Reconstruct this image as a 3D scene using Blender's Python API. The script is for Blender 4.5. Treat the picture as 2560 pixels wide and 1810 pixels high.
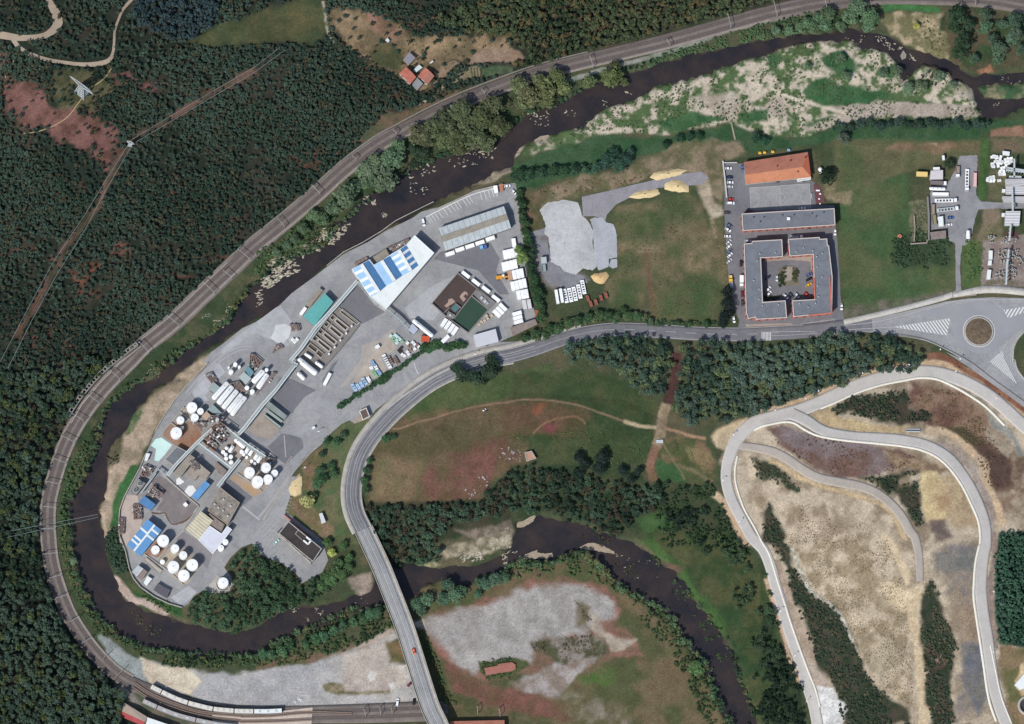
import bpy, bmesh, math, random
import numpy as np
from mathutils import Vector, Matrix
from mathutils.geometry import tessellate_polygon

# ------------------------------------------------------------------ scene, camera, sky, sun
for o in list(bpy.data.objects):
    bpy.data.objects.remove(o, do_unlink=True)
scn = bpy.context.scene
COL = scn.collection
S = 0.265                                   # metres per photograph pixel
DIST = 3000.0
LEAN_N, LEAN_E = 0.15,0.06                 # the view is a little off the vertical, from the south-south-west
cam_pos = Vector((-LEAN_E * DIST, -LEAN_N * DIST, DIST))
fwd = (-cam_pos).normalized()
right = fwd.cross(Vector((0,1,0))).normalized()
up = right.cross(fwd).normalized()
cd = bpy.data.cameras.new('camera')
cam = bpy.data.objects.new('camera', cd)
COL.objects.link(cam)
cam.matrix_world = Matrix((( right.x, up.x, -fwd.x, cam_pos.x),(right.y, up.y, -fwd.y, cam_pos.y),
                           (right.z, up.z, -fwd.z, cam_pos.z),(0,0,0,1)))
cd.sensor_width = 36.0
cd.lens = 36.0 * cam_pos.length / (2560 * S)
cd.clip_start = 50.0
cd.clip_end = 20000.0
scn.camera = cam

SUN_ELEV, SUN_AZ = math.radians(50), math.radians(222)      # azimuth from north, clockwise: south-west
world = bpy.data.worlds.new('World')
scn.world = world
world.use_nodes = True
wn = world.node_tree
sky = wn.nodes.new('ShaderNodeTexSky')
sky.sky_type = 'NISHITA'
sky.sun_disc = False
sky.sun_elevation = SUN_ELEV
sky.sun_rotation = SUN_AZ
bg = wn.nodes['Background']
bg.inputs['Strength'].default_value = 0.125
wn.links.new(sky.outputs[0], bg.inputs[0])
sd = bpy.data.lights.new('sun', 'SUN')
sd.energy = 3.8
sd.angle = math.radians(0.5)
sd.color = (1.0,0.97,0.93)
sun = bpy.data.objects.new('sun', sd)
COL.objects.link(sun)
sdir = Vector((-math.sin(SUN_AZ) * math.cos(SUN_ELEV),-math.cos(SUN_AZ) * math.cos(SUN_ELEV),-math.sin(SUN_ELEV)))
sun.rotation_euler = sdir.to_track_quat('-Z', 'Y').to_euler()
sun.location = (-300,-300,500)
scn.view_settings.view_transform = 'Standard'
scn.view_settings.look = 'None'
scn.view_settings.gamma = 1.0
scn.view_settings.exposure = 0.05
scn.render.engine = 'CYCLES'
scn.cycles.max_bounces = 5
scn.cycles.transparent_max_bounces = 6

# ------------------------------------------------------------------ photograph pixel -> map position
_c = np.array(cam_pos); _f = np.array(fwd); _r = np.array(right); _u = np.array(up)
_k = 36.0 / cd.lens / 2560.0
def W(px, py, z=0.0):
    """map position (x, y) of the point that the photograph shows at pixel px, py when it is z metres high"""
    px = np.asarray(px, float); py = np.asarray(py, float)
    nx = (px - 1280.0) * _k; ny = (905.0 - py) * _k
    dx = _f[0] + nx * _r[0] + ny * _u[0]; dy = _f[1] + nx * _r[1] + ny * _u[1]; dz = _f[2] + nx * _r[2] + ny * _u[2]
    t = (z - _c[2]) / dz
    return _c[0] + t * dx, _c[1] + t * dy
def WP(pts, z=0.0):
    a = np.array(pts, float)
    x, y = W(a[:, 0], a[:, 1], z)
    return np.stack([x, y],1)
def tile(ox, oy, k):
    def f(*uv):
        a = [(ox + uv[i] / k, oy + uv[i + 1] / k) for i in range(0, len(uv),2)]
        return a
    return f
K3, K6 = 3.38125,6.7625
t00, t10, t20, t30 = [tile(640 * i, 0, K3) for i in range(4)]
t01, t11, t21, t31 = [tile(640 * i, 440, K3) for i in range(4)]
t02, t12, t22, t32 = [tile(640 * i, 880, K3) for i in range(4)]
t03, t13, t23, t33 = [tile(640 * i, 1330, K3) for i in range(4)]
pA, pB, pC, pD = tile(280,1180, K6), tile(300,1290, K6), tile(340,960, K6), tile(480,860, K6)
pE, pF, pG, pH = tile(540,1060, K6), tile(640,700, K6), tile(840,560, K6), tile(1040,600, K6)
pI, pJ, pK, pL = tile(840,780, K6), tile(1800,360, K6), tile(1800,580, K6), tile(2240,360, K6)
pM, pN, pO, pQ = tile(2240,540, K6), tile(280,1570, K6), tile(560,1570, K6), tile(640,1240, K6)
pR, pS, pP = tile(1220,600, K6), tile(960,80, K6), tile(160,160,10.82)

# ------------------------------------------------------------------ noise and polygon tools
_lat = np.random.RandomState(7).rand(512,512)
def vnoise(x, y, scale, seed=0):
    x = np.asarray(x) / scale + seed * 37.31; y = np.asarray(y) / scale + seed * 91.7
    xi = np.floor(x).astype(int); yi = np.floor(y).astype(int)
    fx = x - xi; fy = y - yi
    fx = fx * fx * (3 - 2 * fx); fy = fy * fy * (3 - 2 * fy)
    a = _lat[xi % 512, yi % 512]; b = _lat[(xi + 1) % 512, yi % 512]
    c = _lat[xi % 512,(yi + 1) % 512]; d = _lat[(xi + 1) % 512,(yi + 1) % 512]
    return (a * (1 - fx) + b * fx) * (1 - fy) + (c * (1 - fx) + d * fx) * fy
def fbm(x, y, scale, seed=0, octv=3):
    s = 0; w = 0
    for i in range(octv):
        s = s + vnoise(x, y, scale / 2 ** i, seed + i * 3) * 0.6 ** i
        w += 0.6 ** i
    return s / w
def sdf(poly, x, y):
    """signed distance, positive inside"""
    poly = np.asarray(poly, float)
    d2 = np.full(x.shape, 1e18); ins = np.zeros(x.shape, bool)
    n = len(poly)
    for i in range(n):
        ax, ay = poly[i]; bx, by = poly[(i + 1) % n]
        ex, ey = bx - ax, by - ay
        L = ex * ex + ey * ey
        if L < 1e-12:
            continue
        t = np.clip(((x - ax) * ex + (y - ay) * ey) / L, 0,1)
        qx = x - ax - t * ex; qy = y - ay - t * ey
        d2 = np.minimum(d2, qx * qx + qy * qy)
        if ey != 0:
            c = ((ay > y) != (by > y)) & (x < (y - ay) * ex / ey + ax)
            ins ^= c
    d = np.sqrt(d2)
    return np.where(ins, d, -d)
def inside(poly, x, y):
    poly = np.asarray(poly, float); ins = np.zeros(x.shape, bool); n = len(poly)
    for i in range(n):
        ax, ay = poly[i]; bx, by = poly[(i + 1) % n]
        if by != ay:
            ins ^= ((ay > y) != (by > y)) & (x < (y - ay) * (bx - ax) / (by - ay) + ax)
    return ins
def sm(t):
    t = np.clip(t, 0,1); return t * t * (3 - 2 * t)
def catmull(pts, step):
    """smooth path through pts (n,k), resampled at about step"""
    p = np.asarray(pts, float); out = []
    n = len(p)
    for i in range(n - 1):
        p0 = p[max(i - 1,0)]; p1 = p[i]; p2 = p[i + 1]; p3 = p[min(i + 2, n - 1)]
        m = max(2, int(np.hypot(*(p2 - p1)[:2]) / step))
        for j in range(m):
            t = j / m
            out.append(0.5 * (2 * p1 + (p2 - p0) * t + (2 * p0 - 5 * p1 + 4 * p2 - p3) * t * t + (3 * p1 - p0 - 3 * p2 + p3) * t ** 3))
    out.append(p[-1])
    return np.array(out)

# ------------------------------------------------------------------ colours and materials
KLIT = 1.28
def lin(c):
    c = c / 255.0
    return c / 12.92 if c <= 0.04045 else ((c + 0.055) / 1.055) ** 2.4
def C(r, g, b, k=KLIT):
    return tuple(min(0.86, lin(v) / k) for v in (r, g, b))
_mats = {}
def mat(name, col, var=0.12, scale=0.6, rough=0.9, col2=None, spec=0.2, metal=0.0, fine=0.0, cov=0.5, stain=0.0):
    """procedural surface: two tones mixed by noise in the object's world position"""
    if name in _mats:
        return _mats[name]
    m = bpy.data.materials.new(name)
    m.use_nodes = True
    nt = m.node_tree; b = nt.nodes['Principled BSDF']
    b.inputs['Roughness'].default_value = rough
    b.inputs['Specular IOR Level'].default_value = spec
    b.inputs['Metallic'].default_value = metal
    geo = nt.nodes.new('ShaderNodeNewGeometry')
    nz = nt.nodes.new('ShaderNodeTexNoise')
    nz.inputs['Scale'].default_value = scale
    nz.inputs['Detail'].default_value = 5
    nz.inputs['Roughness'].default_value = 0.65
    nt.links.new(geo.outputs['Position'], nz.inputs['Vector'])
    cr = nt.nodes.new('ShaderNodeValToRGB')
    lo = [max(0, v * (1 - var)) for v in col]; hi = [min(0.9, v * (1 + var)) for v in col]
    if col2 is not None:
        hi = col2; lo = col
    cr.color_ramp.elements[0].position = cov - 0.2; cr.color_ramp.elements[0].color = (*lo, 1)
    cr.color_ramp.elements[1].position = cov + 0.2; cr.color_ramp.elements[1].color = (*hi, 1)
    nt.links.new(nz.outputs['Fac'], cr.inputs['Fac'])
    out = cr.outputs['Color']
    if fine > 0:
        n2 = nt.nodes.new('ShaderNodeTexNoise')
        n2.inputs['Scale'].default_value = 1.1; n2.inputs['Detail'].default_value = 3
        nt.links.new(geo.outputs['Position'], n2.inputs['Vector'])
        mr = nt.nodes.new('ShaderNodeMapRange')
        mr.inputs['From Min'].default_value = 0.3; mr.inputs['From Max'].default_value = 0.7
        mr.inputs['To Min'].default_value = 1 - fine; mr.inputs['To Max'].default_value = 1 + fine
        nt.links.new(n2.outputs['Fac'], mr.inputs['Value'])
        mx = nt.nodes.new('ShaderNodeMix'); mx.data_type = 'RGBA'; mx.blend_type = 'MULTIPLY'
        mx.inputs['Factor'].default_value = 1.0
        nt.links.new(out, mx.inputs['A']); nt.links.new(mr.outputs['Result'], mx.inputs['B'])
        out = mx.outputs['Result']
    if stain > 0:                                # streaks and blots of dirt
        n3 = nt.nodes.new('ShaderNodeTexNoise')
        n3.inputs['Scale'].default_value = 0.16; n3.inputs['Detail'].default_value = 9; n3.inputs['Roughness'].default_value = 0.75; n3.inputs['Distortion'].default_value = 1.2
        nt.links.new(geo.outputs['Position'], n3.inputs['Vector'])
        r3 = nt.nodes.new('ShaderNodeMapRange'); r3.inputs['From Min'].default_value = 0.36; r3.inputs['From Max'].default_value = 0.56
        r3.inputs['To Min'].default_value = 1 - stain; r3.inputs['To Max'].default_value = 1.0
        nt.links.new(n3.outputs['Fac'], r3.inputs['Value'])
        m3 = nt.nodes.new('ShaderNodeMix'); m3.data_type = 'RGBA'; m3.blend_type = 'MULTIPLY'; m3.inputs['Factor'].default_value = 1.0
        nt.links.new(out, m3.inputs['A']); nt.links.new(r3.outputs['Result'], m3.inputs['B'])
        out = m3.outputs['Result']
    nt.links.new(out, b.inputs['Base Color'])
    _mats[name] = m
    return m
def attr_mat(name, rough=0.9, spec=0.1, fine=0.25, fscale=0.9, objcol=False, trans=0.0):
    m = bpy.data.materials.new(name)
    m.use_nodes = True
    nt = m.node_tree; b = nt.nodes['Principled BSDF']
    b.inputs['Roughness'].default_value = rough; b.inputs['Specular IOR Level'].default_value = spec
    at = nt.nodes.new('ShaderNodeAttribute'); at.attribute_name = 'tone'
    geo = nt.nodes.new('ShaderNodeNewGeometry')
    nz = nt.nodes.new('ShaderNodeTexNoise'); nz.inputs['Scale'].default_value = fscale; nz.inputs['Detail'].default_value = 4
    nt.links.new(geo.outputs['Position'], nz.inputs['Vector'])
    mr = nt.nodes.new('ShaderNodeMapRange')
    mr.inputs['From Min'].default_value = 0.3; mr.inputs['From Max'].default_value = 0.7
    mr.inputs['To Min'].default_value = 1 - fine; mr.inputs['To Max'].default_value = 1 + fine
    nt.links.new(nz.outputs['Fac'], mr.inputs['Value'])
    mx = nt.nodes.new('ShaderNodeMix'); mx.data_type = 'RGBA'; mx.blend_type = 'MULTIPLY'; mx.inputs['Factor'].default_value = 1.0
    nt.links.new(at.outputs['Color'], mx.inputs['A']); nt.links.new(mr.outputs['Result'], mx.inputs['B'])
    out = mx.outputs['Result']
    if objcol:
        oi = nt.nodes.new('ShaderNodeObjectInfo')
        m2 = nt.nodes.new('ShaderNodeMix'); m2.data_type = 'RGBA'; m2.blend_type = 'MULTIPLY'; m2.inputs['Factor'].default_value = 1.0
        nt.links.new(out, m2.inputs['A']); nt.links.new(oi.outputs['Color'], m2.inputs['B'])
        out = m2.outputs['Result']
    nt.links.new(out, b.inputs['Base Color'])
    return m

# ------------------------------------------------------------------ object helpers
def tag(o, label=None, cat=None, group=None, kind=None):
    if label: o['label'] = label
    if cat: o['category'] = cat
    if group: o['group'] = group
    if kind: o['kind'] = kind
    return o
def thing(name, label, cat, loc=(0,0,0), rz=0.0, group=None):
    o = bpy.data.objects.new(name, None)
    COL.objects.link(o)
    o.location = loc; o.rotation_euler = (0,0, rz)
    o.empty_display_size = 0.5
    return tag(o, label, cat, group)
def link_mesh(name, me, m, parent=None):
    me.materials.append(m)
    o = bpy.data.objects.new(name, me)
    COL.objects.link(o)
    if parent is not None:
        o.parent = parent
    return o
def np_mesh(name, verts, faces, tone=None, smooth=False):
    """faces (n,k) all of one size"""
    me = bpy.data.meshes.new(name)
    verts = np.asarray(verts, np.float32); faces = np.asarray(faces, np.int32)
    n, k = faces.shape
    me.vertices.add(len(verts)); me.vertices.foreach_set('co', verts.ravel())
    me.loops.add(n * k); me.loops.foreach_set('vertex_index', faces.ravel())
    me.polygons.add(n); me.polygons.foreach_set('loop_start', np.arange(0, n * k, k, dtype=np.int32))
    if smooth:
        me.polygons.foreach_set('use_smooth', np.ones(n, bool))
    me.update(calc_edges=True)
    if tone is not None:
        a = me.color_attributes.new('tone', 'FLOAT_COLOR', 'POINT')
        c = np.ones((len(verts),4), np.float32); c[:, :3] = tone
        a.data.foreach_set('color', c.ravel())
    return me
class MB:
    """collects simple solids into one mesh"""
    def __init__(s):
        s.v = []; s.f = []; s.sm = []
    def _add(s, vs, fs, smooth=False):
        b = len(s.v)
        s.v += [tuple(map(float, v)) for v in vs]
        s.f += [tuple(b + i for i in f) for f in fs]
        s.sm += [smooth] * len(fs)
    def prism(s, poly, z0, z1):
        p = [(float(a[0]), float(a[1])) for a in poly]
        if sum(p[i][0] * p[(i + 1) % len(p)][1] - p[(i + 1) % len(p)][0] * p[i][1] for i in range(len(p))) < 0:
            p = p[::-1]
        n = len(p)
        s._add([(a, b, z0) for a, b in p] + [(a, b, z1) for a, b in p],
               [tuple(range(n - 1,-1,-1)), tuple(range(n, 2 * n))] + [(i, (i + 1) % n, n + (i + 1) % n, n + i) for i in range(n)])
    def box(s, cx, cy, cz, lx, ly, lz, rz=0.0):
        c, q = math.cos(rz), math.sin(rz)
        vs = []
        for dz in (-lz / 2, lz / 2):
            for dx, dy in ((-lx / 2,-ly / 2),(lx / 2,-ly / 2),(lx / 2, ly / 2),(-lx / 2, ly / 2)):
                vs.append((cx + dx * c - dy * q, cy + dx * q + dy * c, cz + dz))
        s._add(vs, [(3,2,1,0),(4,5,6,7),(0,1,5,4),(1,2,6,5),(2,3,7,6),(3,0,4,7)])
    def hexa(s, vs):
        s._add(vs, [(3,2,1,0),(4,5,6,7),(0,1,5,4),(1,2,6,5),(2,3,7,6),(3,0,4,7)])
    def lathe(s, cx, cy, prof, n=24, cap=True):
        """prof: list of (radius, z)"""
        vs = []; fs = []
        for r, z in prof:
            for i in range(n):
                a = 2 * math.pi * i / n
                vs.append((cx + r * math.cos(a), cy + r * math.sin(a), z))
        for j in range(len(prof) - 1):
            for i in range(n):
                k = (i + 1) % n
                fs.append((j * n + i, j * n + k, (j + 1) * n + k, (j + 1) * n + i))
        s._add(vs, fs, True)
        if cap:
            m = len(prof) - 1
            s._add([vs[i] for i in range(n)],[tuple(range(n - 1,-1,-1))])
            s._add([vs[m * n + i] for i in range(n)],[tuple(range(n))])
    def beam(s, a, b, w, h=None):
        """square bar from a to b"""
        a = Vector(a); b = Vector(b); d = (b - a)
        if d.length < 1e-6: return
        d.normalize(); h = h or w
        sx = d.cross(Vector((0,0,1)))
        if sx.length < 1e-3: sx = Vector((1,0,0))
        sx.normalize(); sz = sx.cross(d).normalized()
        vs = []
        for p in (a, b):
            for i, j in ((-1,-1),(1,-1),(1,1),(-1,1)):
                vs.append(p + sx * (i * w / 2) + sz * (j * h / 2))
        s._add(vs, [(0,1,2,3),(7,6,5,4),(0,4,5,1),(1,5,6,2),(2,6,7,3),(3,7,4,0)])
    def tube(s, pts, r, n=8):
        P = [Vector(p) for p in pts]; vs = []; fs = []
        for i, p in enumerate(P):
            d = (P[min(i + 1, len(P) - 1)] - P[max(i - 1,0)]).normalized()
            sx = d.cross(Vector((0,0,1)))
            if sx.length < 1e-3: sx = Vector((1,0,0))
            sx.normalize(); sz = sx.cross(d)
            rr = r[i] if isinstance(r, (list, tuple)) else r
            for j in range(n):
                a = 2 * math.pi * j / n
                vs.append(p + sx * (rr * math.cos(a)) + sz * (rr * math.sin(a)))
        for i in range(len(P) - 1):
            for j in range(n):
                k = (j + 1) % n
                fs.append((i * n + j, i * n + k, (i + 1) * n + k, (i + 1) * n + j))
        s._add(vs, fs, True)
        s._add(vs[:n],[tuple(range(n - 1,-1,-1))]); s._add(vs[-n:],[tuple(range(n))])
    def capsule(s, a, b, r, n=16):
        a = Vector(a); b = Vector(b); d = (b - a).normalized()
        pts = []; rs = []
        for k in range(5):
            t = math.pi / 2 * k / 4
            pts.append(a - d * (r * 0.6 * math.cos(t))); rs.append(max(0.03, r * math.sin(t)))
        for k in range(5):
            t = math.pi / 2 * k / 4
            pts.append(b + d * (r * 0.6 * math.sin(t))); rs.append(max(0.03, r * math.cos(t)))
        s.tube(pts, rs, n)
    def build(s, name, m, parent=None, world=True):
        me = bpy.data.meshes.new(name)
        off = Vector((0,0,0))
        if parent is not None and world:
            off = parent.location if parent.parent is None else parent.parent.location
        me.from_pydata([(x - off.x, y - off.y, z - off.z) for x, y, z in s.v],[], s.f)
        me.polygons.foreach_set('use_smooth', s.sm)
        me.update()
        return link_mesh(name, me, m, parent)
def copy_tree(root, loc, rz=0.0, label=None, group=None, scale=None, color=None):
    r = root.copy(); COL.objects.link(r)
    r.location = loc; r.rotation_euler = (0,0, rz)
    if scale is not None: r.scale = scale if hasattr(scale, '__len__') else (scale,) * 3
    if label: r['label'] = label
    if group: r['group'] = group
    for ch in root.children:
        c = ch.copy(); COL.objects.link(c); c.parent = r
        if color: c.color = color
        for g in ch.children:
            d = g.copy(); COL.objects.link(d); d.parent = c
    return r
def offset_poly(poly, d):
    """shrink (d>0) a polygon by a miter offset"""
    p = [Vector((float(a[0]), float(a[1]))) for a in poly]
    n = len(p)
    area = sum(p[i].x * p[(i + 1) % n].y - p[(i + 1) % n].x * p[i].y for i in range(n))
    sgn = 1 if area > 0 else -1
    out = []
    for i in range(n):
        e1 = (p[i] - p[i - 1]).normalized(); e2 = (p[(i + 1) % n] - p[i]).normalized()
        n1 = Vector((-e1.y, e1.x)) * sgn; n2 = Vector((-e2.y, e2.x)) * sgn
        m = n1 + n2
        L = m.length
        m = n1 if L < 1e-6 else m / L
        k = d / max(0.35, m.dot(n1))
        out.append(p[i] + m * k)
    return [(q.x, q.y) for q in out]
ORD = ['first', 'second', 'third', 'fourth', 'fifth', 'sixth', 'seventh', 'eighth', 'ninth', 'tenth', 'eleventh', 'twelfth', 'thirteenth', 'fourteenth']

# ------------------------------------------------------------------ the lie of the land
RAIL = [(1120,1779),(1069,1778),(936,1783),(788,1786),(640,1787),(592,1783),(473,1763),(384,1732),(325,1706),(284,1679),(237,1632),(201,1584),(169,1531),
        (146,1472),(133,1428),(125,1389),(120,1330),(119,1290),(122,1250),(132,1208),(148,1155),(169,1102),(198,1049),(236,996),(284,942),
        (322,905),(364,862),(435,804),(520,724),(580,668),(640,612),(729,540),(800,479),(842,440),(888,402),(950,358),(1010,325),
        (1080,288),(1160,251),(1280,205),(1369,176),(1475,150),(1576,126),(1670,103),(1824,60),(1920,34),(2009,15),(2068,5),(2216,-10),(2435,-4),(2560,14),(2640,32)]
RAILW = WP(RAIL)
HILL_NW = WP([(360,1726),(270,1680),(200,1600),(150,1520),(115,1440),(98,1380),(96,1300),(110,1200),(140,1110),(180,1030),(240,960),(300,890),
              (420,790),(560,660),(710,522),(860,396),(950,325),(1100,255),(1280,180),(1470,128),(1660,82),(1900,15),(2050,-20),(2100,-400),(-500,-400),(-500,2300),(360,2300)])
HILL_SE = WP([(1865,1130),(1900,1050),(2050,1010),(2200,960),(2330,950),(2450,1020),(2560,1130),(2900,1200),(2900,2300),(2040,2300),(2040,1810),(1960,1500),(1880,1270)])
KNOLL = WP([(1010,1080),(1250,975),(1560,1000),(1680,1060),(1700,1130),(1560,1230),(1300,1250),(960,1275),(930,1180)])
NB = t30(2400,600,2164,612,1950,620,1750,640,1600,560,1500,520,1300,460,1150,375,1060,305,950,285,800,240,620,250,400,290,200,300,50,330) + \
    t20(2164,345,1950,350,1900,380,1700,420,1600,435,1400,490,1200,555,1000,610,730,690,560,760,500,810,350,880,200,930) + \
    t10(2164,1090,1950,1230,1700,1290,1500,1340,1300,1390,1230,1480,1150,1560) + \
    t11(900,170,850,250,780,330,700,400,640,500,550,590,380,650,200,730,60,860) + \
    t01(2080,960,2020,1110,1900,1230,1800,1330,1650,1410,1500,1490) + \
    t02(1530,30,1400,110,1300,220,1150,270,1050,325,950,440,870,540,830,660,820,770,790,860,760,960,700,1060,650,1130,600,1250,580,1370,600,1500) + \
    t03(618,20,620,200,650,330,690,470,760,640,860,740,960,830,1040,900,1200,960,1400,1000,1600,1040,1900,1050,2164,1030) + \
    t13(130,950,330,900,400,840,640,760,760,665,900,640,1050,630,1180,600,1300,545,1400,485,1520,430,1560,410,1700,460,1800,470,1870,400,2050,330,2164,280) + \
    t23(90,245,350,235,400,170,620,160,700,230,780,330,870,420,960,480,1100,560,1200,640,1350,700,1380,830,1450,920,1520,1050,1640,1100,1660,1240,1720,1360,1800,1480,1820,1640,1840,2000)
SB = t23(2200,2000,2060,1620,2000,1400,1950,1250,1900,1050,1800,900,1700,760,1600,660,1540,560,1400,380,1300,280,1150,160,1000,80,850,30,700,-20) + \
    t22(750,1530,620,1470,450,1430,300,1390,200,1375,60,1450) + \
    t13(2164,110,2080,200,1900,270,1700,300,1550,300,1300,285,1130,275,1060,330,960,500,880,535,780,570,640,600,500,620,400,610,250,660,60,770) + \
    t03(2130,810,1950,870,1850,850,1700,790,1550,760,1450,715,1390,715,1300,695,1150,630,1050,555,985,450,960,350,920,230,890,60) + \
    t02(865,1590,850,1430,840,1350,870,1230,900,1120,920,1020,910,900,950,790,1000,730,1060,660,1130,530,1200,450,1330,300,1450,230,1600,100,1700,20) + \
    t01(1790,1440,1950,1345) + \
    t11(0,1205,180,1090,300,970,500,820,700,680,740,640,900,570,1100,430,1200,380,1380,280,1500,220,1690,120) + \
    t10(1850,1530,2000,1460,2164,1370) + \
    t20(60,1240,180,1190,320,1140,400,1110,560,1060,700,990,800,920,960,860,1100,800,1200,720,1400,680,1500,640,1700,590,1900,530,2000,480,2140,450) + \
    t30(150,400,300,375,450,345,620,335,720,350,850,385,960,440,1010,445,1090,530,1140,690,1200,640,1300,555,1400,575,1530,620,1560,680,1700,710,1760,800,1790,860,1740,910,1800,950,1850,990,2000,985,2100,920,2400,900)
RIVER = WP(NB + SB)
ISLE = WP(t30(1770,730,1900,690,2050,690,2400,670,2400,850,2164,840,1980,835,1830,820))
EMB_N = [0]
def height(x, y):
    h = np.zeros(x.shape)
    d = sdf(HILL_NW, x, y)
    n = fbm(x, y, 70,3,3) - 0.5
    dd = np.maximum(d - 3,0)
    h += 34 * (1 - np.exp(-dd / 110.0)) + n * 10 * sm(dd / 40)
    d = sdf(HILL_SE, x, y)
    h += 13 * (1 - np.exp(-np.maximum(d, 0) / 55.0))
    d = sdf(KNOLL, x, y)
    h += 5 * (1 - np.exp(-np.maximum(d, 0) / 22.0))
    wx = x + 5 * (vnoise(x, y, 9,1) - 0.5) + 2.5 * (vnoise(x, y, 3.5,4) - 0.5)
    wy = y + 5 * (vnoise(x, y, 9,2) - 0.5) + 2.5 * (vnoise(x, y, 3.5,5) - 0.5)
    d = sdf(RIVER, wx, wy)
    di = sdf(ISLE, wx, wy)
    d = np.minimum(d, -di)
    h += -3.6 * sm((d + 3.5) / 7.0) + 0.5 * sm((d + 3.5) / 7.0) * (vnoise(x, y, 5,8) - 0.5)
    return h
WATER_Z = -1.8
GX0, GX1, GY0, GY1, GD = -362.0,362.0,-262.0,262.0,0.7
gx = np.arange(GX0, GX1 + 0.01, GD); gy = np.arange(GY0, GY1 + 0.01, GD)
GXX, GYY = np.meshgrid(gx, gy)
H = height(GXX, GYY)
def hz(x, y):
    """ground height, bilinear"""
    x = np.asarray(x, float); y = np.asarray(y, float)
    u = np.clip((x - GX0) / GD, 0, len(gx) - 1.001); v = np.clip((y - GY0) / GD, 0, len(gy) - 1.001)
    i = u.astype(int); j = v.astype(int); fu = u - i; fv = v - j
    return (H[j, i] * (1 - fu) + H[j, i + 1] * fu) * (1 - fv) + (H[j + 1, i] * (1 - fu) + H[j + 1, i + 1] * fu) * fv
def G(px, py, dz=0.0):
    """ground point shown at a photograph pixel (dz: of something that high above the ground)"""
    z = np.zeros(np.shape(px))
    for _ in range(6):
        x, y = W(px, py, z + dz)
        z = hz(x, y)
    return x, y, z
def GP(pts):
    a = np.array(pts, float)
    x, y, z = G(a[:, 0], a[:, 1])
    return np.stack([x, y],1)
def g1(p, dz=0.0):
    x, y, z = G(np.array([p[0]]), np.array([p[1]]), dz)
    return float(x[0]), float(y[0]), float(z[0])

# ------------------------------------------------------------------ what grows and lies on the ground
R_ = np.zeros(GXX.shape + (3,), np.float32)
def mix_into(a, colA, colB, scale, seed, bias=0.5, hard=0.18, sl=None):
    x, y = GXX[sl], GYY[sl]
    f = fbm(x, y, scale, seed, 4)
    f = sm((f - bias + hard) / (2 * hard))[..., None]
    c = np.array(colA) * (1 - f) + np.array(colB) * f
    v = 1 + 0.24 * (vnoise(x, y, 1.5, seed + 11) - 0.5) + 0.25 * (vnoise(x, y, 5, seed + 5) - 0.5)
    c = c * v[..., None]
    R_[sl] = R_[sl] * (1 - a[..., None]) + c * a[..., None]
_zs = [0]
def zone(pts, colA, colB=None, scale=12, soft=2.0, warp=4.0, bias=0.5, hard=0.18, amount=1.0, world=False):
    _zs[0] += 1; sd_ = _zs[0]
    P = np.asarray(pts, float) if world else GP(pts)
    m = soft + warp + 2
    i0 = max(0, int((P[:, 0].min() - m - GX0) / GD)); i1 = min(len(gx), int((P[:, 0].max() + m - GX0) / GD) + 2)
    j0 = max(0, int((P[:, 1].min() - m - GY0) / GD)); j1 = min(len(gy), int((P[:, 1].max() + m - GY0) / GD) + 2)
    if i1 <= i0 or j1 <= j0: return
    sl = (slice(j0, j1), slice(i0, i1))
    x, y = GXX[sl], GYY[sl]
    wx = x + warp * 2 * (fbm(x, y, 10, sd_, 3) - 0.5); wy = y + warp * 2 * (fbm(x, y, 10, sd_ + 50,3) - 0.5)
    a = sm(sdf(P, wx, wy) / (2 * max(soft, 0.05)) + 0.5) * amount
    mix_into(a, C(*colA), C(*(colB or colA)), scale, sd_, bias, hard, sl)
def strip(pts, wpx, colA, colB=None, scale=8, soft=0.8, warp=1.0, amount=1.0, bias=0.5):
    """a band of ground along a line"""
    p = catmull(GP(pts),3.0)
    t = np.gradient(p, axis=0); t /= np.maximum(1e-6, np.hypot(t[:, 0], t[:, 1]))[:, None]
    nrm = np.stack([-t[:, 1], t[:, 0]],1) * (wpx * S / 2)
    zone(np.concatenate([p + nrm, (p - nrm)[::-1]]), colA, colB, scale, soft, warp, bias, amount=amount, world=True)
allz = (slice(0, len(gy)), slice(0, len(gx)))
mix_into(np.ones(GXX.shape), C(70,80,56), C(98,92,70),22,90,0.55,0.2, allz)
DGRN, FLOOR = (42,50,41),(66,62,52)
zone(HILL_NW, DGRN, FLOOR, 16,2,2,0.6, world=True)
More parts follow.
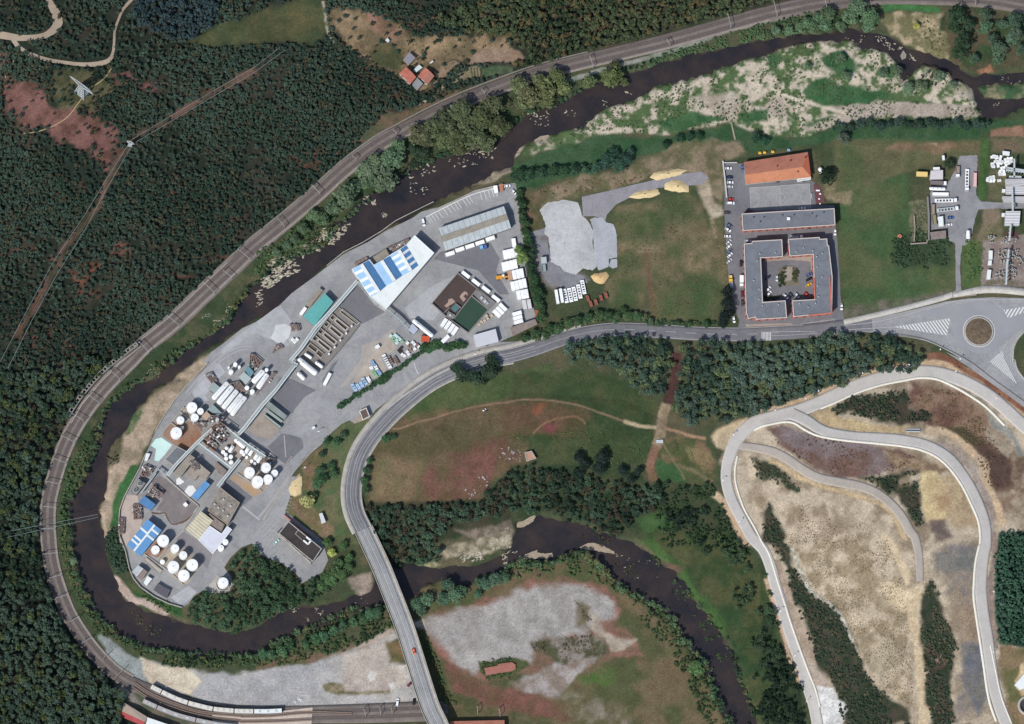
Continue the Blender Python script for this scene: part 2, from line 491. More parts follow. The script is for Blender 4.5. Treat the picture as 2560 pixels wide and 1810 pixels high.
# rusty bracken on the north-west slope
BRACK = t00(20,640,150,690,330,700,420,870,600,900,680,960,880,1000,1020,1120,1040,1280,960,1390,800,1370,640,1250,430,1180,330,1100,170,1060,20,1000)
zone(BRACK, (128,92,84),(96,70,60),9,2,8,0.5)
zone(t00(-60,440,60,460,80,640,40,700,-60,720),(122,96,84),(92,80,66),8,2,5)
zone(t00(420,600,700,560,940,590,1000,720,800,960,600,900,440,880),(98,92,68),(66,72,50),7,2,6)
zone(t00(990,590,1150,620,1400,730,1250,770,990,730),(124,86,82),(84,66,56),6,2,6)
for q in (t00(1700,760,1780,740,1760,820,1690,830), t00(1480,700,1580,680,1560,760), t01(600,800,700,700,860,740,760,850,700,930,630,880), t01(480,120,560,130,540,190,480,180),
          t01(650,90,760,110,720,150), t01(940,560,1120,590,1060,720,950,740), t01(40,560,160,550,240,600,330,650,260,690,100,640), t01(0,640,60,680,40,760,0,760),
          t01(430,680,550,690,540,770,440,760), t01(1400,160,1480,140,1470,220,1410,210), t01(1930,350,2080,310,2060,370,1950,390), t01(80,1300,240,1290,460,1300,640,1340,480,1370,240,1360),
          t01(240,1300,340,1290,330,1440,260,1470), t01(540,1400,640,1420,740,1540,640,1620,540,1600), t01(680,980,860,960,860,1030,700,1040), t01(1220,860,1640,850,1640,890,1240,900),
          t01(1140,1040,1420,1030,1420,1090,1160,1080), t01(1640,640,1780,650,1900,690,1780,720,1660,700), t02(540,0,760,0,700,110,560,120), t10(900,580,1050,620,1200,700,1050,720,920,680),
          t10(1080,780,1240,760,1300,860,1160,870), t10(260,1250,500,1290,560,1390,400,1420,280,1340), t10(1230,180,1400,200,1500,260,1330,270), t10(1440,120,1560,160,1500,210), t20(500,170,860,200,900,240,620,230)):
    zone(q, (122,84,70),(84,64,54),6,2.5,6, amount=0.9)
zone(t01(640,710,860,740,760,850,690,910,640,850),(128,80,62),(104,70,56),6,2.5,5)
strip(t01(560,1380,700,1370,900,1330,1150,1250,1350,1170,1600,1040),14,(100,92,84),(78,74,64), amount=0.85)
# clearing under the wires
strip([(640,178),(520,236),(420,300),(335,345),(280,430),(240,520),(170,610),(110,720),(40,840)],17,(120,92,80),(84,76,58),7,2,3, amount=0.85)
# the long meadow at the top and the farm clearing
MEADOW = [(470,100),(540,62),(600,45),(660,25),(745,0),(760,-40),(810,-40),(817,40),(822,78),(780,118),(740,108),(700,110),(640,112),(520,122)]
zone(MEADOW, (82,84,56),(66,76,52),14,3,4)
zone(t10(0,90,300,70,420,150,380,300,0,330),(92,86,58),(74,78,52),12,5,6)
CLEAR = t10(600,70,850,70,980,130,1180,190,1330,290,1500,320,1900,290,1990,350,2100,300,2164,420,1700,520,1560,600,1500,760,1360,760,1180,640,900,500,780,400,640,280)
zone(CLEAR, (150,128,100),(108,96,72),10,3,5,0.48)
zone(t10(950,110,1160,190,1240,290,1150,320,1010,260,900,160),(146,112,96),(112,92,72),7,3,5)
zone(t10(960,400,1100,350,1250,420,1240,560,1180,620,1000,540),(74,78,54),(96,88,62),8,2,4)
zone(pS(1380,530,1560,380,1720,290,1860,270,2164,270,2300,300,2400,420,2320,530,2164,515,1700,520),(158,134,116),(142,120,100),8,1,2)
zone(pS(900,640,1000,520,1180,490,1260,530,1080,720,960,800,920,780),(150,130,108),(132,114,92),8,0.6,1)
zone(pS(1090,880,1300,620,1460,590,1640,570,1650,750,1480,770,1300,830),(148,138,112),(132,122,96),8,0.6,1)
zone(pS(830,850,900,810,945,860,900,930,830,910),(140,122,106), None, 8,0.5,0.6)
zone(pS(1640,600,2164,570,2164,700,1640,760),(70,88,62),(90,100,78),5,1,2)
for i in range(4):
    u = 1460 + i * 50
    zone(pS(u, 600, u + 24,596, u + 44,756, u + 20,762),(72,62,46),(60,70,46),4,0.3,0.4)
strip(pS(1290,520,1180,650,1080,800,1000,920,900,1010),9,(104,104,92),(92,96,80))
zone(t10(820,1210,1090,950,1380,900,1560,780,1800,740,2160,620,2160,690,1420,950,1030,1170),(112,94,76),(84,82,60),8,2,3)
zone(t10(840,1180,930,1080,1080,1010,1060,1080,960,1180),(78,88,64),(96,92,70),8,2,3)
strip(t10(560,0,580,120,600,240,640,330,720,430),7,(166,158,138),(100,100,78),3,0.6,1.2)
zone(t10(850,480,940,440,960,500,880,520),(150,128,110), None, 6,1,2)
# verge between railway and river
VERGE = [(2560,40),(2350,20),(2200,25),(2060,25),(1920,60),(1824,85),(1670,125),(1576,150),(1475,172),(1369,198),(1280,226),(1160,275),(1080,312),(950,385),(888,425),(800,505),(729,565),(640,640),(580,692),
         (520,752),(435,830),(364,888),(284,968),(236,1020),(198,1075),(169,1130),(148,1210),(142,1290),(146,1389),(168,1460),(215,1560),(262,1640),(330,1690)]
zone(VERGE + t03(1100,1100,1000,1000,840,870,700,640,620,340,600,100) + t02(600,1300,700,1060,800,800,860,520,1040,310,1400,90) + t01(1550,1450,1900,1220,2100,900) +
     t11(200,720,560,560,800,300) + t10(1230,1480,1700,1280,2164,1080) + t20(350,870,1000,600,1700,420) + t30(0,345,400,290,800,240,1060,305,1500,520,1750,640,2164,612),(58,74,50),(84,86,62),9,2,3)
strip(t20(400,690,700,610,900,555,1150,490,1400,410,1650,330,1850,250,2164,175) + t30(100,150,300,105,480,75),11,(150,150,140),(120,126,108),5,0.8,1)
# shingle bars and their scrub
BAR = t20(60,1330,200,1200,560,1060,800,920,1100,800,1400,680,1900,530,2164,455) + t30(150,395,620,335,960,440,1100,560,1200,640,1300,555,1530,620,1780,860,1820,980,1700,1010,1000,995,720,1040,450,1100,300,1150,50,1160) + \
    t20(2000,1110,1840,1040,1600,1080,1320,1130,1000,1130,700,1160,400,1235,200,1300)
zone(BAR, (200,186,166),(84,104,66),5,1.5,3,0.47,0.12)
zone(t20(1520,830,1900,760,1940,960,1860,1010,1740,960,1560,880),(184,172,156),(168,154,136),8,3,5)
zone(t30(450,900,640,890,1000,845,1240,870,1700,895,1800,985,1400,985,1000,980,720,1015,560,960),(180,168,154),(166,152,138),9,1.2,1.6)
zone(t30(280,1070,480,1040,680,990,720,1040,480,1100,320,1110),(176,164,148), None, 9,1,1.6)
strip(t30(10,740,200,830,420,890,680,970),9,(202,190,168), None, 9,0.8,1)
zone(t30(0,860,120,830,170,900,150,980,40,1000,-40,930),(178,164,148), None, 9,1.5,3)
for q in (t30(270,780,400,650,480,640,560,710,760,730,1060,810,1040,845,640,890,450,880), t20(1230,1040,1500,950,1800,980,1640,1060,1330,1110), t30(440,490,600,420,720,500,740,600,600,640,480,560),
          t30(920,580,1120,540,1150,640,1040,680,920,620), t30(300,1040,540,980,580,1000,340,1060), t20(1920,960,2164,930,2164,1050,1960,1030), t30(0,460,120,470,100,560,0,560)):
    zone(q, (56,92,58),(74,104,70),8,1.5,3)
zone(ISLE, (66,92,62),(130,124,96),6,1,2,0.55, world=True)
zone(t30(1560,700,1740,720,1790,860,1640,840,1570,760),(176,166,150),(150,146,120),6,1,2)
zone(t30(950,100,1470,100,1450,260,1600,300,1540,530,1300,440,1100,310,1040,280,950,200),(176,158,128),(116,112,80),6,1.5,3,0.5,0.14)
zone(t30(1480,40,2164,130,2164,560,1760,600,1540,520,1520,300),(60,80,52),(92,82,64),10,2,4)
zone(t30(950,10,1460,60,1460,100,960,90),(70,112,66), None, 8,1,2)
zone(t30(1760,590,1880,540,1900,600,1780,620),(150,110,84), None, 6,1,2)
# green belt south of the bar
zone(t20(0,1400,400,1240,700,1165,900,1145,1150,1170,1320,1140,1600,1090,1850,1050,2000,1130) + t30(0,1150,300,1160,560,1090,1000,1000,1500,1010,1850,1020,2164,1000,2164,1100,1800,1130,1800,1200,560,1200,0,1290) +
     t20(1960,1280,1250,1280,1080,1330,640,1450,300,1560,0,1620),(54,84,54),(68,92,64),10,2,3)
zone(t20(1060,1380,1380,1230,1700,1180,1900,1190,1960,1280,1790,1360,1780,1620) + t21(1780,300,1640,100,1200,20,560,160,240,260,120,140) + t20(560,1500,900,1460),(140,124,102),(100,98,70),8,2,5)
# gravel lot east of the works, the meadows and the fields
zone(t21(150,480,260,440,300,520,320,760,440,830,620,840,660,880,440,970,290,930,170,800,160,560),(118,112,112),(140,134,130),8,2,3)
zone(t21(90,130,260,170,250,420,110,470),(118,98,78),(84,86,58),7,2,4)
zone(t21(880,250,1300,180,1500,130,1600,200,1640,340,1780,350,1800,600,1830,900,1700,1230,1200,1230,1170,900,1100,1100,850,1100,780,900,890,800,860,420),(78,88,58),(112,102,76),16,2,3,0.52)
for q in (t21(900,340,1300,260,1320,480,1000,520), t21(1310,590,1460,560,1440,740,1330,700), t21(1200,950,1700,900,1680,1200,1220,1200), t21(860,820,1060,840,1060,1060,870,1050)):
    zone(q, (66,88,54),(84,92,60),9,6,6, amount=0.8)
for q in (t21(1500,480,1760,460,1720,640,1540,620), t21(890,560,1240,540,1300,640,1110,650,900,640), t21(1440,660,1780,660,1800,880,1500,800)):
    zone(q, (134,118,92),(104,98,70),6,4,6, amount=0.8)
strip(t21(1120,650,1150,780,1180,1000,1210,1200),12,(110,84,70),(104,92,66),6,0.8,1, amount=0.85)
strip(t21(1690,350,1700,420,1720,520),9,(150,134,108), None, 6,1,1.5,0.8)
strip(t21(1590,0,1640,120,1670,240,1720,310),30,(178,162,138),(160,146,124),6,1.5,3)
zone(t21(1640,240,1760,260,1785,320,1690,345),(190,178,156),(170,156,134),5,1.5,2)
zone(t31(560,-300,1180,-320,1180,0,1200,300,1190,560,1080,760,1580,620,1590,960,1200,1050,900,1140,650,1180,600,600,600,280),(70,92,58),(92,98,66),22,2,2,0.55)
zone(t31(620,560,760,600,1000,780,900,900,680,780),(98,100,70),(84,94,62),14,6,8, amount=0.8)
zone(t31(480,60,730,0,680,260,560,230,480,160),(150,136,110),(120,112,82),6,2,4)
zone(t31(620,1090,900,1080,1100,1040,1540,960,1540,1010,1150,1110,900,1170,660,1190),(112,106,94),(90,96,72),6,2,3)
zone(t31(1640,540,1840,540,1820,960,1700,980,1640,900),(74,96,58),(92,104,66),12,1.5,2)
zone(t31(1060,560,1230,440,1560,540,1570,760,1220,800,1060,740),(56,74,52),(72,84,60),10,3,3)
zone(t30(560,1190,1800,1190,1800,1390,1500,1350,1100,1480,740,1620,560,1620),(84,94,62),(100,98,70),14,2,2)
zone(t30(980,1230,1400,1215,1800,1220,1800,1270,1400,1285,1000,1275),(138,112,90),(110,98,72),8,2.5,3)
zone(t30(1890,1095,2164,1070,2164,1160,1880,1160),(158,122,100),(138,108,88),8,1.2,1.5)
zone(t30(1880,1165,2200,1165,2200,1290,1880,1290),(100,98,72),(118,104,84),8,2,2)
zone(t31(1200,220,1350,200,1360,560,1210,570),(120,116,92),(84,98,66),3,1,2)
zone(pL(560,-20,700,-20,700,20),(170,140,120), None, 3,1,1)
zone(pM(1480,330,1560,420,2220,300,2220,1190,1430,1190),(152,140,132),(130,116,108),7,0.8,1)
zone(pM(1840,250,2060,250,2070,370,1830,370),(104,74,72),(92,66,64),6,0.6,0.8)
zone(pM(1520,1090,1900,1100,2200,1110,2200,1190,1500,1190),(110,104,84),(126,116,104),4,1,2)
zone(pL(1480,1000,1780,1000,1800,1623,1400,1623),(104,102,74),(132,118,98),7,1.5,2)
zone(pL(1440,-100,1580,-100,1540,500,1500,960,1380,960,1420,500),(62,90,50),(78,104,60),10,1,1.5)
zone(pL(1560,500,1850,400,1850,960,1540,960),(112,106,82),(92,96,66),7,2,3)
# knoll in the middle
zone(t12(1000,820,1060,700,1180,580,1500,540,1900,430,2300,400,2300,1000,2164,1000,1980,1100,1850,1260,1500,1300,940,1300,950,1000),(92,86,60),(108,92,70),20,2,3)
zone(t12(1350,1010,1480,960,1560,1040,1700,850,1900,760,2100,770,2164,900,1980,1080,1850,1250,1500,1260,1390,1160),(116,82,72),(104,84,64),9,5,8)
zone(t12(1000,900,1400,900,1400,1060,1300,1240,960,1250),(110,102,74),(124,104,80),14,4,5)
zone(t12(1260,530,1500,320,1620,260,2164,180,2500,100,2500,400,2164,400,1900,440,1500,530,1300,590),(68,86,52),(86,96,62),14,2,3)
zone(t22(0,180,300,170,600,150,1000,260,1240,430,1200,700,1160,900,960,960,300,960,150,760,0,700),(62,78,50),(76,82,54),14,2,4)
zone(t22(-100,430,420,400,640,520,660,660,300,700,-100,720),(104,84,64),(90,82,56),10,4,6)
zone(t22(180,440,280,450,270,530,190,520),(136,90,66), None, 8,2,4)
zone(t22(240,600,360,600,340,670,260,660),(124,76,72), None, 8,2,4)
zone(t12(1240,560,1700,480,1960,440,1960,480,1700,540,1250,640),(124,98,76),(96,88,60),8,3,4, amount=0.7)
zone(t22(1220,700,1440,680,1640,720,1720,900,1700,1150,1500,1100,1220,1110),(80,88,56),(128,106,80),8,2,4,0.56)
zone(t22(1220,900,1400,950,1460,1080,1260,1110),(62,92,56), None, 8,2,3)
strip(t22(1400,0,1385,150,1350,320,1320,420,1300,460),24,(86,60,56),(70,54,50),7,1,1)
strip(t22(1300,440,1270,560,1255,700,1220,800),26,(158,140,114),(142,124,100),7,0.8,1)
strip(t22(1225,790,1180,900,1170,1000,1195,1090),20,(138,104,86),(122,98,76),7,0.8,1)
strip(t12(1150,650,1220,640,1400,585,1700,495,1940,450,2164,415) + t22(150,400,400,415,620,470,800,530,950,585),4.5,(150,124,100), None, 8,0.5,0.8,0.8)
strip(t22(950,590,1080,625,1220,640),9,(190,170,138), None, 8,0.8,1)
strip(t22(1290,650,1450,690,1640,730),7,(168,134,108), None, 8,0.8,1)
strip(t22(180,690,280,600,400,560,560,550,620,610),4,(150,114,88), None, 8,0.6,1,0.7)
strip(t22(1280,780,1340,880,1420,1000,1460,1080),4,(132,118,92), None, 8,0.6,1,0.7)
strip(t22(1400,960,1560,1020,1700,1100),8,(124,110,84), None, 8,1,1.5,0.8)
for i in range(9):
    a = 1480 + i * 24
    strip(t22(a - 20,800 + i * 6, a + 10,860 + i * 4, a + 30,960 - abs(i - 4) * 10),2.2,(156,146,100), None, 8,0.4,0.8,0.6)
strip(t22(1600,1540,1700,1450,1820,1370),8,(178,166,148), None, 8,0.7,1.2)
zone(t22(1220,1260,1340,1230,1400,1220,1330,1310,1260,1340),(160,136,108),(120,106,84),5,1,2)
zone(t12(940,1290,2300,1240,2300,1480,2000,1480,1500,1620,1000,1620),(50,64,46),(72,70,54),9,2,3)
zone(t22(0,960,900,940,1220,1110,1700,1130,1800,1400,1950,1620,1300,1620,800,1540,300,1390,0,1430),(52,70,46),(74,78,56),9,2,3)
zone(t22(1050,1420,1200,1340,1330,1420,1400,1620,1150,1620),(60,88,52),(72,98,58),9,2,3)
zone(t12(1680,1480,1900,1500,2164,1420,2164,1560,1900,1610),(142,128,112),(108,98,84),5,1.5,3)
zone(t13(1560,150,1700,90,1900,60,2164,0,2164,120,1940,190,1640,240),(176,164,138),(120,112,92),4,1.5,3)
# banks south-east
zone(t23(1100,0,1940,0,2040,200,2140,560,2164,1300,2164,1620,2060,1620,1950,1250,1800,900,1560,600,1300,280),(54,74,46),(84,86,56),12,2,4)
zone(t23(1060,60,1200,60,1450,300,1600,520,1740,660,1840,860,1780,860,1600,620,1400,380),(76,102,56),(66,92,52),9,2,3)
zone(t33(-60,200,60,640,160,1100,260,1290,300,1620,-60,1620),(48,62,44),(70,84,52),10,1,2)
zone(t23(1300,240,1440,300,1380,380,1280,330),(112,84,74), None, 5,2,3, amount=0.7)
# southern lots
zone(t13(1240,560,1560,420,1900,470,2164,300) + t23(350,240,700,260,900,460,1200,680,1400,900,1640,1150,1800,1500,1840,1640,0,1640) + t13(1640,1640,1500,1200,1320,800),(84,88,58),(112,98,74),15,2,4)
zone(t13(1340,760,1700,640,2164,500) + t23(150,420,560,400,800,470,900,660,880,760,1060,930,1120,1040,700,1100,400,1180,0,1200) + t13(2164,1240,1750,1220,1560,1050),(146,106,92),(118,96,78),9,2,4)
zone(t13(1310,775,1440,740,1700,665,2164,530) + t23(0,490,150,455,560,440,760,530,850,620,880,720,690,760,560,880,300,900,170,960,160,1090,0,1090) + t13(2164,1080,1900,1110,1860,1200,1740,1150,1580,1000,1480,860),(172,166,160),(154,149,141),10,3,4)
zone(t23(540,580,680,640,660,820,560,800),(120,104,76),(96,88,58),6,3,4, amount=0.9)
zone(t23(640,680,760,760,800,860,1040,920,960,1000,840,1010,780,920,680,840),(178,164,146),(156,142,126),6,1.5,3)
zone(t23(160,930,420,880,800,880,800,1010,740,1090,400,1100,180,1020),(84,84,62),(142,132,122),6,2,5,0.55)
zone(t23(0,1260,300,1140,700,1080,640,1150,550,1200,440,1330,330,1420,0,1340),(168,160,154),(136,122,110),9,2,4)
zone(t23(0,1310,330,1400,520,1610,0,1540) + t13(2164,1540,1660,1360,1580,1080,1740,1200,2100,1330),(124,86,76),(108,84,66),12,2,4)
zone(t23(560,1220,860,1150,860,1290,600,1300),(76,104,50),(90,100,62),8,3,4)
zone(t23(420,1340,700,1400,1020,1490,1000,1640,540,1640),(134,124,108),(98,94,66),9,3,6)
zone(t13(1880,1100,2164,1060) + t23(150,1080,150,1130,60,1200) + t13(2164,1210,1960,1250,1900,1180),(70,82,52),(86,92,60),6,1,2)
zone(t13(1340,820,1420,820,1500,1000,1580,1200,1640,1400,1600,1480,1460,1180),(66,82,50),(88,84,58),9,1.5,2)
LOT_SW = t03(1100,1060,1200,1070,1330,1130,1640,1170,1800,1200,2164,1170) + t13(280,1130,480,1080,720,970,960,940,1080,880,1175,840,1190,890,1110,970,1140,1110,1290,1110,1310,1180,1420,1440,1420,1480,590,1490,0,1475) + t03(1900,1470,1600,1400,1280,1270,1150,1180)
zone(LOT_SW, (170,168,166),(182,176,168),18,1.5,3)
zone(t13(780,1000,1110,900,1120,1120,1280,1110,1290,1250,1200,1330,760,1340,700,1280),(174,160,150),(190,178,164),12,3,5)
zone(t03(1180,1060,1330,1130,1640,1170,1690,1270,1610,1395,1270,1260,1180,1180),(214,202,176),(196,180,158),9,1,2)
zone(t03(820,870,880,860,1060,1010,1200,1080,1240,1280,1080,1260,900,1030),(152,158,154),(138,142,138),9,1,2)
zone(t13(0,1110,300,1060,640,970,900,930,960,950,700,1020,480,1100,0,1160),(122,100,82),(96,92,62),7,2,3)
zone(t13(1100,930,1230,900,1290,1090,1140,1110),(128,108,78),(100,98,66),7,2,3)
for q in (t13(930,1180,1010,1170,1010,1230,940,1250), t13(1120,1280,1200,1270,1200,1320,1130,1330), t13(1220,1120,1290,1110,1290,1250,1230,1220)):
    zone(q, (216,212,204),(196,188,176),4,1,3)
zone(t13(555,1300,620,1270,720,1280,760,1345,1130,1335,1130,1360,700,1375,590,1350),(150,138,112),(112,106,76),4,1,1.5)
zone(t03(960,1230,1180,1300,1500,1440,2164,1600,2164,1640,1300,1640,1000,1500),(84,92,74),(116,106,92),9,1,2)
zone(t03(1000,1290,1090,1310,1200,1450,1120,1440),(150,138,126), None, 6,1.5,2)
zone(t13(480,1610,900,1570,1440,1540,1480,1640,480,1640),(72,76,56),(84,82,60),8,1,2)
# south-east hill with the haul roads
zone(t32(-300,680,0,560,350,470,900,220,1450,160,1800,300,2300,700,2300,1640) + t33(2300,1640,420,1640,200,900,0,230) + t22(1980,1560,1800,1180,1760,900),(192,176,152),(148,132,110),12,2,4,0.5)
zone(t32(1180,260,1400,250,1600,330,1820,500,1880,620,2000,780,2080,960,2080,1140,1900,1200,1830,960,1700,780,1480,660,1340,600,1210,450),(112,84,72),(146,120,98),12,3,5,0.5)
zone(t32(1700,760,1860,770,2030,900,2090,1050,2060,1150,1910,1200,1840,960),(88,70,62),(106,84,72),9,3,3)
zone(t32(1390,630,1700,640,1820,760,1700,800,1540,720),(102,88,66),(86,78,58),9,2,3)
zone(t32(1820,630,2020,700,2080,820,2040,900,1960,820,1840,740),(178,162,140),(160,142,120),6,1,2)
zone(t32(1920,1200,2164,1180,2164,1330,1960,1370),(178,162,140),(140,118,98),8,2,4)
zone(t32(2090,900,2200,860,2200,1200,2060,1180),(160,140,118),(112,92,76),6,2,4)
zone(t32(0,660,130,615,300,690,520,750,900,795,1050,830,1280,890,1320,960,1100,1000,760,1085,480,1040,350,960,250,880,100,800),(130,114,110),(118,92,80),12,2,4,0.5)
zone(t32(60,650,200,640,420,720,900,800,900,850,440,830,160,790),(138,126,124),(126,110,108),12,3,4)
zone(t32(960,830,1280,890,1500,960,1540,1020,1280,990,1100,990),(166,146,118),(132,110,88),7,2,4)
zone(t32(380,520,540,470,600,560,900,600,1200,620,1180,690,700,680,420,610),(202,178,136),(180,158,122),8,2,3)
zone(t32(1275,1020,1420,1005,1500,1110,1590,1300,1530,1400,1340,1430,1290,1250),(212,192,146),(196,172,130),10,1.5,2)
zone(t32(1500,1050,1620,1060,1720,1300,1780,1480,1600,1500,1500,1400),(188,166,132),(170,148,118),9,3,4)
zone(t32(1400,1220,1500,1210,1560,1330,1440,1350),(156,122,96), None, 9,3,4, amount=0.7)
zone(t32(1360,1440,1480,1430,1560,1560,1420,1600),(112,98,92),(136,120,106),6,2,3)
zone(t33(1400,160,1560,100,1780,130,1740,700,1800,1100,1840,1400,1640,1620,1600,1620,1660,1000,1500,500),(126,120,116),(152,136,116),14,3,5)
zone(t33(1420,190,1760,180,1720,330,1440,300),(116,116,110),(134,128,118),10,3,4)
zone(t33(1640,960,1820,920,1880,1400,1760,1560,1660,1300),(106,108,114),(122,118,110),10,2,3)
zone(t33(1560,640,1760,620,1790,900,1650,940),(156,138,114),(140,120,102),9,3,4)
zone(t32(180,1160,420,1140,500,1300,620,1620,-100,1620,-200,1200),(192,176,152),(148,132,108),12,3,5)
zone(t33(200,130,700,0,1000,100,1150,420,1200,700,1220,1000,1240,1500,1100,1480,900,1250,740,940,600,660,340,480),(196,180,154),(152,136,110),8,3,4,0.5)
zone(t33(880,940,1050,900,1100,1150,980,1280,880,1150),(160,150,124),(182,168,142),9,4,5)
zone(t33(960,430,1200,470,1330,420,1330,520,1220,700,1100,640,990,520),(212,194,162),(200,180,146),8,2,3)
zone(t33(980,0,1100,120,1170,300,1210,450,1170,470,1090,250,960,40),(206,186,152), None, 9,1.5,2)
strip(t33(1220,560,1225,700,1255,860,1290,1100,1310,1350,1315,1640),26,(208,188,154),(196,174,142),6,1,1)
DARKSCRUB = [t33(20,20,130,60,200,200,280,420,400,560,560,640,660,820,740,1000,800,1120,900,1300,1050,1420,1160,1500,1200,1640,640,1640,570,1400,540,1250,400,1090,330,880,270,680,190,560,160,300,60,160),
             t33(1370,380,1440,500,1480,700,1600,960,1580,1100,1540,1250,1580,1620,1380,1640,1340,1300,1310,1000,1280,640,1340,520),
             t32(540,480,700,380,900,350,1150,310,1210,400,1200,470,1380,510,1380,600,1120,600,900,560,700,530,560,550),
             t32(800,1075,960,1050,1280,990,1280,1020,1090,1080,1060,1220,940,1140), t32(1100,1140,1270,1080,1290,1250,1320,1470,1250,1480,1180,1310,1110,1240),
             t32(-150,900,60,970,200,1080,280,1160,240,1180,60,1100,-100,1060), t32(0,1260,60,1400,160,1620,-30,1620,-60,1400)]
for q in DARKSCRUB:
    zone(q, (52,62,46),(76,70,58),7,2,4,0.55)
zone(t33(1300,950,1440,1020,1480,1130,1400,1150,1330,1040),(146,122,106),(96,72,66),4,2,4)
FORE_E = t33(1960,0,2300,0,2300,980,2080,960,1960,940,1920,600,1920,200)
zone(FORE_E, (32,56,46),(46,66,54),10,1,2)
zone(t33(1950,960,2300,980,2300,1640,2060,1640,1980,1300),(104,104,68),(140,118,92),10,2,4)
zone(t33(2080,1260,2130,1130,2300,1000,2300,1300,2160,1400),(212,190,152),(190,164,128),8,1,2)
zone(t33(400,1285,540,1295,580,1420,665,1510,600,1640,450,1640),(218,216,210),(196,194,188),4,1,3)
zone(t33(330,1040,380,1080,470,1230,540,1290,400,1290,350,1150),(176,160,144), None, 5,1.5,3)
strip(t33(200,140,250,260,290,360,360,490,480,580,580,670,660,790,720,930),9,(206,200,186),(150,146,128),2.5,0.5,0.8)
strip(t33(720,930,760,1020,775,1080),4,(170,160,140), None, 3,0.5,1)
# earth beside the haul roads
GOLD = (206,182,148)
strip(t22(1700,720,1780,660,1900,600,1990,570),14, GOLD, None, 9,1.5,2)
zone(t22(1680,720,1860,620,1960,620,1880,740,1800,820,1720,800),(206,186,150),(180,162,132),8,1.5,2)
strip(t22(1700,1180,1800,1290,1860,1400,1950,1560,1990,1640),20, GOLD, (190,160,130),9,1,1.5)
strip(t33(-10,400,50,620,110,800,190,1080,270,1280),12,(202,172,142), None, 9,1,1.5)
strip(t33(60,230,130,440,220,700,300,900,380,1100),22,(176,156,138),(156,138,118),6,1.2,1.5)
strip(t32(-60,500,150,460,300,400,600,270,760,205,900,170,1200,105),12,(196,168,138), None, 9,1,1.5)
strip(t32(1200,100,1450,100,1750,210,1950,340,2200,560),22,(200,172,140),(176,148,120),9,1.2,1.5)
strip(t32(1360,45,1500,50,1800,230,2000,370,2200,530),16,(124,84,66),(140,100,80),6,1.2,1.5)
strip(t32(1330,660,1500,690,1680,810,1800,930,1860,1120,1950,1340,1970,1460),20,(212,184,148),(192,168,140),7,1.2,2)
strip(t32(1420,760,1600,850,1720,990,1810,1180,1880,1330,1900,1600),16,(172,158,146),(158,142,130),5,1.2,1.5)
strip(t32(0,920,130,970,300,1080,450,1140,660,1190,800,1220,960,1290,1080,1420,1170,1600),10,(196,172,134), None, 7,1,2)
strip(t33(1900,0,1910,200,1880,480,1900,800,1930,980),14,(160,140,130),(146,128,118),6,1,1.5)
zone(t32(1840,480,2000,620,2090,720,2164,860,2120,900,2060,740,1900,620),(150,150,140), None, 8,1,2)
# western sand bank and garden by the works
zone(t02(1760,10,1840,20,1560,300,1330,620,1240,800,1180,930,1090,1050,1000,1250,950,1450,930,1570,880,1620,855,1430,845,1350,875,1230,920,1010,1000,850,1060,680,1200,460,1400,260,1600,110),(178,158,136),(142,128,106),9,1.5,2.5,0.55)
zone(t02(1130,540,1200,470,1230,520,1100,680,1050,720),(86,108,70),(112,116,84),4,1,2)
zone(t02(1010,1110,1110,950,1180,940,1080,1160,1010,1320,1000,1450,930,1490,950,1300),(58,102,58),(72,112,66),9,1,2)
zone(t02(930,1500,1000,1480,1010,1620,900,1620) + t03(1010,60,1060,170,1100,320,1000,350,920,230,890,60),(40,58,42), None, 9,1,2)
zone(t03(970,365,1030,395,1130,530,1280,580,1430,690,1390,712,1200,620,1100,610,1000,480),(184,164,152),(168,148,134),9,0.8,1.5)
zone(t03(1040,400,1180,470,1300,550,1560,640,1560,740,1430,690,1280,575,1150,540),(58,92,52),(82,92,60),9,1,2)
zone(t10(1690,1600,1900,1480,2164,1350,2164,1470,1900,1560),(162,148,130),(150,138,118),8,1,2)
zone(t20(180,1190,300,1130,320,1150,220,1240),(176,164,146), None, 8,0.6,1.2)
zone(t20(20,1330,60,1250,115,1230,60,1310),(170,158,140), None, 8,0.6,1.2)
zone(t12(560,790,720,610,960,560,1040,520,900,700,800,860,730,1100,720,1300,830,1560,880,1640,540,1560,250,1380,290,1220,390,1200,390,980),(84,100,66),(108,104,76),10,1,2)
zone(t12(390,940,560,800,600,860,500,1000,480,1160,390,1180),(128,104,82),(104,98,68),6,1,2)
zone(t12(260,1240,380,1200,560,1400,660,1480,660,1560,500,1560),(132,112,88),(110,104,72),7,1,2)
zone(t12(290,1110,370,1045,390,1120,380,1190,330,1220,280,1170),(222,198,156),(204,180,142),8,0.8,1.5)
zone(t13(780,400,900,370,990,350,1010,500,900,530,830,520,790,460),(168,152,138),(140,128,112),6,1.5,3)
zone(t13(1210,290,1300,290,1500,250,1560,280,1480,310,1230,320),(176,164,130),(110,112,84),4,1,2)
zone(t13(1180,840,1050,920,860,1000,820,990,1000,890,1150,820),(178,162,148), None, 6,1.5,2)
zone(t13(1330,780,1420,740,1440,780,1380,810),(190,176,156), None, 6,1,2)
zone(t23(80,220,110,190,210,150,220,175,340,180,345,215,240,225,100,245),(184,166,140), None, 6,0.7,1.2)
zone(t23(570,130,650,95,780,120,870,180,780,170,650,150),(166,156,128),(110,112,84),4,0.8,1.5)
# river bed
dRb = sm((sdf(RIVER, GXX, GYY) + 0.5) / 2) * (sdf(ISLE, GXX, GYY) < 0)
mix_into(dRb, C(70,60,56), C(50,46,48),9,77,0.5,0.2, allz)

